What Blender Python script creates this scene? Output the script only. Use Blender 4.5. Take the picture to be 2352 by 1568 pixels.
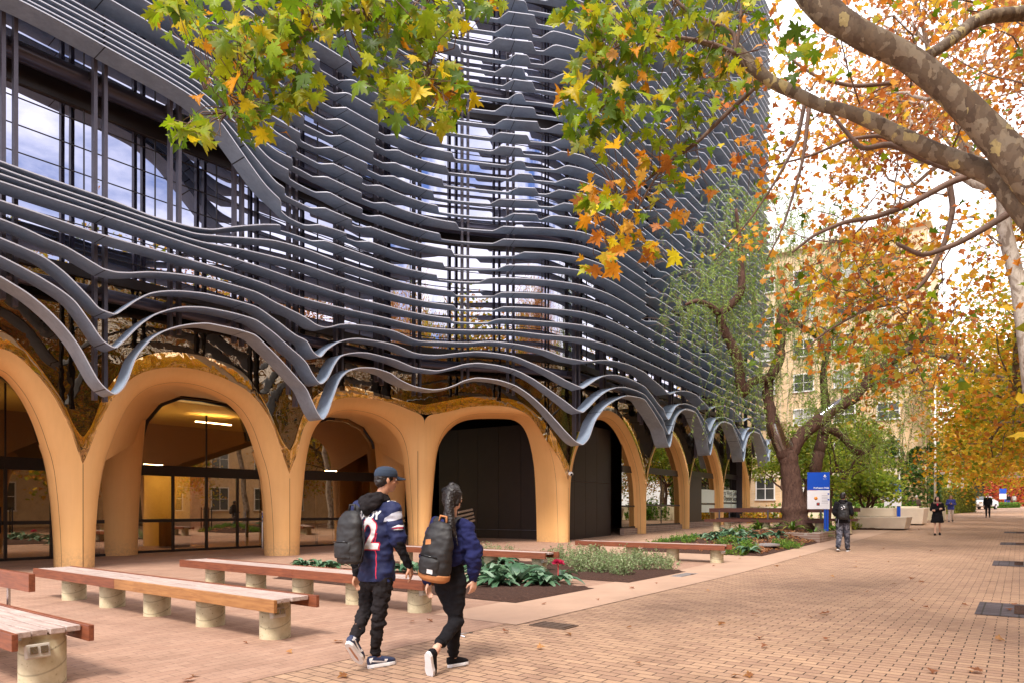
import bpy, bmesh, math, random
import numpy as np
from mathutils import Vector, Matrix

# ------------------------------------------------------------------ camera, sky, sun, exposure
SC = bpy.context.scene
for _o in list(bpy.data.objects):
    bpy.data.objects.remove(_o)
COL = SC.collection
F = 1568.0            # focal length in units of the measuring grid (24 mm on 36 mm = 1568 on 2352)
CX, HY, EYE = 1176.0, 1167.0, 1.4
cam_d = bpy.data.cameras.new('camera')
cam = bpy.data.objects.new('camera', cam_d)
COL.objects.link(cam)
cam_d.lens = 24.0
cam_d.sensor_width = 36.0
cam_d.shift_y = (HY - 784.0) / 2352.0
cam_d.clip_start = 0.05
cam_d.clip_end = 2000
cam.location = (0, 0, EYE)
cam.rotation_euler = (math.radians(90), 0, 0)
SC.camera = cam

SUN_EL, SUN_AZ = math.radians(54), math.radians(197)   # azimuth clockwise from +Y
world = bpy.data.worlds.new("World")
SC.world = world
world.use_nodes = True
nt = world.node_tree
nt.nodes.clear()
W = nt.nodes.new
sky = W('ShaderNodeTexSky'); sky.sky_type = 'NISHITA'; sky.sun_disc = False
sky.sun_elevation = SUN_EL; sky.sun_rotation = SUN_AZ
tc = W('ShaderNodeTexCoord')
mp = W('ShaderNodeMapping'); mp.inputs['Scale'].default_value = (1.6, 1.6, 3.4); mp.inputs['Location'].default_value = (3.1, 0.4, 1.7)
nz = W('ShaderNodeTexNoise'); nz.inputs['Scale'].default_value = 1.5; nz.inputs['Detail'].default_value = 7; nz.inputs['Roughness'].default_value = 0.58
cr = W('ShaderNodeValToRGB'); cr.color_ramp.elements[0].position = 0.36; cr.color_ramp.elements[1].position = 0.53
sx = W('ShaderNodeSeparateXYZ')
# thicker cloud ahead (north), broken cloud behind
mr = W('ShaderNodeMapRange'); mr.inputs['From Min'].default_value = -0.1; mr.inputs['From Max'].default_value = 0.35
mx = W('ShaderNodeMath'); mx.operation = 'MAXIMUM'
mix = W('ShaderNodeMix'); mix.data_type = 'RGBA'
mix.inputs[7].default_value = (14.5, 14.0, 14.4, 1)
bg = W('ShaderNodeBackground'); bg.inputs['Strength'].default_value = 0.1
hs = W('ShaderNodeMix'); hs.data_type = 'RGBA'; hs.blend_type = 'MULTIPLY'; hs.inputs[0].default_value = 1.0
hs.inputs[7].default_value = (0.85, 0.98, 1.35, 1)
out = W('ShaderNodeOutputWorld')
L = nt.links.new
L(tc.outputs['Generated'], mp.inputs['Vector']); L(mp.outputs[0], nz.inputs['Vector']); L(nz.outputs['Fac'], cr.inputs[0])
L(tc.outputs['Generated'], sx.inputs[0]); L(sx.outputs['Y'], mr.inputs['Value'])
L(cr.outputs[0], mx.inputs[0]); L(mr.outputs[0], mx.inputs[1]); L(mx.outputs[0], mix.inputs[0])
L(sky.outputs[0], hs.inputs[6]); L(hs.outputs[2], mix.inputs[6]); L(mix.outputs[2], bg.inputs['Color']); L(bg.outputs[0], out.inputs[0])

sun_d = bpy.data.lights.new('sun', 'SUN'); sun_d.energy = 2.6; sun_d.angle = math.radians(14); sun_d.color = (1, 0.93, 0.84)
sun = bpy.data.objects.new('sun', sun_d); COL.objects.link(sun)
sd = Vector((math.sin(SUN_AZ) * math.cos(SUN_EL), math.cos(SUN_AZ) * math.cos(SUN_EL), math.sin(SUN_EL)))
sun.rotation_euler = sd.to_track_quat('Z', 'Y').to_euler()
sun.location = (0, -5, 30)
SC.view_settings.view_transform = 'Standard'
SC.view_settings.look = 'None'
SC.view_settings.gamma = 1
SC.view_settings.exposure = 0.92
try:
    SC.cycles.max_bounces = 7; SC.cycles.transparent_max_bounces = 12; SC.cycles.glossy_bounces = 3
    SC.cycles.diffuse_bounces = 3; SC.cycles.transmission_bounces = 4
except Exception:
    pass

# ------------------------------------------------------------------ helpers
RNG = np.random.default_rng(7)
R = random.Random(11)
PD = np.array((0.597, 0.802))      # direction of the walk
PM = np.array((0.802, -0.597))     # to the right of the walk
def gz(x, y):                      # the walk climbs gently away from the entrance
    q = x * PD[0] + y * PD[1]
    d = q - 15.0
    return 0.0165 * (d if d > 2 else (0 if d < -2 else (d + 2) ** 2 / 8.0))
def G(px, py, dz=0.0):             # point on the ground from the survey grid
    z = 0.0
    for _ in range(6):
        Y = F * (EYE - z - dz) / (py - HY)
        X = (px - CX) / F * Y
        z = gz(X, Y)
    return np.array((X, Y, z))
def at(px, py, Y):
    return np.array(((px - CX) / F * Y, Y, EYE + (HY - py) / F * Y))

def tag(o, label=None, cat=None, group=None, kind=None):
    if label: o['label'] = label
    if cat: o['category'] = cat
    if group: o['group'] = group
    if kind: o['kind'] = kind
    return o
def empty(name, loc=(0, 0, 0), rz=0.0, label=None, cat=None, group=None):
    o = bpy.data.objects.new(name, None); COL.objects.link(o)
    o.location = [float(v) for v in loc]; o.rotation_euler = (0, 0, rz)
    o.empty_display_size = 0.2
    return tag(o, label, cat, group)
def copy_tree(o, parent=None):
    c = o.copy(); COL.objects.link(c); c.parent = parent
    for ch in list(o.children):
        copy_tree(ch, c)
    return c
class MB:
    """collects geometry, then links it as one mesh object"""
    def __init__(s):
        s.v = []; s.f = []; s.m = []; s.n = 0
    def add(s, V, Fc, mat=0):
        V = np.asarray(V, float).reshape(-1, 3)
        s.v.append(V)
        n = s.n
        for f in Fc:
            s.f.append([int(i) + n for i in f]); s.m.append(mat)
        s.n += len(V)
        return s
    def box(s, c, size, rz=0.0, mat=0, rx=0.0, ry=0.0):
        x, y, z = [a / 2.0 for a in size]
        V = np.array([(-x, -y, -z), (x, -y, -z), (x, y, -z), (-x, y, -z), (-x, -y, z), (x, -y, z), (x, y, z), (-x, y, z)])
        M = np.array(Matrix.Rotation(rz, 3, 'Z') @ Matrix.Rotation(ry, 3, 'Y') @ Matrix.Rotation(rx, 3, 'X'))
        V = V @ M.T + np.array(c, float)
        return s.add(V, [(0, 3, 2, 1), (4, 5, 6, 7), (0, 1, 5, 4), (1, 2, 6, 5), (2, 3, 7, 6), (3, 0, 4, 7)], mat)
    def tube(s, pts, rad, n=8, mat=0, cap=True, sx=1.0):
        pts = np.asarray(pts, float)
        k = len(pts)
        rad = np.broadcast_to(np.asarray(rad, float), (k,)) if np.ndim(rad) == 0 else np.asarray(rad, float)
        d = np.gradient(pts, axis=0)
        d /= (np.linalg.norm(d, axis=1)[:, None] + 1e-9)
        up = np.array((0.0, 0.0, 1.0)) if abs(d[0][2]) < 0.9 else np.array((1.0, 0, 0))
        V = []
        a = np.linspace(0, 2 * math.pi, n, endpoint=False)
        e1 = np.cross(d[0], up); e1 /= np.linalg.norm(e1)
        for i in range(k):
            e1 = e1 - d[i] * np.dot(e1, d[i]); e1 /= (np.linalg.norm(e1) + 1e-9)
            e2 = np.cross(d[i], e1)
            V.append(pts[i] + rad[i] * (np.cos(a)[:, None] * e1 * sx + np.sin(a)[:, None] * e2))
        V = np.concatenate(V)
        Fc = []
        for i in range(k - 1):
            for j in range(n):
                j2 = (j + 1) % n
                Fc.append((i * n + j, i * n + j2, (i + 1) * n + j2, (i + 1) * n + j))
        if cap:
            Fc.append(tuple(range(n))[::-1]); Fc.append(tuple((k - 1) * n + j for j in range(n)))
        return s.add(V, Fc, mat)
    def cyl(s, c, r, h, n=24, mat=0, r2=None):
        c = np.array(c, float)
        return s.tube([c, c + (0, 0, h)], [r, r if r2 is None else r2], n, mat)
    def lathe(s, c, prof, n=24, mat=0, ex=1.0):
        c = np.array(c, float); V = []; Fc = []
        a = np.linspace(0, 2 * math.pi, n, endpoint=False)
        for r, z in prof:
            V.append(np.stack([r * np.cos(a), r * np.sin(a) * ex, np.full(n, z)], 1) + c)
        k = len(prof)
        for i in range(k - 1):
            for j in range(n):
                j2 = (j + 1) % n
                Fc.append((i * n + j, i * n + j2, (i + 1) * n + j2, (i + 1) * n + j))
        Fc.append(tuple(range(n))[::-1]); Fc.append(tuple((k - 1) * n + j for j in range(n)))
        return s.add(np.concatenate(V), Fc, mat)
    def grid(s, P, mat=0, flip=False):
        P = np.asarray(P, float); a, b = P.shape[:2]
        Fc = []
        for i in range(a - 1):
            for j in range(b - 1):
                q = (i * b + j, i * b + j + 1, (i + 1) * b + j + 1, (i + 1) * b + j)
                Fc.append(q[::-1] if flip else q)
        return s.add(P.reshape(-1, 3), Fc, mat)
    def ell(s, c, r, nu=14, nv=9, M=None, mat=0):
        V = []; Fc = []
        for i in range(nv + 1):
            t = math.pi * i / nv
            for j in range(nu):
                a = 2 * math.pi * j / nu
                V.append((r[0] * math.sin(t) * math.cos(a), r[1] * math.sin(t) * math.sin(a), r[2] * math.cos(t)))
        V = np.array(V)
        if M is not None: V = V @ np.array(M).T
        V = V + np.array(c, float)
        for i in range(nv):
            for j in range(nu):
                j2 = (j + 1) % nu
                Fc.append((i * nu + j, (i + 1) * nu + j, (i + 1) * nu + j2, i * nu + j2))
        return s.add(V, Fc, mat)
    def mesh(s, name):
        me = bpy.data.meshes.new(name)
        V = np.concatenate(s.v) if s.v else np.zeros((0, 3))
        me.from_pydata(V.tolist(), [], s.f)
        return me
    def build(s, name, mats, parent=None, smooth=True, loc=None, auto=None, bevel=None):
        me = s.mesh(name)
        if not isinstance(mats, (list, tuple)): mats = [mats]
        for m in mats: me.materials.append(m)
        if len(mats) > 1:
            me.polygons.foreach_set('material_index', s.m)
        me.polygons.foreach_set('use_smooth', [smooth] * len(me.polygons))
        if smooth and auto is not None:
            try: me.set_sharp_from_angle(angle=math.radians(auto))
            except Exception: pass
        me.update()
        o = bpy.data.objects.new(name, me); COL.objects.link(o)
        if parent is not None: o.parent = parent
        if loc is not None: o.location = [float(v) for v in loc]
        if bevel:
            b = o.modifiers.new('bevel', 'BEVEL'); b.width = bevel; b.segments = 2; b.limit_method = 'ANGLE'
        return o

# ------------------------------------------------------------------ materials
MATS = {}
class NB:
    def __init__(s, name):
        s.m = bpy.data.materials.new(name); s.m.use_nodes = True
        s.t = s.m.node_tree; s.t.nodes.clear(); MATS[name] = s.m
        s.out = s.t.nodes.new('ShaderNodeOutputMaterial')
    def n(s, ty, **kw):
        nd = s.t.nodes.new(ty)
        for k, v in kw.items():
            if k.startswith('i_'):
                key = k[2:].replace('_', ' ')
                nd.inputs[key].default_value = v
            else: setattr(nd, k, v)
        return nd
    def l(s, a, b): s.t.links.new(a, b)
    def ramp(s, fac, stops):
        r = s.n('ShaderNodeValToRGB'); e = r.color_ramp.elements
        while len(e) < len(stops): e.new(0.5)
        for i, (p, c) in enumerate(stops):
            e[i].position = p; e[i].color = (c[0], c[1], c[2], 1)
        s.l(fac, r.inputs[0]); return r.outputs[0]
    def noise(s, scale, detail=4, rough=0.5, vec=None, dist=0.0):
        n = s.n('ShaderNodeTexNoise'); n.inputs['Scale'].default_value = scale
        n.inputs['Detail'].default_value = detail; n.inputs['Roughness'].default_value = rough
        n.inputs['Distortion'].default_value = dist
        if vec is not None: s.l(vec, n.inputs['Vector'])
        return n.outputs['Fac']
    def obj(s, scale=(1, 1, 1), rz=0.0, kind='Object'):
        t = s.n('ShaderNodeTexCoord'); m = s.n('ShaderNodeMapping')
        m.inputs['Scale'].default_value = scale; m.inputs['Rotation'].default_value = (0, 0, rz)
        s.l(t.outputs[kind], m.inputs['Vector']); return m.outputs[0]
    def mixc(s, f, a, b, mode='MIX'):
        m = s.n('ShaderNodeMix', data_type='RGBA', blend_type=mode)
        for sock, v in ((0, f), (6, a), (7, b)):
            if hasattr(v, 'links') or hasattr(v, 'is_output'): s.l(v, m.inputs[sock])
            elif sock == 0: m.inputs[0].default_value = v
            else: m.inputs[sock].default_value = (*v, 1)
        return m.outputs[2]
    def math(s, op, a, b=None):
        m = s.n('ShaderNodeMath', operation=op)
        for i, v in enumerate((a, b)):
            if v is None: continue
            if hasattr(v, 'is_output'): s.l(v, m.inputs[i])
            else: m.inputs[i].default_value = v
        return m.outputs[0]
    def bump(s, h, strength=0.3, dist=0.01, normal=None):
        b = s.n('ShaderNodeBump'); b.inputs['Strength'].default_value = strength; b.inputs['Distance'].default_value = dist
        s.l(h, b.inputs['Height'])
        if normal is not None: s.l(normal, b.inputs['Normal'])
        return b.outputs[0]
    def bsdf(s, col, rough=0.6, metal=0.0, normal=None, spec=0.5, finish=True, sheen=0.0):
        p = s.n('ShaderNodeBsdfPrincipled')
        if hasattr(col, 'is_output'): s.l(col, p.inputs['Base Color'])
        else: p.inputs['Base Color'].default_value = (*col, 1)
        if hasattr(rough, 'is_output'): s.l(rough, p.inputs['Roughness'])
        else: p.inputs['Roughness'].default_value = rough
        p.inputs['Metallic'].default_value = metal
        p.inputs['Specular IOR Level'].default_value = spec
        if sheen: p.inputs['Sheen Weight'].default_value = sheen
        if normal is not None: s.l(normal, p.inputs['Normal'])
        if finish: s.l(p.outputs[0], s.out.inputs[0])
        return p
def simple(name, c, rough=0.6, metal=0.0, var=0.12, scale=6.0, bump=0.15, bscale=60.0, spec=0.5, sheen=0.0, kind='Object'):
    b = NB(name); v = b.obj(kind=kind)
    c = np.array(c, float)
    n = b.noise(scale, 5, 0.6, v)
    col = b.ramp(n, [(0.3, c * (1 - var)), (0.7, np.minimum(c * (1 + var), 0.95))])
    nr = b.bump(b.noise(bscale, 4, 0.6, v), bump, 0.004) if bump else None
    b.bsdf(col, rough, metal, nr, spec, sheen=sheen)
    return b.m
ANG = math.atan2(PD[0], PD[1])     # turn that lays x across the walk and y along it
def brick_mat(name, c1, c2, mortar, bw, rh, ms, rz, bstr=0.5, smooth=0.1, offs=0.5, stain=0.25, kind='Object', swap=False, rough=0.8, cvar=None):
    b = NB(name); v = b.obj(rz=rz, kind=kind)
    if swap:      # upright walls: run x+y along, z up
        sp = b.n('ShaderNodeSeparateXYZ'); b.l(v, sp.inputs[0])
        cb = b.n('ShaderNodeCombineXYZ'); b.l(b.math('ADD', sp.outputs[0], sp.outputs[1]), cb.inputs[0]); b.l(sp.outputs[2], cb.inputs[1])
        v = cb.outputs[0]
    # slightly wavering courses
    nw = b.n('ShaderNodeTexNoise'); nw.inputs['Scale'].default_value = 2.5; b.l(v, nw.inputs['Vector'])
    ma = b.n('ShaderNodeVectorMath', operation='MULTIPLY_ADD'); b.l(nw.outputs['Color'], ma.inputs[0])
    ma.inputs[1].default_value = (0.02, 0.02, 0); b.l(v, ma.inputs[2])
    t = b.n('ShaderNodeTexBrick'); b.l(ma.outputs[0], t.inputs['Vector'])
    t.offset = offs
    for k, x in (('Scale', 1.0), ('Brick Width', bw), ('Row Height', rh), ('Mortar Size', ms), ('Mortar Smooth', smooth), ('Bias', 0.0)):
        t.inputs[k].default_value = x
    t.inputs['Color1'].default_value = (*c1, 1); t.inputs['Color2'].default_value = (*c2, 1); t.inputs['Mortar'].default_value = (*mortar, 1)
    big = b.noise(0.35, 4, 0.6, v); fine = b.noise(38, 4, 0.7, v)
    col = b.mixc(b.math('MULTIPLY', b.ramp(big, [(0.42, (0, 0, 0)), (0.66, (1, 1, 1))]), stain), t.outputs[0], tuple(np.array(c1) * 0.6))
    col = b.mixc(0.35, col, b.ramp(fine, [(0.3, (0.45, 0.45, 0.45)), (0.7, (1.0, 1.0, 1.0))]), 'MULTIPLY')
    bl2 = b.noise(1.7, 6, 0.7, v, 0.4); col = b.mixc(0.55, col, b.ramp(bl2, [(0.36, (0.72, 0.69, 0.67)), (0.50, (1, 1, 1)), (0.75, (1.12, 1.10, 1.06))]), 'MULTIPLY')
    inv = b.math('SUBTRACT', 1.0, t.outputs['Fac'])
    h = b.math('ADD', inv, b.math('MULTIPLY', fine, 0.25))
    b.bsdf(col, rough, 0, b.bump(h, bstr, 0.006), 0.35)
    return b.m
brick_mat('paving', (0.50, 0.315, 0.20), (0.375, 0.225, 0.15), (0.055, 0.035, 0.025), 0.225, 0.113, 0.0058, ANG, 0.9, 0.35, stain=0.4)
brick_mat('forecourt', (0.455, 0.28, 0.195), (0.385, 0.225, 0.155), (0.22, 0.135, 0.095), 0.23, 0.115, 0.004, ANG + math.pi / 2, 0.3, 0.2, stain=0.4)
simple('concrete_band', (0.43, 0.275, 0.19), 0.85, var=0.10, scale=1.2, bump=0.2, bscale=50)
brick_mat('dark_paver', (0.10, 0.08, 0.09), (0.07, 0.055, 0.065), (0.03, 0.025, 0.02), 0.2, 0.2, 0.01, ANG, 0.5, 0.2, offs=0.0)
brick_mat('yellow_brick', (0.84, 0.60, 0.34), (0.78, 0.54, 0.29), (0.76, 0.62, 0.46), 0.23, 0.086, 0.010, 0, 0.3, 0.2, stain=0.12, swap=True)
brick_mat('plinth_brick', (0.34, 0.22, 0.17), (0.27, 0.17, 0.13), (0.45, 0.38, 0.32), 0.22, 0.09, 0.012, 0, 0.4, 0.2, stain=0.1, swap=True)
brick_mat('orange_brick', (0.42, 0.17, 0.09), (0.36, 0.13, 0.07), (0.4, 0.3, 0.25), 0.23, 0.086, 0.010, 0, 0.3, 0.2, stain=0.1, swap=True)
def soil():
    b = NB('soil'); v = b.obj()
    n = b.noise(30, 8, 0.75, v); n2 = b.noise(2, 3, 0.5, v)
    c = b.ramp(n, [(0.3, (0.025, 0.012, 0.009)), (0.55, (0.075, 0.038, 0.027)), (0.75, (0.19, 0.10, 0.06))])
    b.bsdf(c, 0.95, 0, b.bump(n, 1.0, 0.03), 0.2)
soil()
def cladding():
    b = NB('cladding'); v = b.obj()
    n = b.noise(0.9, 5, 0.6, v); st = b.noise(3.0, 6, 0.65, b.obj((3.5, 3.5, 0.22))); sc = b.noise(14, 6, 0.7, v)
    c = b.ramp(n, [(0.3, (0.765, 0.435, 0.165)), (0.7, (0.81, 0.475, 0.19))])
    c = b.mixc(0.12, c, b.ramp(st, [(0.34, (0.70, 0.66, 0.62)), (0.56, (1, 1, 1))]), 'MULTIPLY')
    sp = b.n('ShaderNodeSeparateXYZ'); b.l(v, sp.inputs[0])
    low = b.n('ShaderNodeMapRange'); low.inputs['From Min'].default_value = 0.55; low.inputs['From Max'].default_value = 0.0; b.l(sp.outputs[2], low.inputs['Value'])
    dirt = b.math('MULTIPLY', low.outputs[0], b.ramp(sc, [(0.38, (0, 0, 0)), (0.62, (1, 1, 1))]))
    c = b.mixc(b.math('MULTIPLY', dirt, 0.6), c, (0.36, 0.22, 0.13))
    b.bsdf(c, 0.6, 0, b.bump(b.noise(90, 4, 0.6, v), 0.06, 0.004), 0.35)
cladding()
simple('joint_brown', (0.13, 0.06, 0.03), 0.8, bump=0)
def zinc():
    b = NB('zinc'); v = b.obj((1, 1, 1))
    uv = b.n('ShaderNodeUVMap'); sp = b.n('ShaderNodeSeparateXYZ'); b.l(uv.outputs[0], sp.inputs[0])
    fr = b.math('FRACT', b.math('DIVIDE', b.math('ADD', sp.outputs[0], 0.17), 3.22))
    j = b.math('LESS_THAN', fr, 0.007)
    n = b.noise(1.4, 6, 0.65, v); n2 = b.noise(9, 5, 0.7, v)
    c = b.ramp(n, [(0.3, (0.235, 0.285, 0.36)), (0.7, (0.325, 0.385, 0.475))])
    c = b.mixc(0.3, c, b.ramp(n2, [(0.35, (0.5, 0.5, 0.5)), (0.65, (1, 1, 1))]), 'MULTIPLY')
    c = b.mixc(j, c, (0.03, 0.03, 0.035))
    b.bsdf(c, 0.5, 0.12, b.bump(n2, 0.08, 0.01), 0.5)
zinc()
simple('zinc_skylit_edge', (0.46, 0.46, 0.50), 0.4, 0.2, var=0.03, bump=0)  # louvre lip paler than the sheet: the sky's brightness put into its colour
simple('steel', (0.07, 0.06, 0.075), 0.45, 0.3, var=0.1, bump=0.05)
simple('pipe_steel', (0.06, 0.055, 0.08), 0.28, 0.5, var=0.15, scale=1.0, bump=0.03)
simple('frame_dark', (0.018, 0.012, 0.012), 0.4, 0.2, var=0.1, bump=0.0)
simple('black_panel', (0.020, 0.011, 0.009), 0.5, 0.0, var=0.15, scale=2, bump=0.1, bscale=30)
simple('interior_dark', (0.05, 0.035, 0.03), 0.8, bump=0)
simple('interior_wall', (0.75, 0.50, 0.12), 0.8, bump=0)
simple('interior_timber', (0.22, 0.06, 0.03), 0.6, bump=0)
simple('interior_floor', (0.22, 0.17, 0.14), 0.35, bump=0)
def gold():
    b = NB('gold_mirror'); v = b.obj((1, 1, 0.8))
    n = b.noise(2.2, 1.5, 0.4, v, 1.0)
    b.bsdf((0.93, 0.66, 0.36), 0.03, 1.0, b.bump(n, 0.42, 0.05), 0.5)
gold()
def glass_up():
    b = NB('mirror_glass'); v = b.obj()
    n = b.noise(0.55, 2, 0.4, v)
    d = b.n('ShaderNodeBsdfDiffuse'); d.inputs[0].default_value = (0.012, 0.010, 0.013, 1)
    g = b.n('ShaderNodeBsdfGlossy'); g.inputs[0].default_value = (0.62, 0.62, 0.74, 1); g.inputs['Roughness'].default_value = 0.01
    b.l(b.bump(n, 0.10, 0.05), g.inputs['Normal'])
    m = b.n('ShaderNodeMixShader'); m.inputs[0].default_value = 0.72
    b.l(d.outputs[0], m.inputs[1]); b.l(g.outputs[0], m.inputs[2]); b.l(m.outputs[0], b.out.inputs[0])
glass_up()
def glass_dark():
    b = NB('bronze_mirror'); v = b.obj()
    n = b.noise(1.6, 2, 0.5, v, 0.8)
    d = b.n('ShaderNodeBsdfDiffuse'); d.inputs[0].default_value = (0.010, 0.008, 0.006, 1)
    g = b.n('ShaderNodeBsdfGlossy'); g.inputs[0].default_value = (0.26, 0.20, 0.14, 1); g.inputs['Roughness'].default_value = 0.015
    b.l(b.bump(n, 0.16, 0.07), g.inputs['Normal'])
    m = b.n('ShaderNodeMixShader'); m.inputs[0].default_value = 0.6
    b.l(d.outputs[0], m.inputs[1]); b.l(g.outputs[0], m.inputs[2]); b.l(m.outputs[0], b.out.inputs[0])
glass_dark()
def glass_low(name, tr, gl, fac):
    b = NB(name)
    t = b.n('ShaderNodeBsdfTransparent'); t.inputs[0].default_value = (*tr, 1)
    g = b.n('ShaderNodeBsdfGlossy'); g.inputs[0].default_value = (*gl, 1); g.inputs['Roughness'].default_value = 0.01
    m = b.n('ShaderNodeMixShader'); m.inputs[0].default_value = fac
    b.l(t.outputs[0], m.inputs[1]); b.l(g.outputs[0], m.inputs[2]); b.l(m.outputs[0], b.out.inputs[0])
glass_low('door_glass', (0.80, 0.70, 0.55), (0.85, 0.76, 0.64), 0.30)
glass_low('window_glass', (0.25, 0.22, 0.2), (0.62, 0.58, 0.50), 0.5)
simple('frosted_film', (0.62, 0.72, 0.68), 0.5, var=0.03, bump=0)
def wood(name, c, c2, rough=0.5):
    b = NB(name); v = b.obj((1.2, 14, 14)); n = b.noise(2.2, 6, 0.65, v, 0.6); n2 = b.noise(1.1, 3, 0.5, b.obj((1, 1, 1)))
    col = b.ramp(n, [(0.25, np.array(c2)), (0.6, np.array(c))])
    col = b.mixc(0.35, col, b.ramp(n2, [(0.35, (0.6, 0.6, 0.6)), (0.65, (1, 1, 1))]), 'MULTIPLY')
    b.bsdf(col, rough, 0, b.bump(n, 0.25, 0.004), 0.4)
wood('jarrah', (0.25, 0.075, 0.033), (0.11, 0.03, 0.016))
wood('honey_wood', (0.40, 0.185, 0.062), (0.20, 0.075, 0.024))
wood('weathered_wood', (0.50, 0.39, 0.34), (0.27, 0.18, 0.15), 0.7)
wood('dark_wood', (0.11, 0.035, 0.022), (0.055, 0.02, 0.015), 0.55)
def conc_leg():
    b = NB('concrete_leg'); v = b.obj()
    w = b.n('ShaderNodeTexWave', wave_type='BANDS', bands_direction='Z'); w.inputs['Scale'].default_value = 2.1; w.inputs['Distortion'].default_value = 0.25
    mpv = b.n('ShaderNodeMapping'); mpv.inputs['Rotation'].default_value = (0.32, 0.2, 0); b.l(v, mpv.inputs[0]); b.l(mpv.outputs[0], w.inputs[0])
    ln = b.ramp(w.outputs['Fac'], [(0.0, (0.55, 0.55, 0.55)), (0.035, (1, 1, 1))])
    n = b.noise(7, 6, 0.7, v)
    c = b.ramp(n, [(0.3, (0.43, 0.36, 0.22)), (0.7, (0.60, 0.52, 0.35))])
    c = b.mixc(0.8, c, ln, 'MULTIPLY')
    sp = b.ramp(b.noise(40, 2, 0.5, v), [(0.28, (0.5, 0.45, 0.4)), (0.33, (1, 1, 1))])
    c = b.mixc(1.0, c, sp, 'MULTIPLY')
    b.bsdf(c, 0.8, 0, b.bump(n, 0.25, 0.01), 0.3)
conc_leg()
simple('pale_concrete', (0.66, 0.56, 0.45), 0.85, var=0.08, scale=2.0, bump=0.15, bscale=40)
simple('white_paint', (0.80, 0.78, 0.74), 0.5, var=0.04, bump=0.0)
simple('cream_stone', (0.80, 0.70, 0.52), 0.7, var=0.05, bump=0.05)
simple('pane_dark', (0.06, 0.065, 0.06), 0.12, 0.0, var=0.4, scale=1.0, bump=0, spec=0.9)
simple('blind_grey', (0.34, 0.33, 0.30), 0.6, var=0.15, bump=0)
simple('sign_blue', (0.005, 0.075, 0.50), 0.35, var=0.02, bump=0)
simple('sign_white', (0.80, 0.80, 0.83), 0.4, var=0.02, bump=0)
simple('sign_orange', (0.85, 0.30, 0.03), 0.5, var=0.02, bump=0)
simple('black_print', (0.02, 0.018, 0.018), 0.5, var=0.0, bump=0)
simple('grey_print', (0.20, 0.20, 0.24), 0.5, var=0.0, bump=0)
simple('red_print', (0.55, 0.05, 0.05), 0.5, var=0.0, bump=0)
simple('stainless', (0.55, 0.52, 0.52), 0.22, 0.95, var=0.04, bump=0.02)
simple('grey_plastic', (0.42, 0.37, 0.30), 0.5, var=0.08, bump=0.05)
simple('iron_cover', (0.30, 0.27, 0.26), 0.6, 0.3, var=0.15, scale=20, bump=0.3)
simple('dark_grate', (0.13, 0.085, 0.06), 0.6, 0.3, var=0.2, scale=30, bump=0.3)
simple('white_gloss', (0.8, 0.8, 0.8), 0.15, var=0.0, bump=0)
simple('black_gloss', (0.01, 0.01, 0.012), 0.08, var=0.0, bump=0)
simple('car_paint', (0.80, 0.81, 0.82), 0.18, 0.0, var=0.01, bump=0, spec=0.8)
simple('tyre', (0.02, 0.02, 0.02), 0.8, bump=0.1)
simple('car_glass', (0.02, 0.03, 0.03), 0.05, 0.0, var=0.0, bump=0, spec=1.0)
def plane_bark():
    b = NB('plane_bark'); v = b.obj((1, 1, 0.7))
    def cells(scale, dist, t0):
        nw = b.n('ShaderNodeTexNoise'); nw.inputs['Scale'].default_value = scale * 1.3; nw.inputs['Detail'].default_value = 4; b.l(v, nw.inputs['Vector'])
        ma = b.n('ShaderNodeVectorMath', operation='MULTIPLY_ADD'); b.l(nw.outputs['Color'], ma.inputs[0]); ma.inputs[1].default_value = (dist,) * 3; b.l(v, ma.inputs[2])
        vo = b.n('ShaderNodeTexVoronoi'); vo.inputs['Scale'].default_value = scale; b.l(ma.outputs[0], vo.inputs['Vector'])
        sp = b.n('ShaderNodeSeparateColor'); b.l(vo.outputs['Color'], sp.inputs[0])
        return vo, sp
    vo, sp = cells(15, 0.10, 0)
    c = b.ramp(sp.outputs[0], [(0.0, (0.13, 0.095, 0.065)), (0.40, (0.165, 0.12, 0.082)), (0.42, (0.225, 0.175, 0.125)), (0.72, (0.25, 0.20, 0.14)), (0.74, (0.10, 0.07, 0.05)), (0.93, (0.13, 0.09, 0.062)), (0.935, (0.40, 0.32, 0.15))])
    vo2, sp2 = cells(26, 0.05, 0)
    c2 = b.ramp(sp2.outputs[0], [(0.0, (0.75, 0.72, 0.7)), (0.5, (1, 1, 1)), (1.0, (1.15, 1.1, 1.0))])
    c = b.mixc(0.7, c, c2, 'MULTIPLY')
    n = b.noise(30, 6, 0.7, v)
    h = b.math('ADD', b.math('MULTIPLY', sp.outputs[0], 0.8), b.math('MULTIPLY', n, 0.7))
    b.bsdf(c, 0.85, 0, b.bump(h, 0.7, 0.012), 0.25)
plane_bark()
def pale_bark():
    b = NB('pale_bark'); v = b.obj((1, 1, 0.5))
    n = b.noise(5, 5, 0.6, v, 0.5); n2 = b.noise(22, 5, 0.7, v)
    c = b.ramp(n, [(0.40, (0.23, 0.18, 0.14)), (0.46, (0.40, 0.34, 0.28)), (0.56, (0.52, 0.46, 0.39)), (0.60, (0.30, 0.24, 0.19))])
    b.bsdf(c, 0.85, 0, b.bump(n2, 0.5, 0.01), 0.25)
pale_bark()
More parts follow.
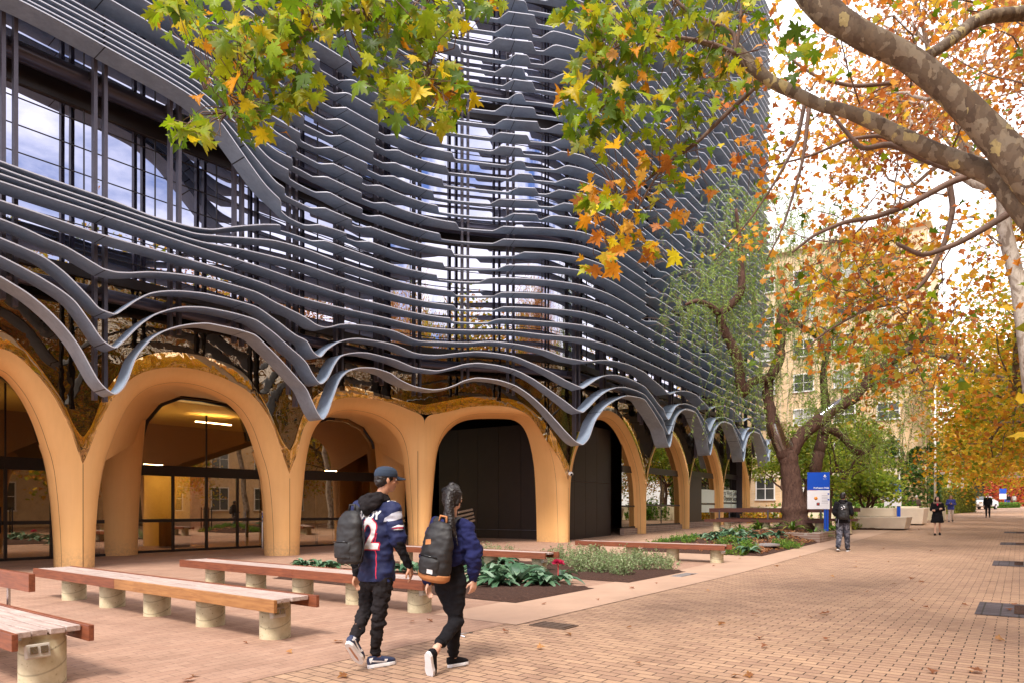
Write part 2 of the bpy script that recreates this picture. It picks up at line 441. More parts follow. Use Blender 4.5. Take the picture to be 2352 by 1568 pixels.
def rough_bark():
    b = NB('rough_bark'); v = b.obj((1, 1, 0.35))
    n = b.noise(14, 8, 0.72, v, 0.8); n2 = b.noise(1.3, 3, 0.5, b.obj())
    c = b.ramp(n, [(0.3, (0.035, 0.018, 0.014)), (0.6, (0.135, 0.072, 0.052)), (0.8, (0.24, 0.14, 0.10))])
    b.bsdf(c, 0.9, 0, b.bump(n, 1.0, 0.03), 0.25)
rough_bark()
simple('white_bark', (0.62, 0.58, 0.52), 0.8, var=0.2, scale=4, bump=0.2)
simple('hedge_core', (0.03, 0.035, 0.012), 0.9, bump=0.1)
simple('twig_bark', (0.16, 0.10, 0.075), 0.85, var=0.3, scale=8, bump=0.3)
def leaf(name, tl=0.5, gloss=0.018, rough=0.45):
    b = NB(name)
    a = b.n('ShaderNodeAttribute', attribute_name='col')
    v = b.obj(); n = b.noise(25, 3, 0.6, v)
    c = b.mixc(0.5, a.outputs['Color'], b.ramp(n, [(0.3, (0.6, 0.62, 0.55)), (0.7, (1.15, 1.15, 1.1))]), 'MULTIPLY')
    d = b.n('ShaderNodeBsdfDiffuse'); b.l(c, d.inputs[0])
    t = b.n('ShaderNodeBsdfTranslucent'); b.l(c, t.inputs[0])
    m = b.n('ShaderNodeMixShader'); m.inputs[0].default_value = tl; b.l(d.outputs[0], m.inputs[1]); b.l(t.outputs[0], m.inputs[2])
    g = b.n('ShaderNodeBsdfGlossy'); g.inputs['Roughness'].default_value = rough; g.inputs[0].default_value = (0.9, 0.9, 0.9, 1)
    m2 = b.n('ShaderNodeMixShader'); m2.inputs[0].default_value = gloss
    b.l(m.outputs[0], m2.inputs[1]); b.l(g.outputs[0], m2.inputs[2]); b.l(m2.outputs[0], b.out.inputs[0])
leaf('leaf'); leaf('leaf_glossy', 0.15, 0.07, 0.3)
glass_low('clear_plastic', (0.82, 0.80, 0.78), (0.7, 0.7, 0.7), 0.22)
# people
simple('skin_tan', (0.50, 0.25, 0.15), 0.5, var=0.06, bump=0.03)
simple('skin_light', (0.66, 0.38, 0.27), 0.5, var=0.05, bump=0.03)
simple('hair_black', (0.012, 0.008, 0.008), 0.45, var=0.3, scale=40, bump=0.5, bscale=120)
simple('hair_brown', (0.30, 0.15, 0.07), 0.5, var=0.3, scale=30, bump=0.3)
simple('hair_white', (0.62, 0.56, 0.52), 0.6, var=0.1, bump=0.3)
simple('jersey_navy', (0.012, 0.017, 0.065), 0.7, var=0.2, scale=7, bump=0.5, bscale=22, spec=0.3)
simple('cloth_black', (0.009, 0.008, 0.010), 0.9, var=0.3, scale=9, bump=0.6, bscale=24, spec=0.2)
simple('cloth_charcoal', (0.014, 0.011, 0.012), 0.9, var=0.3, scale=9, bump=0.6, bscale=24, spec=0.2)
simple('sweater_navy', (0.014, 0.017, 0.075), 0.9, var=0.2, scale=7, bump=0.6, bscale=18, spec=0.2)
simple('cap_blue', (0.018, 0.032, 0.06), 0.85, var=0.1, bump=0.2)
simple('cloth_red', (0.55, 0.02, 0.06), 0.8, bump=0.1)
simple('cloth_silver', (0.42, 0.42, 0.48), 0.7, bump=0.1)
simple('cloth_white', (0.75, 0.73, 0.74), 0.8, bump=0.1)
simple('bag_black', (0.012, 0.0105, 0.0115), 0.6, var=0.3, scale=12, bump=0.4, bscale=35)
simple('bag_tan', (0.42, 0.165, 0.055), 0.6, var=0.12, bump=0.1)
simple('shoe_navy', (0.02, 0.03, 0.08), 0.6, bump=0.1)
simple('cloth_brown', (0.13, 0.085, 0.07), 0.9, bump=0.3)
simple('fur_grey', (0.22, 0.15, 0.12), 1.0, var=0.4, scale=50, bump=0.8)
simple('cloth_blue', (0.045, 0.06, 0.30), 0.85, bump=0.2)
simple('cloth_cream', (0.62, 0.52, 0.47), 0.85, bump=0.2)
simple('cloth_maroon', (0.16, 0.02, 0.05), 0.85, bump=0.2)
def camo():
    b = NB('camo_cloth'); v = b.obj(); n = b.noise(11, 4, 0.6, v, 0.6)
    c = b.ramp(n, [(0.38, (0.02, 0.02, 0.03)), (0.5, (0.07, 0.07, 0.09)), (0.62, (0.20, 0.20, 0.24))])
    b.bsdf(c, 0.9, 0, b.bump(b.noise(20, 3, 0.5, v), 0.4, 0.01), 0.3)
camo()
# ------------------------------------------------------------------ plan of the facade (line of the steel posts)
U1 = np.array((0.6276, 0.7786)); U2 = np.array((0.965, 0.264)); U3 = np.array((0.569, 0.822)); U4 = np.array((-0.822, 0.569))
U2 /= np.linalg.norm(U2); U3 /= np.linalg.norm(U3); U4 /= np.linalg.norm(U4)
PA = np.array((-9.185, 15.27)); PB = np.array((-3.14, 22.77)); PC = np.array((2.35, 24.27)); PE = PC + U3 * 27.6; PF = PE + U4 * 9
def bez(a, c, b, n=24):
    t = np.linspace(0, 1, n)[:, None]
    return (1 - t) ** 2 * a + 2 * t * (1 - t) * c + t * t * b
_poly = np.concatenate([[PA - U1 * 7.0], bez(PB - (PB - PA) / np.linalg.norm(PB - PA) * 1.4, PB, PB + U2 * 1.4), bez(PC - U2 * 1.9, PC, PC + U3 * 1.9),
                        bez(PE - U3 * 1.8, PE, PE + U4 * 1.8), [PF]])
_d = np.concatenate([[0], np.cumsum(np.linalg.norm(np.diff(_poly, axis=0), axis=1))])
_S = np.arange(0, _d[-1], 0.04)
_P = np.stack([np.interp(_S, _d, _poly[:, 0]), np.interp(_S, _d, _poly[:, 1])], 1)
_k = np.ones(9) / 9
_T = np.gradient(_P, axis=0); _T /= np.linalg.norm(_T, axis=1)[:, None]
_T = np.stack([np.convolve(np.pad(_T[:, i], 4, 'edge'), _k, 'valid') for i in (0, 1)], 1); _T /= np.linalg.norm(_T, axis=1)[:, None]
_S = _S - 7.0
SEND = _S[-1]
def plan(s, off=0.0):
    s = np.asarray(s, float)
    p = np.stack([np.interp(s, _S, _P[:, 0]), np.interp(s, _S, _P[:, 1])], -1)
    t = np.stack([np.interp(s, _S, _T[:, 0]), np.interp(s, _S, _T[:, 1])], -1)
    t /= np.linalg.norm(t, axis=-1)[..., None]
    n = np.stack([t[..., 1], -t[..., 0]], -1)
    return p + n * np.asarray(off)[..., None] if np.ndim(off) else p + n * off
def pz(s, z, off=0.0):
    p = plan(s, off); return np.concatenate([p, np.broadcast_to(np.asarray(z, float), np.shape(s))[..., None]], -1)
_inv = {}
def img2sz(px, py, off):           # survey reading on the surface at this offset -> (s, z)
    if off not in _inv:
        ss = np.arange(-6.5, 42.5, 0.02); p = plan(ss, off); x = CX + F * p[:, 0] / p[:, 1]
        ok = (p[:, 1] > 2)
        x = np.maximum.accumulate(np.where(ok, x, -1e9))
        _inv[off] = (ss, x, p[:, 1])
    ss, x, Y = _inv[off]
    px = np.asarray(px, float); s = np.interp(px, x, ss); y = np.interp(s, ss, Y)
    return s, EYE + (HY - np.asarray(py, float)) / F * y
def sx(px, off=0.0): return float(img2sz(px, 0, off)[0])
def tab(pts, off):
    a = np.array(pts, float); s, z = img2sz(a[:, 0], a[:, 1], off); return s, z
def smooth_interp(s, S, Z):        # monotone-safe cubic through the readings
    S = np.asarray(S, float); Z = np.asarray(Z, float)
    keep = np.concatenate([[True], np.diff(S) > 1e-3]); S = S[keep]; Z = Z[keep]
    h = np.diff(S); dlt = np.diff(Z) / h
    m = np.zeros(len(S)); m[0] = dlt[0]; m[-1] = dlt[-1]
    for i in range(1, len(S) - 1):
        if dlt[i - 1] * dlt[i] > 0:
            w1 = 2 * h[i] + h[i - 1]; w2 = h[i] + 2 * h[i - 1]
            m[i] = (w1 + w2) / (w1 / dlt[i - 1] + w2 / dlt[i])
    s = np.clip(s, S[0], S[-1]); i = np.clip(np.searchsorted(S, s) - 1, 0, len(S) - 2)
    t = (s - S[i]) / h[i]
    return (2 * t ** 3 - 3 * t ** 2 + 1) * Z[i] + (t ** 3 - 2 * t ** 2 + t) * h[i] * m[i] + (-2 * t ** 3 + 3 * t ** 2) * Z[i + 1] + (t ** 3 - t ** 2) * h[i] * m[i + 1]

FO = 0.66                          # outer lip of the louvres
FT = {
1: [(0,636),(33,656),(55,669.4),(90,696),(133,736),(167,776),(187,806),(207,842.7),(227,876),(247,896),(264,905),(283,892),(293,876),(313,822.7),(333,796),(353,776),(383,759.4),(417,749.4),(453,744.4),(483,744.4),(533,754.4),(580,767.7),(617,799.4),(650,832.7),(683,869.4),(703,892.7),(717,922.7),(730,949.4),(741,962.7),(753,949.4),(767,909.4),(784,868),(804,851),(834,844.4),(861,846),(894,856),(917,871),(961,889.4),(991,894.4),(1017,892.7),(1044,884.4),(1071,872.7),(1101,867.7),(1134,871),(1177,882.7),(1211,902.7),(1244,931),(1277,966),(1304,996),(1324,1014.4),(1337,1021)],
2: [(0,589.4),(55,617.7),(100,643),(167,689.4),(203,736),(240,786),(265,799.4),(283,786),(317,752.7),(333,739.4),(367,719.4),(433,706),(483,709.4),(533,719.4),(580,732.7),(617,756),(667,799.4),(703,832.7),(720,862.7),(737,881),(753,869.4),(770,836),(784,818),(811,811),(831,810),(851,812),(901,824.4),(961,846),(997,851),(1044,842.7),(1071,836),(1101,834),(1134,837.7),(1177,847.7),(1217,866),(1267,899.4),(1304,926),(1324,941),(1339,946.7)],
3: [(0,547.7),(53,570),(94,588.7),(140,620.7),(200,679.4),(233,712.7),(263,722.7),(283,712.7),(317,689.4),(350,674.4),(400,669.4),(433,671),(483,677.7),(533,689.4),(580,702.7),(633,736),(683,772.7),(703,782.7),(720,809.4),(735,819.4),(753,802.7),(784,784),(811,778.7),(831,778.7),(901,791),(961,812.7),(1001,816),(1044,812),(1071,809.4),(1101,808),(1134,811),(1177,817.7),(1217,832.7),(1267,856),(1304,876),(1339,891.7)],
4: [(0,503.7),(53,524.7),(100,546.7),(148,566.7),(180,584.7),(220,608.7),(240,619.7),(260,625),(290,627.7),(340,626),(380,627.7),(433,634),(500,646),(580,669),(633,696),(703,731),(733,749.4),(743,752),(784,746),(807,745.4),(901,760),(961,782.7),(1017,786),(1071,788),(1134,785),(1177,789.4),(1251,804.4),(1304,822.7),(1344,830)],
5: [(0,461.7),(52,478.7),(262,548.7),(433,596.7),(580,643),(703,688),(784,708),(901,735),(961,749.4),(1074,759),(1177,761),(1251,769.4),(1337,777.7)],
6: [(0,417.7),(51,434.7),(261,503.7),(433,561.7),(578,607.7),(702,650),(784,676),(901,707),(961,721),(1074,734),(1177,734.4),(1251,739),(1337,747.7)],
7: [(0,400.7),(51,418),(261,489.7),(433,548.7),(578,578.7),(702,610.7),(784,639.4),(901,676),(961,690.4),(1074,704),(1177,706),(1337,717.7)],
8: [(0,386.7),(52,406),(261,477),(433,533.7),(500,543),(578,548.7),(640,556),(702,573.7),(784,604.4),(901,643),(961,657.7),(1074,671.7),(1177,672.7),(1337,686)],
9: [(0,371.7),(52,390.7),(262,463.7),(350,498),(433,520.7),(480,528),(530,523),(578,518.7),(620,517),(646,519),(702,536),(784,567.7),(901,609),(961,624.4),(1074,639.4),(1177,639.4),(1337,656)],
10: [(0,-20),(42,0),(257,116),(432,216),(500,275),(544,334.7),(578,383.7),(612,428.7),(650,465.7),(682,495),(716,511),(784,532.7),(809,541.7),(961,594.4),(1074,608.4),(1177,610),(1337,622.7)],
11: [(0,-32),(257,104),(432,205.5),(500,262),(562,332.7),(580,355.7),(612,394.7),(641,424.7),(684,449),(740,476),(809,505.7),(961,559.4),(1074,577.7),(1177,579.4),(1337,592.7)],
12: [(0,-46),(257,91),(432,191),(500,243),(582,326.7),(624,368.7),(670,396),(702,416),(758,444),(809,470.7),(961,526),(1074,546),(1177,551),(1337,566)],
13: [(0,-60),(257,76),(432,176),(500,223),(598,318),(640,350),(702,380.7),(752,408),(809,434.7),(961,494),(1074,515),(1177,522),(1337,534.4)],
14: [(0,-75),(257,64.5),(432,162),(500,205),(600,275),(642,310),(702,343.7),(809,398.7),(961,462),(1074,484),(1177,491),(1337,505)],
15: [(0,-90),(257,53),(432,152),(500,190),(600,252),(720,322),(809,360.7),(961,430),(1074,452),(1177,460),(1337,474)],
16: [(0,-150),(257,2),(432,104),(600,206),(720,280),(809,326),(961,397),(1074,420),(1177,430),(1337,446)]}
SCOR = sx(1337, FO)
TIPS3 = [SCOR] + [sx(x, FO) for x in (1538, 1631.6, 1708, 1765)]
_tipA, _tipB = sx(264, FO), sx(741, FO)
_step = TIPS3[4] - TIPS3[3]
SMAX = 39.1
_cache = {}
def fin_z(k, s):
    s = np.asarray(s, float)
    if k >= 17:
        return fin_z(16, s) + 0.45 * (k - 16) + 0.02 * np.sin(s * 0.8 + k)
    if k not in _cache:
        _cache[k] = tab(FT[k], FO)
    S, Z = _cache[k]
    z = smooth_interp(s, S, Z)
    if k <= 4:                     # the scallops go on, bay by bay
        edges = TIPS3 + [TIPS3[-1] + _step, TIPS3[-1] + 2 * _step]
        zt0 = smooth_interp(np.array([_tipA]), S, Z)[0]; zt1 = smooth_interp(np.array([_tipB]), S, Z)[0]
        zc = Z[-1]
        for i in range(len(edges) - 1):
            a, b = edges[i], edges[i + 1]
            m = (s >= a) & (s < b + (10 if i == len(edges) - 2 else 0))
            ph = (s[m] - a) / (b - a)
            ph = np.clip(ph, 0, 1)
            zz = smooth_interp(_tipA + ph * (_tipB - _tipA), S, Z) - (zt0 * (1 - ph) + zt1 * ph)
            base1 = (4.05, 4.62, 5.28, 6.35)[k - 1]
            b0 = zc if i == 0 else base1; b1 = base1
            z[m] = zz * 0.97 + b0 * (1 - ph) + b1 * ph
        if k == 1: pass
    else:
        z = np.where(s > S[-1], Z[-1] - 0.012 * (s - S[-1]) * (1 if k < 12 else 0.3), z)
    return z
# building root
BLD = empty('arts_building', (0, 0, 0), 0, 'tall dark university building wrapped in wavy grey metal louvres above orange arches', 'building')
NF = 62
rr = random.Random(5)
for k in range(1, NF + 1):
    s0 = -6.4; s1 = SMAX
    if k > 36: s0 = 8.0           # the upper rows stand above the frame further left
    s = np.arange(s0, s1, 0.09)
    if k <= 4: s = np.arange(s0, s1, 0.06)
    z = fin_z(k, s)
    w = np.full(len(s), FO)
    def notch(a, b, d):
        t = np.clip((s - a) / 0.22, 0, 1) * np.clip((b - s) / 0.22, 0, 1)
        np.minimum(w, FO - d * t, out=w)
    if k >= 6:
        a = sx(1030, FO) + rr.uniform(-0.5, 0.4) - (0.5 if k % 5 == 0 else 0); b = sx(1125, FO) + rr.uniform(-0.5, 0.5) + (0.7 if k > 9 else 0)
        notch(a, b, 0.42)
        if k >= 14: notch(sx(1215, FO) + rr.uniform(-.3, .3), sx(1280, FO) + rr.uniform(-.2, .5), 0.42)
    if k >= 10 and k <= 20:
        a = sx(645 + (k - 10) * 9, FO); notch(a, a + rr.uniform(0.9, 1.3), 0.34)
        a = a + 2.3 + rr.uniform(-.2, .2); notch(a, a + rr.uniform(0.5, 1.0), 0.3)
    elif k > 20:
        a = sx(760, FO) + rr.uniform(-0.8, 0.8); notch(a, a + rr.uniform(0.6, 1.2), 0.32)
    elif k == 9: notch(sx(645, FO), sx(748, FO), 0.36)
    if k >= 9:
        a = SCOR + 4.5
        while a < s1 - 1.5:
            ln = rr.choice((0.6, 0.9, 1.4, 2.0)); notch(a, a + ln, rr.choice((0.18, 0.28, 0.36)))
            a += ln + rr.uniform(0.9, 2.6) + 1.2 * math.sin(k * 0.5) ** 2
    i = np.zeros(len(s)) + 0.05
    th = 0.026
    dz = np.gradient(z, s); nl = np.sqrt(1 + dz * dz)
    # thickness measured square to the strip inside the facade surface
    so = -dz / nl * th; zo = 1.0 / nl * th
    A = pz(s, z, w); B = pz(s + so, z + zo, w); C_ = pz(s + so, z + zo, i); D_ = pz(s, z, i)
    P = np.stack([D_, A, B, C_], 1)
    n = len(s); V = P.reshape(-1, 3); Fc = []; Mi = []
    for j in range(n - 1):
        o = j * 4; q = o + 4
        Fc += [(o, o + 1, q + 1, q), (o + 1, o + 2, q + 2, q + 1), (o + 2, o + 3, q + 3, q + 2), (o + 3, o, q, q + 3)]
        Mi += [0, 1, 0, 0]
    Fc += [(0, 3, 2, 1), (4 * n - 4, 4 * n - 3, 4 * n - 2, 4 * n - 1)]; Mi += [0, 0]
    me = bpy.data.meshes.new('louvre'); me.from_pydata(V.tolist(), [], Fc)
    me.materials.append(MATS['zinc']); me.materials.append(MATS['zinc_skylit_edge'])
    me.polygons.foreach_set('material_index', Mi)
    uvl = me.uv_layers.new(name='UVMap')
    sv = np.repeat(s, 4)
    lv = np.zeros(len(me.loops), int); me.loops.foreach_get('vertex_index', lv)
    uvl.data.foreach_set('uv', np.stack([sv[lv], (lv % 4) * 0.2], 1).ravel())
    me.polygons.foreach_set('use_smooth', [True] * len(me.polygons))
    me.set_sharp_from_angle(angle=math.radians(40)); me.update()
    o = bpy.data.objects.new('louvre', me); COL.objects.link(o); o.parent = BLD

# ------------------------------------------------------------------ arcade shells
OG = -1.10                          # plane of the mirror glass and of the front edges
OC = -1.62                          # widest part of the columns
FA0 = [(-150,1062),(-140,1000),(-115,900),(-75,820),(-30,797),(0,797),(33,808),(83,856),(110,889),(133,926),(157,972.7),(177,1030),(190,1064)]
FA1 = [(190,1064),(203,1040),(213,1010),(230,968),(257,916),(283,882.7),(317,856),(367,843.4),(400,841),(450,846),(500,860),(567,892.7),(600,928),(620,960),(636,1002),(650,1045),(665,1087)]
FA2 = [(665,1087),(683,1040),(693,992),(707,962.7),(740,930),(784,912),(817,911),(867,916),(917,929),(951,946),(975,951)]
FA3 = [(975,951),(991,951.5),(1034,944),(1067,934),(1117,930.7),(1167,932),(1211,949),(1234,975),(1251,1006),(1284,1050),(1305,1102)]
GA0 = [(-150,1000),(-120,900),(-85,800),(-40,752),(0,752),(33,776),(70,815),(110,869),(147,922.7),(167,975),(181,1000),(190,1004)]
GA1 = [(190,1004),(202,998),(213,972.7),(233,910),(263,866),(293,834),(333,812.7),(383,806),(433,809.4),(500,826),(550,842.7),(583,882.7),(617,939),(643,1002.7),(655,1030),(664,1034)]
GA2 = [(664,1034),(674,1022),(690,965),(707,925),(740,895),(784,884),(817,888),(851,897.7),(901,911),(934,922.7),(975,929)]
GA3 = [(975,929),(1017,921),(1067,911),(1117,909),(1184,916),(1217,936),(1251,969),(1284,1018),(1296,1050),(1304,1064)]
cols = [dict(s=sx(190, OG)), dict(s=sx(665, OG)), dict(s=sx(975, OG) - 0.05), dict(s=sx(1305, OG))]
def arc_resample(S, Z, n=72):
    d = np.concatenate([[0], np.cumsum(np.hypot(np.diff(S), np.diff(Z)))]); t = np.linspace(0, d[-1], n)
    return np.interp(t, d, S), np.interp(t, d, Z)
def smooth1(a, k=5):
    p = np.pad(a, k // 2, 'edge'); r = np.convolve(p, np.ones(k) / k, 'valid'); r[0] = a[0]; r[-1] = a[-1]; return r
def inset(S, Z, hw):
    n = len(S); dS = np.gradient(S); dZ = np.gradient(Z); l = np.hypot(dS, dZ) + 1e-9
    # inwards: right-hand side when travelling left base -> crest -> right base
    nS, nZ = dZ / l, -dS / l
    nS = smooth1(nS, 7); nZ = smooth1(nZ, 7)
    nS[0] = 1; nZ[0] = 0; nS[-1] = -1; nZ[-1] = 0
    l = np.hypot(nS, nZ); nS /= l; nZ /= l
    t = np.linspace(0, 1, n); w = hw * (1 - 0.30 * np.sin(math.pi * t) ** 2)
    S2, Z2 = S + nS * w, Z + nZ * w
    ic = int(np.argmax(Z2))
    for rng in (range(0, ic), range(n - 1, ic, -1)):
        keep = []; top = Z[0] if rng[0] == 0 else Z[-1]
        top -= 1e-6
        for i in rng:
            if Z2[i] >= top: keep.append(i); top = Z2[i] + 1e-4
        keep.append(ic); keep = sorted(keep); idx = sorted(list(rng) + [ic])
        x = np.array([S2[i] for i in keep]); z = np.array([Z2[i] for i in keep])
        d = np.concatenate([[0], np.cumsum(np.hypot(np.diff(x), np.diff(z)))]); t = np.linspace(0, d[-1], len(idx))
        S2[idx] = np.interp(t, d, x); Z2[idx] = np.interp(t, d, z)
    return S2, Z2
def hwz(z): return 0.40 + 0.155 * np.clip(z / 2.4, 0, 1.4) ** 1.6
shell_i = [0]
def arcade(FS, FZ, back=None, backoff=None, depth=1.0, gl=None, gr=None, zl=0.0, zr=0.0, hw=0.56, hwl=None, hwr=None, inner=None, oc=OC, mat='cladding'):
    """front shell of one arch: from the column foot up over the arch and down again, then the soffit going back"""
    S, Z = arc_resample(FS, FZ)
    S = smooth1(S, 5); Z = smooth1(Z, 5)
    hwl = hwl or hw; hwr = hwr or hw
    tt = np.linspace(0, 1, len(S)); I, J = inset(S, Z, hwl + (hwr - hwl) * tt)
    # legs below the springing
    if inner is not None:
        I, J = arc_resample(*inner, n=len(S)); I = smooth1(I, 5); J = smooth1(J, 5); hwl = I[0] - S[0]; hwr = S[-1] - I[-1]
    nl = 10
    zl_ = np.linspace(zl, Z[0], nl, endpoint=False); zr_ = np.linspace(Z[-1], zr, nl + 1)[1:]
    Sf = np.concatenate([np.full(nl, S[0]), S, np.full(nl, S[-1])]); Zf = np.concatenate([zl_, Z, zr_])
    hl = hwz(zl_ - zl) * hwl / hwz(Z[0] - zl); hr = hwz(zr_ - zr) * hwr / hwz(Z[-1] - zr)
    Si = np.concatenate([S[0] + hl, I, S[-1] - hr]); Zi = np.concatenate([np.linspace(zl, J[0], nl, endpoint=False), J, np.linspace(J[-1], zr, nl + 1)[1:]])
    k9 = 9; w9 = slice(nl - 6, len(Si) - nl + 6)
    Si[w9] = smooth1(Si[w9], k9); Zi[w9] = smooth1(Zi[w9], k9)
    rows = []
    for a in np.linspace(0, math.pi / 2, 7):
        fx = math.sin(a); fo = math.cos(a)
        rows.append(pz(Sf + (Si - Sf) * fx, Zf + (Zi - Zf) * fx, oc + (OG - oc) * fo))
    P = np.stack(rows, 0)
    mb = MB(); mb.grid(P)
    for sl in (slice(0, nl + 8), slice(len(Sf) - nl - 8, len(Sf))):     # back of the leg
        rows = []
        for a in np.linspace(math.pi / 2, math.pi, 6):
            rows.append(pz(Sf[sl] + (Si[sl] - Sf[sl]) * math.sin(a), Zf[sl] + (Zi[sl] - Zf[sl]) * math.sin(a), oc + (OG - oc) * math.cos(a)))
        mb.grid(np.stack(rows, 0))
    # soffit
    lo, hi = (nl + 2, nl + len(S) - 2) if back is not None else (0, len(Si))
    A = pz(Si[lo:hi], Zi[lo:hi], oc)
    if back is not None:
        bs, bz = arc_resample(*[np.array(c, float) for c in back], n=hi - lo)
        Bp = pz(bs, bz, backoff)
    else:
        cs = (Si[lo:hi] - (S[0] + S[-1]) / 2)
        Bp = pz(Si[lo:hi] - cs * 0.04, Zi[lo:hi] - 0.03 * np.sin(np.linspace(0, math.pi, hi - lo)), oc - depth)
    rows = []
    for t in np.linspace(0, 1, 12):
        e = t
        q = A * (1 - e) + Bp * e
        rows.append(q)
    mb.grid(np.stack(rows, 0))
    o = mb.build('arch_shell', MATS[mat], BLD)
    jm = MB(); rows = []
    for a in (1.05, 1.05 + (0.022 if oc == OC else 0.03)):
        fx = math.sin(a); rows.append(pz(Sf + (Si - Sf) * fx, Zf + (Zi - Zf) * fx, oc + (OG - oc) * math.cos(a) + 0.003))
    jm.grid(np.stack(rows, 0)); jm.build('panel_joint', MATS['joint_brown'], BLD)
    return (Si, Zi), Bp
def column(s, zb, zt, off=OC, hw=0.47, hw2=0.60, name='column', dep=0.5):
    mb = MB(); c = plan(s, off); t = plan(s + 0.1, off) - c; ang = math.atan2(t[1], t[0])
    prof = []; k = 12; V = []; n = 28; a = np.linspace(0, 2 * math.pi, n, endpoint=False)
    rows = []
    for i in range(k + 1):
        z = zb + (zt - zb) * i / k; f = (i / k)
        w = hw + (hw2 - hw) * f ** 1.6; d = dep * (w / hw)
        x = w * np.cos(a); y = d * np.sin(a) * np.where(np.sin(a) > 0, 0.9, 1.0)
        X = c[0] + x * math.cos(ang) - y * math.sin(ang); Y = c[1] + x * math.sin(ang) + y * math.cos(ang)
        rows.append(np.stack([X, Y, np.full(n, z)], 1))
    V = np.concatenate(rows); Fc = []
    for i in range(k):
        for j in range(n):
            j2 = (j + 1) % n; Fc.append((i * n + j, i * n + j2, (i + 1) * n + j2, (i + 1) * n + j))
    mb.add(V, Fc)
    # the vertical panel joint
    f = c + np.array((t[1], -t[0])) / np.linalg.norm(t) * (dep * 1.0 + 0.0)
    return mb.build(name, MATS['cladding'], BLD)
def toS(pts, off): return tab(pts, off)
fS = {}
for i, (nm, fa) in enumerate((('0', FA0), ('1', FA1), ('2', FA2), ('3', FA3))):
    fS[i] = list(toS(fa, OG))
# make neighbours share their springing points exactly
fS[1][0][0] = fS[0][0][-1]; fS[2][0][0] = fS[1][0][-1]; fS[3][0][0] = fS[2][0][-1]
BKO = -5.55
B1 = tab([(320,1010),(333,966),(367,926),(417,907.7),(473,914),(533,927.7),(567,949),(580,990),(584,1012)], BKO)
B0 = tab([(-112,985),(-60,870),(-20,850),(10,856),(45,885),(75,930),(95,985),(100,1010)], -5.0)
B2 = tab([(700,1000),(720,968),(755,957),(800,961),(835,980),(858,1014),(862,1030)], -4.6)
arcade(*fS[0], back=B0, backoff=-5.0)
arcade(*fS[1], back=B1, backoff=BKO)
O2 = tab([(697,1065),(703,1020),(714,985),(740,957),(784,944),(834,950),(872,964),(897,985),(917,1012),(926,1045),(929,1075)], OC)
O3 = tab([(998,1075),(1001,1045),(1011,1006),(1031,978),(1051,962),(1084,953),(1134,952),(1190,953),(1222,966),(1240,992),(1252,1025),(1260,1062),(1264,1095)], OC)
F2x = tab(FA2 + [(975,1010),(975,1075)], OG); F3x = tab([(975,1075),(975,1010)] + FA3, OG)
F2x[0][0] = fS[1][0][-1]; F3x[0][0] = F2x[0][-1]; F3x[0][1] = F2x[0][-1]; F2x[0][-2] = F2x[0][-1]
arcade(*F2x, back=B2, backoff=-4.6, inner=O2)
arcade(*F3x, depth=0.8, inner=O3)
# the joint lines of the columns
for s_, zz in ((fS[1][0][0], 2.45), (fS[2][0][0], 2.3), (fS[3][0][-1], 2.2), (fS[3][0][0] - 0.2, 3.4)):
    mb = MB(); P = pz(np.array([s_, s_ + 0.012]), 0, OG + 0.0035)
    mb.add([P[0], P[1], P[1] + (0, 0, zz), P[0] + (0, 0, zz)], [(0, 1, 2, 3)]); mb.build('panel_joint', MATS['frame_dark'], BLD)
# inner piers
for px, off, w1, w2 in ((274, -5.35, 0.50, 0.72), (900, -4.4, 0.42, 0.70)):
    s_ = sx(px, off); column(s_, 0.0, 4.1, off, w1, w2, 'inner_pier', 0.42)
# section 3 bays
VZ = 2.25
TB = [fS[3][0][-1]] + [sx(x, OC) for x in (1459.5, 1561.6, 1642, 1704.5)]
TB.append(TB[-1] + 5.3)
TB.append(TB[-1] + 2.6)
uS = (fS[1][0] - fS[1][0][0]) / (fS[1][0][-1] - fS[1][0][0]); uZ = fS[1][1]
uZ = (uZ - uZ[0] * (1 - uS) - uZ[-1] * uS)
G1s, G1z = tab(GA1, OG); 
def zb_at(s): p = plan(s, OC); return gz(*p) + (0.17 if s > 16 else 0.0)
bays = []
for i in range(len(TB) - 1):
    a, b = TB[i], TB[i + 1]
    z0 = VZ + 0.25 * min(1, i / 2 + (0.0 if i else 0.0)); z1 = VZ + 0.25 * min(1, (i + 1) / 2)
    if i == 0: z0 = fS[3][1][-1]
    u = np.linspace(0, 1, 34); hgt = 2.75 if i else 3.1
    shp = np.sin(math.pi * u) ** 0.62
    FS_ = a + (b - a) * u; FZ_ = z0 * (1 - u) + z1 * u + hgt * shp
    zl, zr = (zb_at(a), zb_at(b))
    arcade(FS_, FZ_, depth=0.12, zl=zl - 0.2 if i else 0.0, zr=zr - 0.2, hw=0.34, hwl=0.50 if i == 0 else 0.34, hwr=0.34, oc=OG - 0.32)
    bays.append((FS_, FZ_))
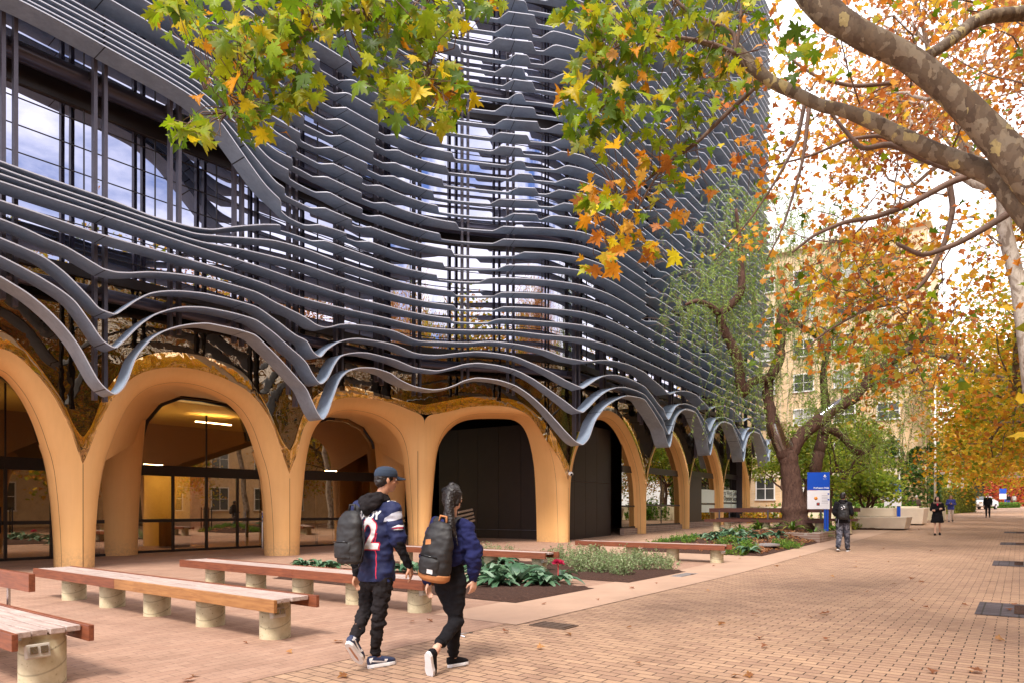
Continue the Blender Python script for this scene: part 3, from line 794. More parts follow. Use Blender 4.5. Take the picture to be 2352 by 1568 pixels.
# mirror bands between the cladding and the glass
def band(fa, ga, off=OG + 0.012, n=60):
    a, b = list(arc_resample(fa[0], fa[1], 72)), list(arc_resample(ga[0], ga[1], 72))
    a = [smooth1(smooth1(q, 5), 3) for q in a]; b = [smooth1(smooth1(q, 7), 5) for q in b]; n = 72
    A = pz(a[0], a[1], OG + 0.002); B = pz(b[0], b[1], OG + 0.02)
    M = (A + B) / 2; nn = pz(a[0], a[1], off + 0.10) - pz(a[0], a[1], off); M = M + nn * 0.1
    mb = MB(); mb.grid(np.stack([A, M, B], 0)); mb.build('mirror_band', MATS['gold_mirror'], BLD)
glz = []
for i, g in enumerate((GA0, GA1, GA2, GA3)):
    gs = list(tab(g, OG)); gs[0][0] = fS[i][0][0]; gs[0][-1] = fS[i][0][-1]
    band(fS[i], gs); glz.append(gs)
for FS_, FZ_ in bays:
    u = np.linspace(0, 1, len(FS_)); gzv = FZ_ + 0.32 - 0.10 * np.sin(math.pi * u)
    gs = [FS_, gzv]; band((FS_, FZ_), gs); glz.append(gs)
GS = np.concatenate([g[0] for g in glz]); GZ = np.concatenate([g[1] for g in glz])
o_ = np.argsort(GS, kind='stable'); GS = GS[o_]; GZ = GZ[o_]
def glass_bottom(s): return np.interp(s, GS, GZ)
TOPZ = 34.0
def glass_part(name, s0, s1, z0, z1, mat, off, step=0.12):
    s = np.arange(s0, s1 + 1e-6, step)
    zb = np.maximum(glass_bottom(s), z0) if z0 is None or z0 < 6.6 else np.full(len(s), z0)
    A = pz(s, zb, off); B = pz(s, np.full(len(s), z1), off)
    mb = MB(); mb.grid(np.stack([A, B], 0)); return mb.build(name, MATS[mat], BLD, smooth=True)
glass_part('mirror_glazing', -6.4, GS[-1], 0, 6.9, 'bronze_mirror', OG)
glass_part('curtain_glazing', -6.4, SMAX - 0.2, 6.9, TOPZ, 'mirror_glass', OG, 0.4)
# floor edges, glazing bars
def rail(s0, s1, z, off, hx, hz, name='rail', mat='steel', step=0.4):
    s = np.arange(s0, s1, step); mb = MB()
    P = [pz(s, np.full(len(s), z + b), off + a) for a, b in ((-hx, -hz), (hx, -hz), (hx, hz), (-hx, hz), (-hx, -hz))]
    mb.grid(np.stack(P, 0)); return mb.build(name, MATS[mat], BLD, smooth=False)
for z in (6.9, 11.0, 15.6, 20.2, 24.8, 29.4):
    rail(-6.4, SMAX - 0.4, z, OG + 0.03, 0.04, 0.30 if z > 7 else 0.12, 'floor_edge', 'frame_dark')
zz = 7.4
while zz < 34:
    rail(-6.4, SMAX - 0.4, zz, OG + 0.006, 0.009, 0.010, 'glazing_bar', 'frame_dark', 0.8); zz += 0.6 if zz < 20 else 1.2
mb = MB()
for s_ in np.arange(-5.6, SMAX - 0.5, 1.61):
    p = plan(s_ + 0.8, OG + 0.008); t = plan(s_ + 0.9, OG) - plan(s_ + 0.8, OG)
    mb.box((p[0], p[1], 19.5), (0.022, 0.03, 26.0), math.atan2(t[1], t[0]))
mb.build('vertical_glazing_bars', MATS['frame_dark'], BLD, smooth=False)
# steel posts in pairs
pp = [24, 233, 405, 551, 675, 782, 875, 960, 1069, 1174, 1328]
post_s = [sx(x, 0.0) for x in pp]
post_s = [post_s[0] - 1.61 * 2, post_s[0] - 1.61] + post_s + [post_s[-1] + 1.75 + 1.72 * i for i in range(13)]
for s_ in post_s:
    if s_ > SMAX - 0.6: break
    for d in (-0.105, 0.105):
        s2 = s_ + d; p = plan(s2, -0.10); t = plan(s2 + .05, 0) - plan(s2 - .05, 0)
        zb = float(fin_z(1, np.array([s2]))[0]) - 0.12
        mb = MB(); mb.box((p[0], p[1], (zb + 33.5) / 2), (0.075, 0.15, 33.5 - zb), math.atan2(t[1], t[0]))
        mb.build('steel_post', MATS['steel'], BLD, smooth=False)
# big round tubes behind the posts, with brackets
for z in (6.35, 11.15, 15.95, 20.7, 25.4, 30.1):
    s = np.arange(-6.3, SMAX - 0.8, 0.3); mb = MB(); mb.tube(pz(s, np.full(len(s), z), -0.62), 0.21 if z > 7 else 0.15, 16)
    mb.build('round_tube', MATS['pipe_steel'], BLD)
    for s_ in post_s:
        if s_ > 17 or z > 17: break
        for d in (-0.105, 0.105):
            a = pz(np.array([s_ + d, s_ + d]), z, np.array([-0.17, -0.95])); v = a[1] - a[0]
            mb = MB(); mb.box((a[0] + a[1]) / 2, (np.linalg.norm(v), 0.03, 0.16), math.atan2(v[1], v[0]))
            mb.build('bracket', MATS['frame_dark'], BLD, smooth=False)
# hidden body of the building behind the glass, so that nothing shows through
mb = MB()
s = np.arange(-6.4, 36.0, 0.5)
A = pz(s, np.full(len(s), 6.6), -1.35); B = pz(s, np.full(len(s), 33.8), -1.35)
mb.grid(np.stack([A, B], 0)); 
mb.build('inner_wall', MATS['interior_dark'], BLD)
mb = MB()
p0 = plan(-6.4, OG); 
rp = [plan(x, OG) for x in np.arange(-6.4, SMAX - 0.2, 1.0)]
bk = [np.array((-24.0, 34.0)), ]
ring = [np.array((*p, 33.95)) for p in rp] + [np.array((0, 62, 33.95)), np.array((-30, 30, 33.95))]
mb.add(ring, [tuple(range(len(ring)))]); 
mb.build('roof', MATS['steel'], BLD, smooth=False)
pA, pB = plan(SMAX - 0.2, OG), np.array((0.0, 62.0)); pC = np.array((-30.0, 30.0)); pD = plan(-6.4, OG)
mb = MB()
for a, b in ((pA, pB), (pB, pC), (pC, pD)):
    mb.add([(a[0], a[1], 0), (b[0], b[1], 0), (b[0], b[1], 33.9), (a[0], a[1], 33.9)], [(0, 1, 2, 3)])
mb.build('rear_wall', MATS['steel'], BLD, smooth=False)
# ------------------------------------------------------------------ entrance: glazed doors, lobby, black walls
BKD = -5.75
def wallpanel(mb, s0, s1, z0, z1, off, th=0.06):
    for off2 in (0,):
        P = pz(np.array([s0, s1]), 0, off); t = P[1] - P[0]; L_ = np.linalg.norm(t); c = (P[0] + P[1]) / 2
        mb.box((c[0], c[1], (z0 + z1) / 2), (L_, th, z1 - z0), math.atan2(t[1], t[0]))
sL = sx(-60, -5.0); sR = sx(905, -4.6)
# glass sheet and frames (bay by bay)
def door_bay(s0, s1, off, mull, handles=()):
    mb = MB(); wallpanel(mb, s0, s1, 0.06, 4.9, off, 0.012); mb.build('entrance_glass', MATS['door_glass'], BLD, smooth=False)
    fr = MB()
    for z, h in ((0.04, 0.08), (2.62, 0.34), (1.02, 0.10)): wallpanel(fr, s0, s1, z - h / 2, z + h / 2, off, 0.07)
    for m in mull:
        P = plan(m, off); t = plan(m + .1, off) - P
        fr.box((P[0], P[1], 1.3), (0.07, 0.10, 2.58), math.atan2(t[1], t[0]))
        if m in handles:
            pass
    fr.build('door_frame', MATS['frame_dark'], BLD, smooth=False)
    for m in handles:
        for d in (-0.13, 0.13):
            P = plan(m + d, off + 0.10); h = MB(); h.tube([(P[0], P[1], 0.75), (P[0], P[1], 1.45)], 0.018, 8)
            for zz_ in (0.82, 1.38):
                q = plan(m + d, off); h.tube([(P[0], P[1], zz_), (q[0], q[1], zz_)], 0.012, 6)
            h.build('door_handle', MATS['frame_dark'], BLD)
m1 = [sx(x, BKD) for x in (312, 397, 474, 545, 604)]
door_bay(sx(205, BKD), sx(640, BKD), BKD, m1, (m1[2],))
m0 = [sx(x, -5.2) for x in (-70, 12, 118)]
door_bay(sx(-130, -5.2), sx(245, -5.2), -5.2, m0, (m0[1],))
m2 = [sx(x, -4.9) for x in (676, 727, 781, 835)]
door_bay(sx(655, -4.9), sx(930, -4.9), -4.9, m2, (m2[2],))
mb = MB(); wallpanel(mb, m1[2] - 0.02, m1[2] + 0.02, 2.75, 4.55, BKD, 0.06); mb.build('mullion', MATS['frame_dark'], BLD, smooth=False)
mb = MB(); wallpanel(mb, m0[1] - 0.02, m0[1] + 0.02, 2.75, 4.75, -5.2, 0.06); mb.build('mullion', MATS['frame_dark'], BLD, smooth=False)
# black arched frames round the doors
for (bs, bz), off in ((B1, BKO), (B0, -5.0), (B2, -4.6)):
    bs2, bz2 = arc_resample(bs, bz, 50); mb = MB()
    c = (bs2[0] + bs2[-1]) / 2
    ins = 0.94; A = pz(bs2, bz2, off + 0.01); Bq = pz(c + (bs2 - c) * ins, bz2 - 0.10 * np.sin(np.linspace(0, math.pi, 50)), off + 0.01); Cq = pz(c + (bs2 - c) * ins, bz2 - 0.10 * np.sin(np.linspace(0, math.pi, 50)), off - 0.25)
    mb.grid(np.stack([A, Bq, Cq], 0)); mb.build('arch_frame', MATS['frame_dark'], BLD)
# lobby behind: floor, ceiling, back walls
LOB = empty('lobby_room', (0, 0, 0), 0)
LOB.name = 'lobby'; LOB.parent = BLD
def lob(name, s0, s1, z0, z1, off, mat, th=0.1):
    mb = MB(); wallpanel(mb, s0, s1, z0, z1, off, th); return mb.build(name, MATS[mat], LOB, smooth=False)
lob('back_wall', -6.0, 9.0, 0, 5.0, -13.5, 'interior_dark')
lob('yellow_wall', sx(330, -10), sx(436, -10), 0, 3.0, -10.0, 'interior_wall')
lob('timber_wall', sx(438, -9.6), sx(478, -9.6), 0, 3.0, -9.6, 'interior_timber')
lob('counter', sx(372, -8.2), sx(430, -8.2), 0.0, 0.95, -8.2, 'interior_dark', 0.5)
mb = MB(); P = [pz(np.array([-6, 9.0]), z, np.array([o_, o_])) for o_, z in ((-5.0, 0.002), (-13.5, 0.002))]
mb.grid(np.stack(P, 0)); mb.build('lobby_floor', MATS['interior_floor'], LOB, smooth=False)
mb = MB(); P = [pz(np.array([-6, 9.0]), z, np.array([o_, o_])) for o_, z in ((-5.6, 5.0), (-13.5, 5.0))]
mb.grid(np.stack(P, 0)); mb.build('lobby_ceiling', MATS['interior_wall'], LOB, smooth=False)
b = NB('lit_strip'); e = b.n('ShaderNodeEmission'); e.inputs[0].default_value = (1, 0.86, 0.62, 1); e.inputs[1].default_value = 42.0; b.l(e.outputs[0], b.out.inputs[0])
for s_, off, z, ln in ((sx(352, -8), -8.0, 2.93, 0.6), (sx(392, -9), -9.0, 2.93, 0.1), (sx(760, -7), -7.0, 2.95, 0.5), (sx(410, -8.5), -8.8, 2.93, 1.4), (sx(20, -8.5), -8.8, 2.93, 1.0), (sx(500, -8.5), -8.8, 4.7, 1.4), (sx(780, -8.5), -8.8, 2.93, .5)):
    P = plan(s_, off); mb = MB(); mb.box((P[0], P[1], z), (ln, 0.10, 0.03), 0.9); mb.build('ceiling_light', MATS['lit_strip'], LOB, smooth=False)
# black walls at the corner
cn = np.array((2.17, 27.3)); mdir = np.array((-0.83, 0.56)); mdir /= np.linalg.norm(mdir)
blk = empty('black_wall', (0, 0, 0)); blk.parent = BLD
def panel(a, b, z0, z1, mat, par, name, th=0.05):
    c = (a + b) / 2; v = b - a; mb = MB(); mb.box((c[0], c[1], (z0 + z1) / 2), (np.linalg.norm(v), th, z1 - z0), math.atan2(v[1], v[0]))
    return mb.build(name, MATS[mat], par, smooth=False)
x0 = 0.0
for ln in (1.0, 1.15, 1.15, 1.1, 1.1, 1.1):
    panel(cn + mdir * (x0 + 0.008), cn + mdir * (x0 + ln - 0.008), 0.52, 4.9, 'black_panel', blk, 'wall_panel')
    panel(cn + mdir * (x0 + 0.008), cn + mdir * (x0 + ln - 0.008), 0.0, 0.50, 'black_panel', blk, 'wall_panel')
    x0 += ln
panel(cn + mdir * 0 - np.array((0, -.04)), cn + mdir * x0 - np.array((0, -.04)), 0.0, 4.9, 'grey_print', blk, 'joint_backing')
x0 = 0.0
for ln in (0.62, 0.95, 1.0, 1.35):
    for z0, z1 in ((0.0, 2.5), (2.515, 4.9)):
        panel(cn + U3 * (x0 + 0.006), cn + U3 * (x0 + ln - 0.006), z0, z1, 'black_panel', blk, 'wall_panel')
    x0 += ln
# side windows of the arcade along the walk: glass behind each arch, brick plinth, transoms
for i in range(len(TB) - 1):
    a, b_ = TB[i], TB[i + 1]
    if i == 0: a = sx(1407, OC - 0.35)
    off = OG - 0.42; zb0 = zb_at((a + b_) / 2) - 0.1
    mb = MB(); wallpanel(mb, a, b_, zb0 + 0.25, 5.3, off, 0.012); mb.build('side_window', MATS['window_glass'], BLD, smooth=False)
    fr = MB()
    wallpanel(fr, a, b_, zb0 + 0.22, zb0 + 0.30, off, 0.07); wallpanel(fr, a, b_, zb0 + 1.18, zb0 + 1.26, off, 0.06); wallpanel(fr, a, b_, zb0 + 2.75, zb0 + 3.05, off, 0.08)
    for m in np.linspace(a, b_, 3 if i else 2)[1:-1] if i else []:
        P = plan(m, off); t = plan(m + .1, off) - P; fr.box((P[0], P[1], zb0 + 1.5), (0.025, 0.05, 2.5), math.atan2(t[1], t[0]))
    fr.build('window_frame', MATS['frame_dark'], BLD, smooth=False)
    mb = MB(); wallpanel(mb, a, b_, zb0 - 0.3, zb0 + 0.22, off + 0.02, 0.2); mb.build('brick_plinth', MATS['plinth_brick'], BLD, smooth=False)
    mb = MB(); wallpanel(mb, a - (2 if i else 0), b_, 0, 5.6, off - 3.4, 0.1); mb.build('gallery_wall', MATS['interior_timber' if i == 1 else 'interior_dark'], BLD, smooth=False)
# gallery door (dark) and frosted film with its lettering
off = OG - 0.42
i = 2; a, b_ = TB[2], TB[3]; zb0 = zb_at((a + b_) / 2) - 0.1
mb = MB(); wallpanel(mb, a + 0.3, a + (b_ - a) * 0.50, zb0 + 0.02, zb0 + 2.75, off + 0.05, 0.06); mb.build('gallery_door', MATS['black_panel'], BLD, smooth=False)
def text_obj(body, size, mat, parent, M, name='lettering', bold=0.0, align='CENTER', ext=0.002, spacing=1.0, sxx=1.0):
    cu = bpy.data.curves.new('t', 'FONT'); cu.body = body; cu.size = size; cu.align_x = align; cu.align_y = 'CENTER'; cu.extrude = ext; cu.offset = bold; cu.space_character = spacing
    t = bpy.data.objects.new('t', cu); COL.objects.link(t)
    dg = bpy.context.evaluated_depsgraph_get(); me = bpy.data.meshes.new_from_object(t.evaluated_get(dg))
    bpy.data.objects.remove(t)
    me.transform(Matrix.Diagonal((sxx, 1, 1, 1)))
    me.transform(M); me.materials.clear(); me.materials.append(MATS[mat])
    o = bpy.data.objects.new(name, me); COL.objects.link(o); o.parent = parent
    return o
def frame_mat(org, right, up=(0, 0, 1)):       # letters run along 'right', stand along 'up'
    r = Vector(right).normalized(); u = Vector(up).normalized(); n = r.cross(u)
    M = Matrix((r, u, n)).transposed().to_4x4(); M.translation = Vector(org); return M
for (sa, sb) in ((TB[2] + (TB[3] - TB[2]) * 0.50, TB[3] - 0.45), (TB[3] + 0.35, TB[4] - 0.4)):
    zb1 = zb_at((sa + sb) / 2) - 0.1
    mb = MB(); wallpanel(mb, sa, sb, zb1 + 1.27, zb1 + 2.05, off + 0.018, 0.004); mb.build('frosted_film', MATS['frosted_film'], BLD, smooth=False)
    mb = MB(); wallpanel(mb, sa, sb, zb1 + 0.72, zb1 + 1.17, off + 0.018, 0.004); mb.build('frosted_film', MATS['frosted_film'], BLD, smooth=False)
sm = (TB[3] + TB[4]) / 2 - 0.1; P = plan(sm, off + 0.026); t = plan(sm + .1, 0) - plan(sm, 0); zb1 = zb_at(sm) - 0.1
text_obj('Arts West Gallery', 0.42, 'black_print', BLD, frame_mat((P[0], P[1], zb1 + 1.84), (t[0], t[1], 0)), sxx=1.15)
text_obj('Opening Soon', 0.42, 'black_print', BLD, frame_mat((P[0], P[1], zb1 + 1.50), (t[0], t[1], 0)), bold=0.008, sxx=1.15)
# ------------------------------------------------------------------ ground
def LQ(L_, q, dz=0.0):
    x = PM[0] * L_ + PD[0] * q; y = PM[1] * L_ + PD[1] * q
    return np.array((x, y, gz(x, y) + dz))
def lq(p): return float(PM[0] * p[0] + PM[1] * p[1]), float(PD[0] * p[0] + PD[1] * p[1])
def sheet(name, L0, L1, q0, q1, dz, mat, kind='structure', nl=2, step=1.0):
    qs = np.unique(np.concatenate([np.arange(q0, q1, step), [q1]])); ls = np.linspace(L0, L1, nl)
    P = np.array([[LQ(l, q, dz) for l in ls] for q in qs])
    mb = MB(); mb.grid(P, flip=True); o = mb.build(name, MATS[mat]); return tag(o, kind=kind)
qs = np.concatenate([np.arange(-60, 0, 6), np.arange(0, 30, 0.5), np.arange(30, 140, 4), np.arange(140, 700, 60)])
ls = np.array([-700, -200, -60, -30, -10, 0, 10, 30, 60, 200, 700])
def LQf(l, q):
    p = LQ(l, min(q, 150)); x = PM[0] * l + PD[0] * q; y = PM[1] * l + PD[1] * q; return (x, y, p[2])
mb = MB(); mb.grid(np.array([[LQf(l, q) for l in ls] for q in qs]), flip=True)
tag(mb.build('ground', MATS['paving']), kind='structure')
sheet('forecourt_paving', -26, -5.0, -6, 24, 0.004, 'forecourt', nl=2)
sheet('concrete_band', -6.2, -4.85, 6.6, 60, 0.008, 'concrete_band', nl=2)
sheet('gallery_path', -11.8, -6.2, 17.2, 60, 0.008, 'concrete_band', nl=2)
# planting beds: slightly mounded soil
def bed(name, L0, L1, q0, q1, mound, seed, label=None):
    n1, n2 = int((L1 - L0) * 8), int((q1 - q0) * 8); rs = np.random.default_rng(seed)
    base = rs.random((n2 // 3 + 4, n1 // 3 + 4))
    P = np.zeros((n2 + 1, n1 + 1, 3))
    for j in range(n2 + 1):
        for i in range(n1 + 1):
            l = L0 + (L1 - L0) * i / n1; q = q0 + (q1 - q0) * j / n2
            e = min(i, n1 - i, j, n2 - j) / 8.0
            h = base[j // 3, i // 3] * 0.03 * min(1, e * 2) + rs.random() * 0.025 * min(1, e * 6)
            P[j, i] = LQ(l, q, 0.013 + min(mound, e * 0.25) + h)
    mb = MB(); mb.grid(P, flip=True); o = mb.build(name, MATS['soil']); return tag(o, kind='structure')
def bedz(bd, l, q):
    L0, L1, q0, q1, m = bd
    e = min(l - L0, L1 - l, q - q0, q1 - q); p = LQ(l, q); return p[2] + 0.015 + min(m, max(0, e) * 0.25)
a = lq(G(1184, 1385)); b_ = lq(G(1366, 1351)); c = lq(G(627, 1327))
BEDA = (c[0], (a[0] + b_[0]) / 2 - 0.0, a[1] - 0.0, b_[1], 0.03)
a = lq(G(1444, 1338)); b_ = lq(G(1568, 1312))
BEDB = (a[0] - 6.0, a[0], a[1], b_[1], 0.03)
a = lq(G(1750, 1277))
BEDC = (a[0] - 4.0, a[0], a[1], a[1] + 13.0, 0.30)
BEDD = (a[0] - 1.6, a[0] + 0.3, a[1] + 17.5, a[1] + 23.0, 0.15)
bed('soil_bed', *BEDA, seed=1); bed('soil_bed', *BEDB, seed=2); bed('soil_bed', *BEDC, seed=3); bed('soil_bed', *BEDD, seed=4)
print('BEDS', BEDA, BEDB, BEDC)
# tree pits with dark pavers at the right
for px, py in ((2238, 1410), (2278, 1298), (2296, 1250), (2306, 1221)):
    l, q = lq(G(px, py))
    o = sheet('tree_pit_paving', l, l + 1.7, q, q + 1.5, 0.008, 'dark_paver')
    o = sheet('tree_pit_soil', l + 0.42, l + 1.5, q + 0.3, q + 1.3, 0.014, 'soil')
# drain covers
for px, py, w, h, m, nm, lb in ((1272, 1436, 0.32, 0.5, 'dark_grate', 'drain_grate', 'small dark rectangular drain grate set in the brick walk'),
                                (1572, 1320, 0.9, 0.25, 'iron_cover', 'service_cover', 'long narrow metal service cover in the paving beside the beds')):
    l, q = lq(G(px, py)); p = LQ(l, q); mb = MB(); mb.box((0, 0, 0.006), (h, w, 0.012))
    mb.box((0, 0, 0.014), (h * 0.86, w * 0.86, 0.006))
    for k in range(5): mb.box((h * 0.8 * (k / 4 - 0.5), 0, 0.019), (0.02, w * 0.8, 0.004))
    o = mb.build(nm, MATS[m], None, smooth=False, loc=p); o.rotation_euler = (0, 0, -ANG); tag(o, lb, 'drain cover')
l, q = lq(G(1812, 1266)); l = BEDC[1] - 0.62; p = LQ(l, q); p[2] = bedz(BEDC, l, q) + 0.0; mb = MB(); mb.lathe((0, 0, 0), [(0.52, 0), (0.52, 0.05), (0.49, 0.055), (0.49, 0.045), (0.44, 0.045), (0.44, 0.055), (0.02, 0.055)], 36)
o = mb.build('manhole_cover', MATS['iron_cover'], None, loc=p, auto=30); tag(o, 'round grey manhole cover lying in the soil at the bed corner', 'manhole cover')
# brick planter edge at the end of bed C
def lbox(mb, L0, L1, q0, q1, z0, z1, mat=0):
    c = LQ((L0 + L1) / 2, (q0 + q1) / 2); mb.box((c[0], c[1], c[2] + (z0 + z1) / 2), (L1 - L0, q1 - q0, z1 - z0), -ANG, mat)
# ------------------------------------------------------------------ benches
def bench(name, label, right, length, nleg, leg0, legd, first='jarrah', second='jarrah', split=0.45, box=True, ang=None, zoff=0.0):
    """timber slat bench on round concrete legs; origin under the right-hand end, running to the left"""
    d = -PM if ang is None else np.array(ang)
    root = empty(name, (right[0], right[1], gz(*right) + zoff), math.atan2(d[1], d[0]), label, 'bench', 'long timber benches on concrete legs')
    Wd, T = 0.60, 0.46          # local x runs along the bench, local -y is away from the viewer's side
    sgn = -1                     # depth direction in local y: +PD side
    ly = 1 if (-d[1] * PD[0] + d[0] * PD[1]) > 0 else -1
    rs = random.Random(len(label))
    # slats
    nw = 4; w = 0.102; gap = 0.016; y0 = 0.052
    for i in range(nw):
        y = ly * (y0 + i * (w + gap) + w / 2); x0 = 0.10 + 0.02 * (i % 2)
        for a, b_ in ((x0, length * split), (length * split + 0.006, length - 0.02)):
            m = MB(); m.box(((a + b_) / 2, y, T - 0.022 + rs.uniform(-.0015, .0015)), (b_ - a, w, 0.044)); m.build('slat', MATS['weathered_wood'], root, smooth=False, bevel=0.004)
    for i, y in enumerate((0.020, Wd - 0.06)):
        off = 0.0
        for a, b_, mt in ((off, length * split, second), (length * split + 0.004, length, first)):
            m = MB(); m.box(((a + b_) / 2, ly * y, T - 0.058), (b_ - a, 0.042, 0.128)); m.build('fascia', MATS[mt if i == 0 else 'jarrah'], root, smooth=False, bevel=0.004)
    for k in range(nleg):
        x = leg0 + legd * k; m = MB()
        m.lathe((x, ly * Wd * 0.5, -0.02), [(0.163, 0), (0.163, 0.38), (0.155, 0.39), (0.155, T - 0.03)], 32)
        m.build('leg', MATS['concrete_leg'], root, auto=40)
        m = MB(); m.box((x, ly * Wd * 0.5, T - 0.07), (0.06, 0.48, 0.04)); m.build('bracket', MATS['stainless'], root, smooth=False)
    if box:
        m = MB(); m.box((leg0 - 0.19, ly * 0.20, 0.30), (0.07, 0.16, 0.11), ry=0.25)
        bo = m.build('power_box', MATS['grey_plastic'], root, smooth=False, bevel=0.01)
        for yy in (0.165, 0.235):
            m = MB(); m.box((leg0 - 0.228, ly * yy, 0.315), (0.012, 0.05, 0.055), ry=0.25); m.build('socket', MATS['stainless'], bo, smooth=False)
    return root
def at_h(px, py, h):              # point at height h above the paving
    return G(px, py, h)
r1 = at_h(629, 1380, .46)[:2]
bench('long_bench', 'timber slat bench nearest in full view, right half of its front board honey coloured', r1, 6.37, 5, 0.42, 1.30, 'jarrah', 'honey_wood', 0.56)
r2 = at_h(971, 1334, .46)[:2]
bench('long_bench', 'second timber slat bench, directly behind the walking man, all red boards', r2, 6.15, 5, 0.35, 1.28)
r3 = at_h(1252, 1270, .46)[:2]
bench('long_bench', 'timber slat bench standing in the middle planting bed behind the walking woman', r3, 6.3, 5, 0.35, 1.35)
r4 = at_h(1664, 1252, .46)[:2]
bench('long_bench', 'timber slat bench beside the big planting bed, beyond the silvery shrubs', r4 , 4.3, 4, 0.30, 1.18, split=0.5)
r0 = at_h(27, 1459, .46)[:2]
b0 = bench('long_bench', 'timber slat bench at the left edge with a power outlet box and low backrest', r0, 5.0, 3, 0.30, 1.6)
m = MB(); m.box((1.35 + 1.42, 0, 0.70), (2.6, 0.055, 0.17)); bk = m.build('backrest', MATS['jarrah'], b0, smooth=False, bevel=0.004)
ly0 = 1 if (-(-PM)[1] * PD[0] + (-PM)[0] * PD[1]) > 0 else -1
bk.location = (0, ly0 * 0.62, 0); bk.location.x = 0.02
for x in (2.2, 3.6):
    m = MB(); m.box((x, ly0 * 0.65, 0.55), (0.05, 0.02, 0.36)); m.build('backrest_post', MATS['stainless'], b0, smooth=False)
# benches with backrests round the big tree (dark, weathered)
def back_bench(label, L0, q, length, z=0.0):
    p = LQ(L0, q, z); d = -PM
    root = empty('backrest_bench', p, math.atan2(d[1], d[0]), label, 'bench', 'dark benches with backrests round the big tree')
    ly = ly0
    for y in (0.0, 0.16, 0.32):
        m = MB(); m.box((length / 2, ly * y, 0.45), (length, 0.14, 0.05)); m.build('slat', MATS['dark_wood'], root, smooth=False)
    m = MB(); m.box((length / 2, ly * -0.08, 0.42), (length, 0.04, 0.12)); m.build('fascia', MATS['dark_wood'], root, smooth=False)
    m = MB(); m.box((length / 2, ly * 0.50, 0.86), (length, 0.045, 0.17)); m.build('backrest', MATS['dark_wood'], root, smooth=False)
    for x in (0.45, length / 2, length - 0.45):
        m = MB(); m.cyl((x, ly * 0.18, -0.3), 0.16, 0.72, 20); m.build('leg', MATS['concrete_leg'], root, auto=40)
        m = MB(); m.box((x, ly * 0.47, 0.62), (0.06, 0.02, 0.5)); m.build('backrest_post', MATS['steel'], root, smooth=False)
    return root
def Lof(px, py): return lq(G(px, py))
back_bench('dark timber bench with backrest right behind the blue direction sign', -5.9, 28.6, 5.0, 0.25)
back_bench('dark timber bench with backrest behind the strappy leaved plants, farther row', -5.6, 32.5, 6.2, 0.20)
# brick planter edges
m = MB(); lbox(m, -7.6, BEDC[1] + 0.05, 25.9, 26.3, -0.1, 0.34); lbox(m, BEDC[1] - 0.30, BEDC[1] + 0.06, 26.3, 28.4, -0.1, 0.345)
tag(m.build('brick_planter_edge', MATS['plinth_brick'], smooth=False), 'low brown brick planter edge at the big bed, behind the man with the backpack', 'planter edge')
# ------------------------------------------------------------------ blue signs
def sign(label, px, py_base, h, w, ppx, text=True, group=None, depth=None, face=(1, 0)):
    p = G(px, py_base) if depth is None else np.array((((px - CX) / F) * depth, depth, gz(((px - CX) / F) * depth, depth)))
    fx = np.array(face, float); fx /= np.linalg.norm(fx)
    root = empty('direction_sign', p, math.atan2(fx[1], fx[0]), label, 'sign', group)
    m = MB(); m.box((w * 0.36, 0, h * 0.5), (w * 0.20, 0.07, h)); m.build('post', MATS['sign_blue'], root, smooth=False, bevel=0.004)
    m = MB(); m.box((w * 0.36, -0.037, h * 0.26), (0.012, 0.006, h * 0.5)); m.build('post_groove', MATS['black_print'], root, smooth=False)
    m = MB(); m.box((0, -0.045, h - 0.46 * h * 0.27 - 0.0), (w, 0.05, h * 0.27 * 0.98)); m.build('blue_panel', MATS['sign_blue'], root, smooth=False, bevel=0.003)
    m = MB(); m.box((0, -0.045, h * 0.60), (w, 0.05, h * 0.28)); wp = m.build('white_panel', MATS['sign_white'], root, smooth=False, bevel=0.003)
    if text:
        fm = lambda x, z: Matrix.Translation((x, -0.073, z)) @ Matrix.Rotation(math.radians(90), 4, 'X')
        text_obj('Professors Walk', 0.082, 'sign_white', root, fm(w * 0.12, h * 0.775), bold=0.003)
        # small white crest with its name line
        text_obj('MELBOURNE', 0.024, 'sign_white', root, fm(w * 0.28, h * 0.91))
        m = MB()
        for dx, dz, a, c in ((0, 0.03, 0.05, 0.05), (-0.035, -0.01, 0.03, 0.03), (0.035, -0.01, 0.03, 0.03), (0, -0.03, 0.055, 0.022)):
            m.box((w * 0.28 + dx, -0.0715, h * 0.95 + dz), (a, 0.003, c), ry=0.5)
        m.build('crest', MATS['sign_white'], root, smooth=False)
        m = MB(); m.tube([(-w * 0.12, -0.071, h * 0.62), (-w * 0.12, -0.075, h * 0.62)], 0.065, 20); m.build('round_emblem', MATS['sign_orange'], wp)
        m = MB(); m.box((-w * 0.02, -0.0725, h * 0.535), (0.11, 0.004, 0.11)); m.build('map_square', MATS['black_print'], wp, smooth=False)
        m = MB(); m.tube([(-w * 0.02, -0.0745, h * 0.535), (-w * 0.02, -0.077, h * 0.535)], 0.035, 12); m.build('portrait_dot', MATS['red_print'], wp)
        for i in range(6):
            m = MB(); m.box((w * 0.28, -0.0715, h * (0.66 - 0.022 * i)), (w * 0.28, 0.003, 0.011)); m.build('text_line', MATS['grey_print'], wp, smooth=False)
        for zz_ in (0.685, 0.60):
            m = MB(); m.box((w * 0.44, -0.072, h * zz_), (0.06, 0.004, 0.05)); m.build('arrow_tile', MATS['sign_blue'], wp, smooth=False)
        m = MB(); m.box((-w * 0.25, -0.072, h * 0.742), (w * 0.4, 0.004, 0.01)); m.build('red_line', MATS['red_print'], wp, smooth=False)
    return root
yaw = np.array((0.985, -0.17))
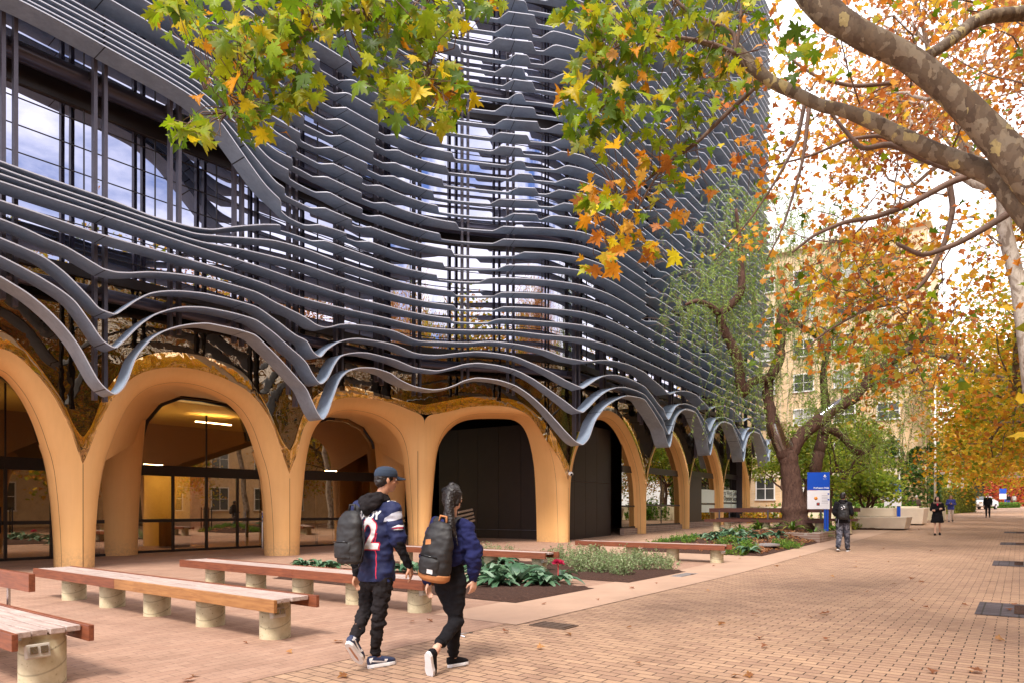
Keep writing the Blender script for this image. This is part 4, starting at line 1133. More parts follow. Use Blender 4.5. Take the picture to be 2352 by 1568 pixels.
sign('tall blue and white direction sign reading Professors Walk beside the big tree', 1879, 1222, 2.55, 0.80, 0, depth=26.0, face=yaw)
sgn2 = sign('blue and white direction sign standing among the concrete seats', 2050, 1198, 2.35, 0.85, 0, text=False, depth=38.0, face=(0.96, -0.28))
sign('small distant blue and white sign in front of the red creeper', 2303, 1180, 2.4, 0.8, 0, text=False, depth=86.0, face=(1, -0.2))
# ------------------------------------------------------------------ pale concrete seats and planter walls
def prism(name, pts, z0, z1, mat, label, cat='concrete seat', batter=0.0, group=None, parent=None):
    c = np.mean(pts, 0); base = np.array([(x, y) for x, y in pts]); zg = gz(*c)
    bot = c + (base - c) * (1 - batter); n = len(pts)
    V = [(*(bot[i] - c), z0) for i in range(n)] + [(*(base[i] - c), z1) for i in range(n)]
    Fc = [tuple(range(n))[::-1], tuple(range(n, 2 * n))] + [(i, (i + 1) % n, n + (i + 1) % n, n + i) for i in range(n)]
    m = MB(); m.add(V, Fc)
    # shadow gap plinth under the seat
    o = m.build(name, MATS[mat], parent, smooth=False, bevel=0.02); o.location = (c[0], c[1], zg)
    return tag(o, label, cat, group) if label else o
def atd(px, d): return np.array(((px - CX) / F * d, d))
def block(L0, L1, q0, q1): return [tuple((PM * l + PD * q)) for l, q in ((L0, q0), (L1, q0), (L1, q1), (L0, q1))]
lc, qc = lq(atd(2030, 33.0))
prism('concrete_seat', block(lc - 1.3, lc + 1.0, qc - 0.2, qc + 1.9), 0.06, 0.62, 'pale_concrete', 'faceted pale concrete seat block nearest the walk, with a tapered base', batter=0.10)
prism('seat_back_block', block(lc - 1.3, lc + 0.3, qc + 0.9, qc + 1.9), 0.625, 1.05, 'pale_concrete', 'raised back part sitting on the nearest concrete seat block', 'concrete block')
lc2, qc2 = lq(atd(2080, 38.0))
prism('concrete_seat', block(lc2 - 1.4, lc2 + 0.9, qc2, qc2 + 2.4), 0.06, 0.95, 'pale_concrete', 'second faceted pale concrete seat block behind the blue sign', batter=0.10)
lc3, qc3 = lq(atd(2130, 45.0))
prism('planter_wall', block(lc3 - 1.6, lc3 + 1.0, qc3, qc3 + 0.6), 0.0, 0.85, 'cream_stone', 'pale planter wall beside the person in the brown coat', 'planter wall')
prism('planter_wall', block(-19, lc2 + 0.2, qc2 + 4.0, qc2 + 4.6), 0.0, 1.0, 'cream_stone', 'long low pale wall running behind the concrete seats', 'planter wall')
# ------------------------------------------------------------------ small things
p = G(603, 1258); root = empty('card_reader_post', p, 0.4, 'stainless steel card reader post in front of the glass doors', 'post')
m = MB(); m.lathe((0, 0, 0), [(0.09, 0), (0.09, 0.012), (0.052, 0.014), (0.052, 1.30), (0.045, 1.32)], 24); m.build('tube', MATS['stainless'], root, auto=30)
for z in (1.12, 0.98, 1.22):
    m = MB(); m.box((0.0, -0.052, z), (0.05, 0.02, 0.07)); m.build('button_panel', MATS['grey_print' if z < 1.1 else 'sign_blue'], root, smooth=False)
p = pz(np.array([fS[3][0][-1]]), 2.72, OG + 0.12)[0]
root = empty('security_camera', p, 0, 'small white dome security camera on top of the corner arch column', 'camera')
m = MB(); m.ell((0, 0, 0), (0.10, 0.10, 0.085)); m.build('housing', MATS['white_gloss'], root)
m = MB(); m.ell((0.02, -0.055, -0.025), (0.055, 0.055, 0.055)); m.build('lens_dome', MATS['black_gloss'], root)
m = MB(); m.tube([(0, 0, 0), (-0.10, 0.12, 0.03)], 0.03, 10); m.build('bracket', MATS['white_gloss'], root)
# lamp posts
def lampost(label, px, d, h):
    x, y = atd(px, d); root = empty('lamp_post', (x, y, gz(x, y)), 0, label, 'lamp post', 'slim white lamp posts along the walk')
    m = MB(); m.tube([(0, 0, 0), (0, 0, h)], [0.08, 0.05], 12); m.build('pole', MATS['white_paint'], root)
    m = MB(); m.tube([(0, 0, 3.3), (0.45, 0, 3.35)], 0.03, 8); m.build('arm', MATS['white_paint'], root)
    m = MB(); m.ell((0.5, 0, 3.2), (0.14, 0.14, 0.16)); m.build('dome_camera', MATS['white_gloss'], root)
lampost('slim white pole with a dome camera before the ivy corner of the brick hall', 2148, 46.0, 9.0)
p = atd(1052, 7.6); root = empty('metal_frame', (p[0], p[1], 0), 0.5, 'grey slatted metal frame sticking up behind the shoulder of the woman', 'metal frame')
m = MB(); m.tube([(0, 0, 0), (0, 0, 1.30)], 0.012, 8); m.tube([(-0.18, 0, 0.0), (0.18, 0, 0.0)], 0.012, 8); m.tube([(0, -0.18, 0.0), (0, 0.18, 0.0)], 0.012, 8); m.build('stand', MATS['stainless'], root)
for i in range(4):
    m = MB(); m.box((0.10, 0.02, 1.24 + 0.045 * i), (0.24 - 0.02 * i, 0.02, 0.022), ry=-0.25 + 0.02 * i); m.build('slat', MATS['stainless'], root, smooth=False)
def leaf_verts_quad(): pass
# white car far down the walk
def car(px, d, heading):
    x, y = atd(px, d); root = empty('parked_car', (x, y, gz(x, y)), heading, 'white car parked far down the walk beside the hedge', 'car')
    prof = [(-2.1, 0.35), (-2.15, 0.75), (-1.95, 0.98), (-1.45, 1.02), (-0.95, 1.42), (0.7, 1.46), (1.35, 1.1), (2.1, 0.95), (2.2, 0.6), (2.15, 0.35)]
    V = []; n = len(prof)
    for sd, ins in ((-1, 0), (1, 0)):
        for (a, z) in prof: V.append((a, sd * (0.86 - max(0, z - 0.95) * 0.35), z))
    Fc = [tuple(range(n))[::-1], tuple(range(n, 2 * n))] + [(i, (i + 1) % n, n + (i + 1) % n, n + i) for i in range(n)]
    m = MB(); m.add(V, Fc); m.build('body', MATS['car_paint'], root, smooth=False, bevel=0.06)
    for sd in (-1, 1):
        m = MB(); m.add([(-1.25, sd * 0.825, 1.04), (-0.88, sd * 0.715, 1.36), (0.62, sd * 0.70, 1.39), (1.1, sd * 0.825, 1.06)], [(0, 1, 2, 3)]); m.build('side_window', MATS['car_glass'], root, smooth=False)
    m = MB(); m.add([(-1.42, -0.72, 1.06), (-1.42, 0.72, 1.06), (-0.99, 0.62, 1.41), (-0.99, -0.62, 1.41)], [(0, 1, 2, 3)]); w_ = m.build('windscreen', MATS['car_glass'], root, smooth=False); w_.location.x = -0.02
    for a in (-1.35, 1.35):
        for sd in (-1, 1):
            m = MB(); m.tube([(a, sd * 0.74, 0.32), (a, sd * 0.9, 0.32)], 0.32, 18); w_ = m.build('wheel', MATS['tyre'], root, auto=40)
            m = MB(); m.tube([(a, sd * 0.90, 0.32), (a, sd * 0.915, 0.32)], 0.19, 14); m.build('rim', MATS['stainless'], w_, auto=40)
    for sd in (-1, 1):
        m = MB(); m.box((-2.13, sd * 0.62, 0.76), (0.06, 0.34, 0.13)); m.build('headlight', MATS['stainless'], root, smooth=False)
        m = MB(); m.box((-1.05, sd * 0.95, 1.08), (0.12, 0.16, 0.12)); m.build('wing_mirror', MATS['car_paint'], root, smooth=False)
    m = MB(); m.box((-2.16, 0, 0.5), (0.05, 1.0, 0.12)); m.build('grille', MATS['tyre'], root, smooth=False)
car(2256, 78.0, math.radians(35))
# ------------------------------------------------------------------ brick buildings behind
def wallblock(root, pts, z0, z1, mat, name='wall'):
    V = [(x, y, z0) for x, y in pts] + [(x, y, z1) for x, y in pts]; n = len(pts)
    Fc = [tuple(range(n, 2 * n))] + [(i, (i + 1) % n, n + (i + 1) % n, n + i) for i in range(n)]
    m = MB(); m.add(V, Fc); return m.build(name, MATS[mat], root, smooth=False)
def window(root, a, b_, z0, z1, nrm, cols=2, rows=3, sash=True, pane='pane_dark', fr=0.09):
    """white framed window on a wall from a to b (xy), nrm outward"""
    a = np.array(a); b_ = np.array(b_); v = b_ - a; L_ = np.linalg.norm(v); an = math.atan2(v[1], v[0]); c = (a + b_) / 2 + np.array(nrm) * 0.02
    m = MB()
    m.box((*(c + np.array(nrm) * 0.02), z0 - 0.06), (L_ + 0.2, 0.16, 0.10), an); m.box((*c, z1 + 0.05), (L_ + 0.1, 0.10, 0.10), an)
    for t in (0, 1): m.box((*(a + v * t + np.array(nrm) * 0.02), (z0 + z1) / 2), (fr, 0.10, z1 - z0), an)
    for i in range(1, cols): m.box((*(a + v * i / cols + np.array(nrm) * 0.02), (z0 + z1) / 2), (0.06, 0.08, z1 - z0), an)
    for i in range(1, rows): m.box((*(c + 0 * v), z0 + (z1 - z0) * i / rows), (L_, 0.07, 0.05), an)
    f = m.build('window', MATS['white_paint'], root, smooth=False)
    m = MB(); m.box((*(c - np.array(nrm) * 0.01), (z0 + z1) / 2), (L_, 0.02, z1 - z0), an); m.build('pane', MATS[pane], f, smooth=False)
    return f
HB = empty('yellow_brick_hall', (0, 0, 0), 0, 'yellow brick university building with white sash windows behind the trees', 'building')
qF = 58.0
Lr = lq(atd(2128, 50.5))[0]
qF = lq(atd(2128, 50.5))[1]
def LX(l, q): return tuple(PM * l + PD * q)
gzb = 0.5
wallblock(HB, [LX(-34, qF), LX(Lr, qF), LX(Lr, qF + 9.5), LX(-34, qF + 9.5)], gzb - 1, 22.5, 'yellow_brick')
m = MB(); c = LX((-34 + Lr) / 2, qF + 4.75); m.box((*c, 22.65), (Lr + 34.6, 10.1, 0.35), -ANG); m.build('cornice', MATS['cream_stone'], HB, smooth=False)
nrm = -PD
hwin = []
for fl, (z0, wh) in enumerate(((1.7, 1.75), (4.9, 1.2), (7.75, 1.2), (10.5, 1.3), (13.35, 1.2), (16.2, 1.2), (19.0, 1.2))):
    for k in range(9):
        l1 = -7.3 - k * 3.05
        if l1 - 1.5 < -33: continue
        window(HB, LX(l1 - 1.5, qF), LX(l1, qF), z0 + gzb, z0 + gzb + wh, nrm, 2, 2, pane=('pane_dark', 'blind_grey', 'pane_dark')[(fl + k) % 3])
m = MB(); c = LX((-34 + Lr) / 2, qF - 0.03); m.box((*c, 3.75 + gzb), (Lr + 34, 0.10, 0.45), -ANG); m.build('string_course', MATS['cream_stone'], HB, smooth=False)
for fl, z0 in enumerate((1.7, 4.9, 7.75, 10.5, 13.35, 16.2)):
    for k in range(2):
        q1 = qF + 2.0 + k * 4.4
        window(HB, LX(Lr, q1), LX(Lr, q1 + 1.1), z0 + gzb, z0 + gzb + 1.25, PM, 1, 2)
for q_ in (0.25, 1.2):
    m = MB(); c = LX(Lr + 0.08, qF + q_); m.tube([(*c, 0), (*c, 22)], 0.07, 8); m.build('downpipe', MATS['cream_stone'], HB)
# opposite side of the walk (seen in the window reflections)
OB = empty('opposite_hall', (0, 0, 0), 0, 'yellow brick hall across the walk, mirrored in the glass', 'building')
wallblock(OB, [LX(17, -30), LX(30, -30), LX(30, 75), LX(17, 75)], -1, 11.5, 'yellow_brick')
m = MB(); c = LX(23.5, 22.5); m.box((*c, 11.65), (13.8, 105.8, 0.3), -ANG); m.build('cornice', MATS['cream_stone'], OB, smooth=False)
for z0 in (1.3, 5.0, 8.3):
    for k in range(24):
        q1 = -28 + k * 4.2
        window(OB, LX(17, q1), LX(17, q1 + 1.6), z0, z0 + 2.0, -PM, 2, 2)
# red creeper covered house at the end, and the dark entrance by it
EH = empty('creeper_house', (0, 0, 0), 0, 'low orange brick house behind red creeper at the end of the walk', 'building')
c = atd(2320, 100.0); u = np.array((1.0, -0.15))
wallblock(EH, [tuple(c), tuple(c + u * 16), tuple(c + u * 16 + (0, 10)), tuple(c + (0, 10))], 0.5, 4.4, 'orange_brick')
V = [(*(c + (-.4, -.4)), 4.4), (*(c + u * 16 + (0.4, -.4)), 4.4), (*(c + u * 16 + (.4, 10.4)), 4.4), (*(c + (-.4, 10.4)), 4.4), (*(c + u * 3 + (0, 5)), 7.0), (*(c + u * 13 + (0, 5)), 7.0)]
m = MB(); m.add(V, [(0, 1, 5, 4), (1, 2, 5), (2, 3, 4, 5), (3, 0, 4)]); m.build('roof', MATS['dark_wood'], EH, smooth=False)
for k in range(3): window(EH, c + u * (1.5 + 3 * k), c + u * (2.7 + 3 * k), 2.2, 3.6, (0, -1), 2, 2)
# ------------------------------------------------------------------ leaves and trees
def rot_basis(n, rs, droop=0.0):
    """n random orthonormal frames (leaf plane x,y,normal)"""
    nrm = rs.normal(size=(n, 3)); nrm[:, 2] = np.abs(nrm[:, 2]) + droop
    nrm /= np.linalg.norm(nrm, axis=1)[:, None]
    a = rs.normal(size=(n, 3)); a -= nrm * np.sum(a * nrm, 1)[:, None]; a /= np.linalg.norm(a, axis=1)[:, None]
    return a, np.cross(nrm, a), nrm
_h = [(0, -0.30), (.17, -.36), (.16, -.20), (.46, -.27), (.30, -.06), (.50, .0), (.68, .15), (.44, .16), (.38, .31), (.19, .15), (.25, .40), (.14, .43), (.10, .56), (0, .74)]
LOBE = np.array(_h + [(-x, y) for x, y in _h[-2:0:-1]])                 # five pointed plane leaf, 22 points
SIMP = np.array([(0, -0.4), (0.42, -0.28), (0.30, -0.04), (0.55, 0.14), (0.22, 0.20), (0, 0.62), (-0.22, 0.20), (-0.55, 0.14), (-0.30, -0.04), (-0.42, -0.28)])
DIAM = np.array([(0, -0.5), (0.34, -0.05), (0.0, 0.55), (-0.34, 0.05)])
STRIP = np.array([(-0.06, 0), (0.06, 0), (0.07, -0.6), (0.0, -1.0), (-0.07, -0.6)])
def leaves_mesh(name, P, size, cols, shape, rs, frames=None, fold=0.18, droop=0.3, mat='leaf'):
    n = len(P); k = len(shape)
    a, b_, c = frames if frames is not None else rot_basis(n, rs, droop)
    size = np.broadcast_to(size, (n,))[:, None, None]
    sx_, sy_ = shape[:, 0][None, :, None], shape[:, 1][None, :, None]
    curl = rs.uniform(-fold, fold * 2.2, n)[:, None, None]
    hgt = np.abs(sx_) * curl * 1.2 - (sy_ ** 2) * rs.uniform(0, fold * 2, n)[:, None, None]
    V = P[:, None, :] + size * (a[:, None, :] * sx_ + b_[:, None, :] * sy_ + c[:, None, :] * hgt)
    if k > 5:
        ctr = P[:, None, :] + 0 * V[:, :1]
        V = np.concatenate([V, ctr], 1); kk = k + 1
        f = np.stack([np.arange(k), (np.arange(k) + 1) % k, np.full(k, k)], 1)
    else:
        kk = k; f = np.array([[0, i, i + 1] for i in range(1, k - 1)])
    V = V.reshape(-1, 3); Fa = (f[None] + (np.arange(n) * kk)[:, None, None]).reshape(-1, 3)
    me = bpy.data.meshes.new(name)
    me.vertices.add(len(V)); me.vertices.foreach_set('co', V.ravel())
    me.loops.add(Fa.size); me.loops.foreach_set('vertex_index', Fa.ravel().astype(np.int32))
    me.polygons.add(len(Fa)); me.polygons.foreach_set('loop_start', np.arange(0, Fa.size, 3, dtype=np.int32))
    ca = me.color_attributes.new('col', 'FLOAT_COLOR', 'POINT')
    rp_ = np.repeat(cols, kk, axis=0)
    if k > 20:      # leaf margins drying out
        e_ = np.where(rs.random(n) < 0.45, rs.uniform(0.15, 0.75, n), 0.0)[:, None] * np.append(np.clip(np.hypot(shape[:, 0], shape[:, 1]) * 1.9 - 0.35, 0, 1), 0)[None, :]
        e_ = e_.reshape(-1, 1); rp_ = rp_ * (1 - e_) + np.array((0.50, 0.27, 0.03)) * e_
    cc = np.concatenate([rp_, np.ones((len(V), 1))], 1); ca.data.foreach_set('color', cc.ravel().astype(np.float32))
    me.materials.append(MATS[mat]); me.update(calc_edges=True)
    return me
def link(me, name, parent=None):
    o = bpy.data.objects.new(name, me); COL.objects.link(o); o.parent = parent; return o
PAL = {
 'rust': [((0.60, 0.25, 0.09), 4), ((0.70, 0.34, 0.11), 4), ((0.48, 0.17, 0.07), 3), ((0.78, 0.46, 0.12), 2.5), ((0.5, 0.46, 0.08), .6)],
 'green':  [((0.14, 0.25, 0.008), 5), ((0.25, 0.36, 0.010), 5), ((0.40, 0.44, 0.012), 3), ((0.66, 0.50, 0.012), 1.5), ((0.62, 0.26, 0.012), 1.0), ((0.08, 0.15, 0.008), 3)],
 'autumn': [((0.72, 0.26, 0.03), 4), ((0.80, 0.38, 0.05), 4), ((0.52, 0.16, 0.04), 3), ((0.82, 0.52, 0.04), 3), ((0.72, 0.36, 0.13), 2), ((0.50, 0.46, 0.07), 1.0), ((0.40, 0.13, 0.05), 1.5)],
 'mixed':  [((0.70, 0.35, 0.03), 4), ((0.72, 0.47, 0.03), 5), ((0.40, 0.40, 0.03), 3.5), ((0.22, 0.28, 0.02), 3), ((0.58, 0.22, 0.04), 2.5)],
 'pepper': [((0.26, 0.40, 0.07), 4), ((0.38, 0.52, 0.11), 4), ((0.16, 0.27, 0.05), 3), ((0.48, 0.58, 0.20), 2)],
 'lime':   [((0.30, 0.40, 0.04), 4), ((0.42, 0.50, 0.06), 3), ((0.18, 0.28, 0.03), 3), ((0.55, 0.50, 0.08), 1)],
 'red':    [((0.60, 0.10, 0.05), 4), ((0.70, 0.17, 0.08), 3), ((0.45, 0.07, 0.05), 2), ((0.72, 0.30, 0.10), 1.5)],
 'ivy':    [((0.05, 0.12, 0.03), 4), ((0.09, 0.19, 0.045), 4), ((0.16, 0.26, 0.05), 2), ((0.30, 0.33, 0.05), 0.8)],
 'hedge':  [((0.20, 0.23, 0.03), 4), ((0.34, 0.33, 0.04), 3), ((0.12, 0.15, 0.025), 3)],
 'brown':  [((0.42, 0.18, 0.08), 4), ((0.55, 0.27, 0.12), 3), ((0.30, 0.12, 0.06), 3), ((0.60, 0.36, 0.18), 2)],
 'silver': [((0.33, 0.42, 0.20), 4), ((0.24, 0.34, 0.14), 4), ((0.44, 0.50, 0.28), 2)],
 'brom':   [((0.06, 0.13, 0.07), 4), ((0.10, 0.19, 0.10), 4), ((0.20, 0.30, 0.20), 2)],
 'clivia': [((0.07, 0.17, 0.02), 4), ((0.14, 0.28, 0.03), 4), ((0.26, 0.38, 0.05), 2), ((0.45, 0.42, 0.08), 0.5)],
 'shrub':  [((0.10, 0.24, 0.03), 4), ((0.18, 0.34, 0.04), 4), ((0.28, 0.42, 0.06), 2)]}
def pick(pal, n, rs, var=0.15):
    c = np.array([x[0] for x in PAL[pal]]); w = np.array([x[1] for x in PAL[pal]]); w = w / w.sum()
    return np.clip(c[rs.choice(len(c), n, p=w)] * rs.uniform(1 - var, 1 + var, (n, 1)), 0, 0.85)
def wiggle(p0, p1, n, amp, rs, sag=0.0):
    t = np.linspace(0, 1, n)[:, None]; P = p0 + (p1 - p0) * t
    d = np.cumsum(rs.normal(size=(n, 3)), 0); d -= d[0] + (d[-1] - d[0]) * t
    P = P + d * amp * np.linalg.norm(p1 - p0) / n; P[:, 2:] -= sag * np.sin(math.pi * t) * np.linalg.norm(p1 - p0)
    return P
def grow(mb, tips, p, d, ln, r, lvl, rs, maxl, spread=0.75, up=0.12, nch=3, mat=0):
    """one limb and everything that grows from it"""
    d = d / np.linalg.norm(d); n = 6 if lvl < 2 else 4
    end = p + d * ln + np.array((0, 0, up * ln)); P = wiggle(p, end, n, 0.35, rs)
    rr_ = np.linspace(r, r * (0.62 if lvl < maxl else 0.35), n)
    mb.tube(P, rr_, 9 if lvl == 0 else (6 if lvl < 3 else 3), mat, cap=False)
    if lvl >= maxl:
        for t in np.linspace(0.2, 1, 4): tips.append(p + (P[-1] - p) * t)
        return
    k = nch + (1 if rs.random() < 0.4 else 0)
    for i in range(k):
        t = 1.0 if i == 0 else rs.uniform(0.4, 0.98); j = min(n - 1, int(t * (n - 1)))
        q = P[j]; v = P[-1] - P[-2]; v = v / np.linalg.norm(v)
        e = rs.normal(size=3); e -= v * np.dot(e, v); e /= np.linalg.norm(e)
        nd = v * (1 - spread * (0.4 if i == 0 else 1) * 0.6) + e * spread * (0.45 if i == 0 else 1.0)
        grow(mb, tips, q, nd, ln * rs.uniform(0.6, 0.82), rr_[j] * (0.85 if i == 0 else 0.6), lvl + 1, rs, maxl, spread, up, nch, mat)
def tree(name, label, base, height, trunk_h, r, seed, pal, nleaf, lsize, cat='tree', group=None, maxl=4, spread=0.75, shape=SIMP, bark='plane_bark', lean=(0, 0), first=None, crown_s=0.5, up=0.12, nlimb=4, parent=None, nch=3):
    rs = np.random.default_rng(seed)
    root = empty(name, base, 0, label, cat, group)
    mb = MB(); tips = []
    top = np.array((lean[0], lean[1], trunk_h)); P = wiggle(np.zeros(3), top, 8, 0.10, rs); P[0, 2] = -0.15
    rr_ = np.linspace(r, r * 0.75, 8); rr_[0] = r * 1.35; rr_[1] = r * 1.12
    mb.tube(P, rr_, 14, cap=False)
    trunk = mb.build('trunk', MATS[bark], root)
    mb = MB(); ln = (height - trunk_h) * 0.42
    for i in range(nlimb):
        a = 2 * math.pi * (i + rs.uniform(-.25, .25)) / nlimb; v = np.array((math.cos(a) * spread, math.sin(a) * spread, rs.uniform(0.55, 1.1)))
        grow(mb, tips, P[-1] - (0, 0, rs.uniform(0, 0.5)), v, ln * rs.uniform(0.8, 1.1), r * 0.55, 0, rs, maxl - 1, spread, up, nch)
    mb.build('limbs', MATS[bark if r > 0.12 else 'twig_bark'], root)
    tips = np.array(tips)
    idx = rs.integers(0, len(tips), nleaf)
    Pl = tips[idx] + rs.normal(size=(nleaf, 3)) * crown_s * (0.6, 0.6, 0.45)
    me = leaves_mesh('crown', Pl, lsize * rs.uniform(0.7, 1.2, nleaf), pick(pal, nleaf, rs), shape, rs)
    link(me, 'crown', root)
    return root
GP = 'plane trees lining the walk'
# --- the row of plane trees along the right of the walk (tree pits) and beyond
T1 = tree('plane_tree', 'pale trunked plane tree at the right edge, second along the walk, rusty orange leaves', np.array((11.98, 15.6, 0.06)), 16.0, 9.0, 0.19, 21, 'rust', 12000, 0.125, group=GP, maxl=4, spread=0.95, bark='pale_bark', crown_s=0.55, up=0.0, nlimb=5, lean=(-0.75, 0.0))
T2 = tree('plane_tree', 'plane tree further along the right side with dense yellow and orange leaves', LQ(1.0, 33.0), 15.0, 4.2, 0.30, 22, 'mixed', 15000, 0.20, group=GP, maxl=4, spread=0.9, crown_s=0.8, shape=SIMP, up=0.05, nlimb=5)
def plane_copy(src, L_, q, rz, label, sc=1.0):
    c = copy_tree(src); p = LQ(L_, q); c.location = p; c.rotation_euler = (0, 0, rz); c.scale = (sc,) * 3; c['label'] = label; return c
plane_copy(T2, 1.8, 46.0, 2.1, 'plane tree with golden leaves, third trunk along the right of the walk', 1.05)
plane_copy(T2, 0.8, 58.0, 4.0, 'plane tree with golden leaves overhanging the walk near the far hedge', 1.0)
plane_copy(T2, 1.8, 76.0, 1.2, 'plane tree reaching over the far end of the walk', 1.05)
plane_copy(T2, 4.0, 92.0, 5.3, 'far orange plane tree before the creeper house', 1.1)
plane_copy(T1, 3.4, 27.0, 1.4, 'rusty leaved plane tree behind the second trunk on the right', 1.05)
# trees on the other side, mirrored in the glass
plane_copy(T2, 12.5, 3.5, 0.3, 'tall plane tree off the right edge, mirrored in the upper glass', 1.5)
plane_copy(T2, 12.0, 13.0, 3.0, 'tall golden plane tree off the right edge, mirrored in the arches', 1.45)
plane_copy(T1, 7.0, 12.0, 0.9, 'slim rusty plane tree off the right edge, mirrored in the left glass', 0.9)
plane_copy(T2, 12.0, -8.0, 2.0, 'tall plane tree behind the camera, mirrored in the glass', 1.5)
plane_copy(T2, 9.5, 22.0, 1.0, 'golden plane tree across the walk, mirrored in the middle glass', 0.9)
# --- birch like pale trunks and woods at the far end
for i, (px, d, lb) in enumerate(((2172, 66.0, 'thin leaning white trunked tree behind the hedge'), (2200, 72.0, 'second white trunked tree behind the hedge, to the right of the first'))):
    x, y = atd(px, d)
    tree('birch_tree', lb, (x, y, gz(x, y)), 11, 5.5, 0.16, 60 + i, 'mixed', 900, 0.35, group='white trunked trees behind the hedge', maxl=3, shape=DIAM, bark='white_bark', lean=(0.9 - i * 0.4, 0), crown_s=0.7)
for i, (px, d, hgt, pal) in enumerate(((2110, 96, 15, 'mixed'), (2195, 104, 13, 'lime'), (2260, 112, 12, 'mixed'), (2330, 118, 14, 'autumn'), (2420, 108, 16, 'mixed'), (2225, 130, 18, 'hedge'), (2300, 135, 17, 'lime'))):
    x, y = atd(px, d)
    tree('background_tree', ('golden', 'light green', 'small golden', 'rusty', 'tall golden', 'dull olive', 'pale green')[i] + ' tree of the far wood at the end of the walk, ' + ('left', 'second', 'third', 'fourth', 'right', 'rear left', 'rear right')[i] + ' one', (x, y, gz(x, y)), hgt, 2.5, 0.22, 80 + i, pal, 2200, 0.75, group='trees of the far wood', maxl=3, shape=DIAM, spread=0.9, crown_s=1.3, bark='twig_bark')
# --- pepper tree: trunk and limbs surveyed from the photograph, at 28 m
PTY = 27.5
def pl(pts, Y0, dY=0.0): return np.array([at(x, y, Y0 + dY * i / max(1, len(pts) - 1)) for i, (x, y) in enumerate(pts)])
def resmooth(P, R_, n=4):
    t = np.arange(len(P)); tt = np.linspace(0, len(P) - 1, (len(P) - 1) * n + 1)
    Q = np.stack([np.interp(tt, t, P[:, i]) for i in range(3)], 1); Rr = np.interp(tt, t, R_)
    for _ in range(2):
        Q[1:-1] = (Q[:-2] + 2 * Q[1:-1] + Q[2:]) / 4
    return Q, Rr
pepper_tips = []
PT = empty('pepper_tree', (0, 0, 0), 0, 'old pepper tree with dark twisted trunk and drooping green foliage in the big bed', 'tree')
def limb(parent, pts, rpx, Y0, dY, bark, name='limb', n=12, knob=0.06, rs=np.random.default_rng(3)):
    P = pl(pts, Y0, dY); R_ = np.array(rpx) / F * Y0; Q, Rr = resmooth(P, R_)
    Rr = Rr * (1 + rs.normal(size=len(Rr)) * knob)
    m = MB(); m.tube(Q, Rr, n, cap=True); o = m.build(name, MATS[bark], parent); return Q, Rr, o
rsp = np.random.default_rng(44)
limb(PT, [(1828,1222),(1828,1200),(1824,1180),(1822,1140),(1818,1100),(1812,1060),(1808,1035)], [44,36,27,23,21,20,21], PTY, 0, 'rough_bark', 'trunk', 18)
PL_ = []
PL_.append(limb(PT, [(1808,1050),(1790,1012),(1778,985),(1768,940),(1762,900),(1766,865),(1770,860)], [19,17,16,13,12,11,8], PTY, 0.3, 'rough_bark')[0])
PL_.append(limb(PT, [(1768,868),(1792,822),(1790,790),(1796,745),(1800,700),(1812,712),(1850,690),(1888,662),(1900,632),(1930,600)], [11,12,12,13,11,9,8,8,7,4], PTY, 1.0, 'rough_bark')[0])
PL_.append(limb(PT, [(1766,872),(1745,868),(1720,880),(1706,905),(1701,880),(1697,830),(1680,790),(1662,760),(1651,722),(1676,705),(1705,672),(1702,600),(1698,540),(1690,480)], [9,9,10,12,11,11,10,10,9,8,8,6,5,3], PTY, -2.0, 'rough_bark')[0])
PL_.append(limb(PT, [(1651,722),(1630,700),(1600,690),(1575,700)], [7,6,5,3], PTY - 1.4, -1.0, 'rough_bark')[0])
PL_.append(limb(PT, [(1812,1050),(1832,1010),(1850,990),(1880,966),(1921,933),(1961,916),(1980,890),(2000,862),(2045,829),(2090,804),(2120,776),(2141,741),(2136,703)], [17,16,15,15,13,12,11,10,10,9,8,6,4], PTY, -0.5, 'rough_bark')[0])
PL_.append(limb(PT, [(1985,888),(2030,872),(2075,865),(2110,845)], [6,5,4,3], PTY - .2, -0.6, 'rough_bark')[0])
PL_.append(limb(PT, [(1800,700),(1830,745),(1862,760),(1890,790),(1895,830)], [7,6,5,5,3], PTY + .6, 0.6, 'rough_bark')[0])
PB_ = limb(PT, [(1880,1040),(1890,1000),(1900,960),(1893,900),(1890,850),(1905,790),(1925,740),(1975,700)], [13,12,11,9,7,6,5,3], PTY + 2.2, 1.0, 'rough_bark')[0]; PL_.append(PB_)
PL_.append(limb(PT, [(1886,990),(1910,985),(1940,1005),(1965,1040),(1990,1035),(2010,1020)], [9,8,8,7,6,4], PTY + 2.2, -0.5, 'rough_bark')[0])
limb(PT, [(1826,1200),(1850,1160),(1868,1100),(1880,1040)], [16,14,13,13], PTY + 1.2, 1.0, 'rough_bark')
for pts, rp in (([(1800,1030),(1788,1000),(1781,972)], [25,24,23]), ([(1884,962),(1905,945),(1934,923)], [22,21,20])):
    P = pl(pts, PTY - 0.02); Q, Rr = resmooth(P, np.array(rp) / F * PTY); m = MB(); m.tube(Q, Rr, 20, cap=False); m.build('clear_trunk_guard', MATS['clear_plastic'], PT)
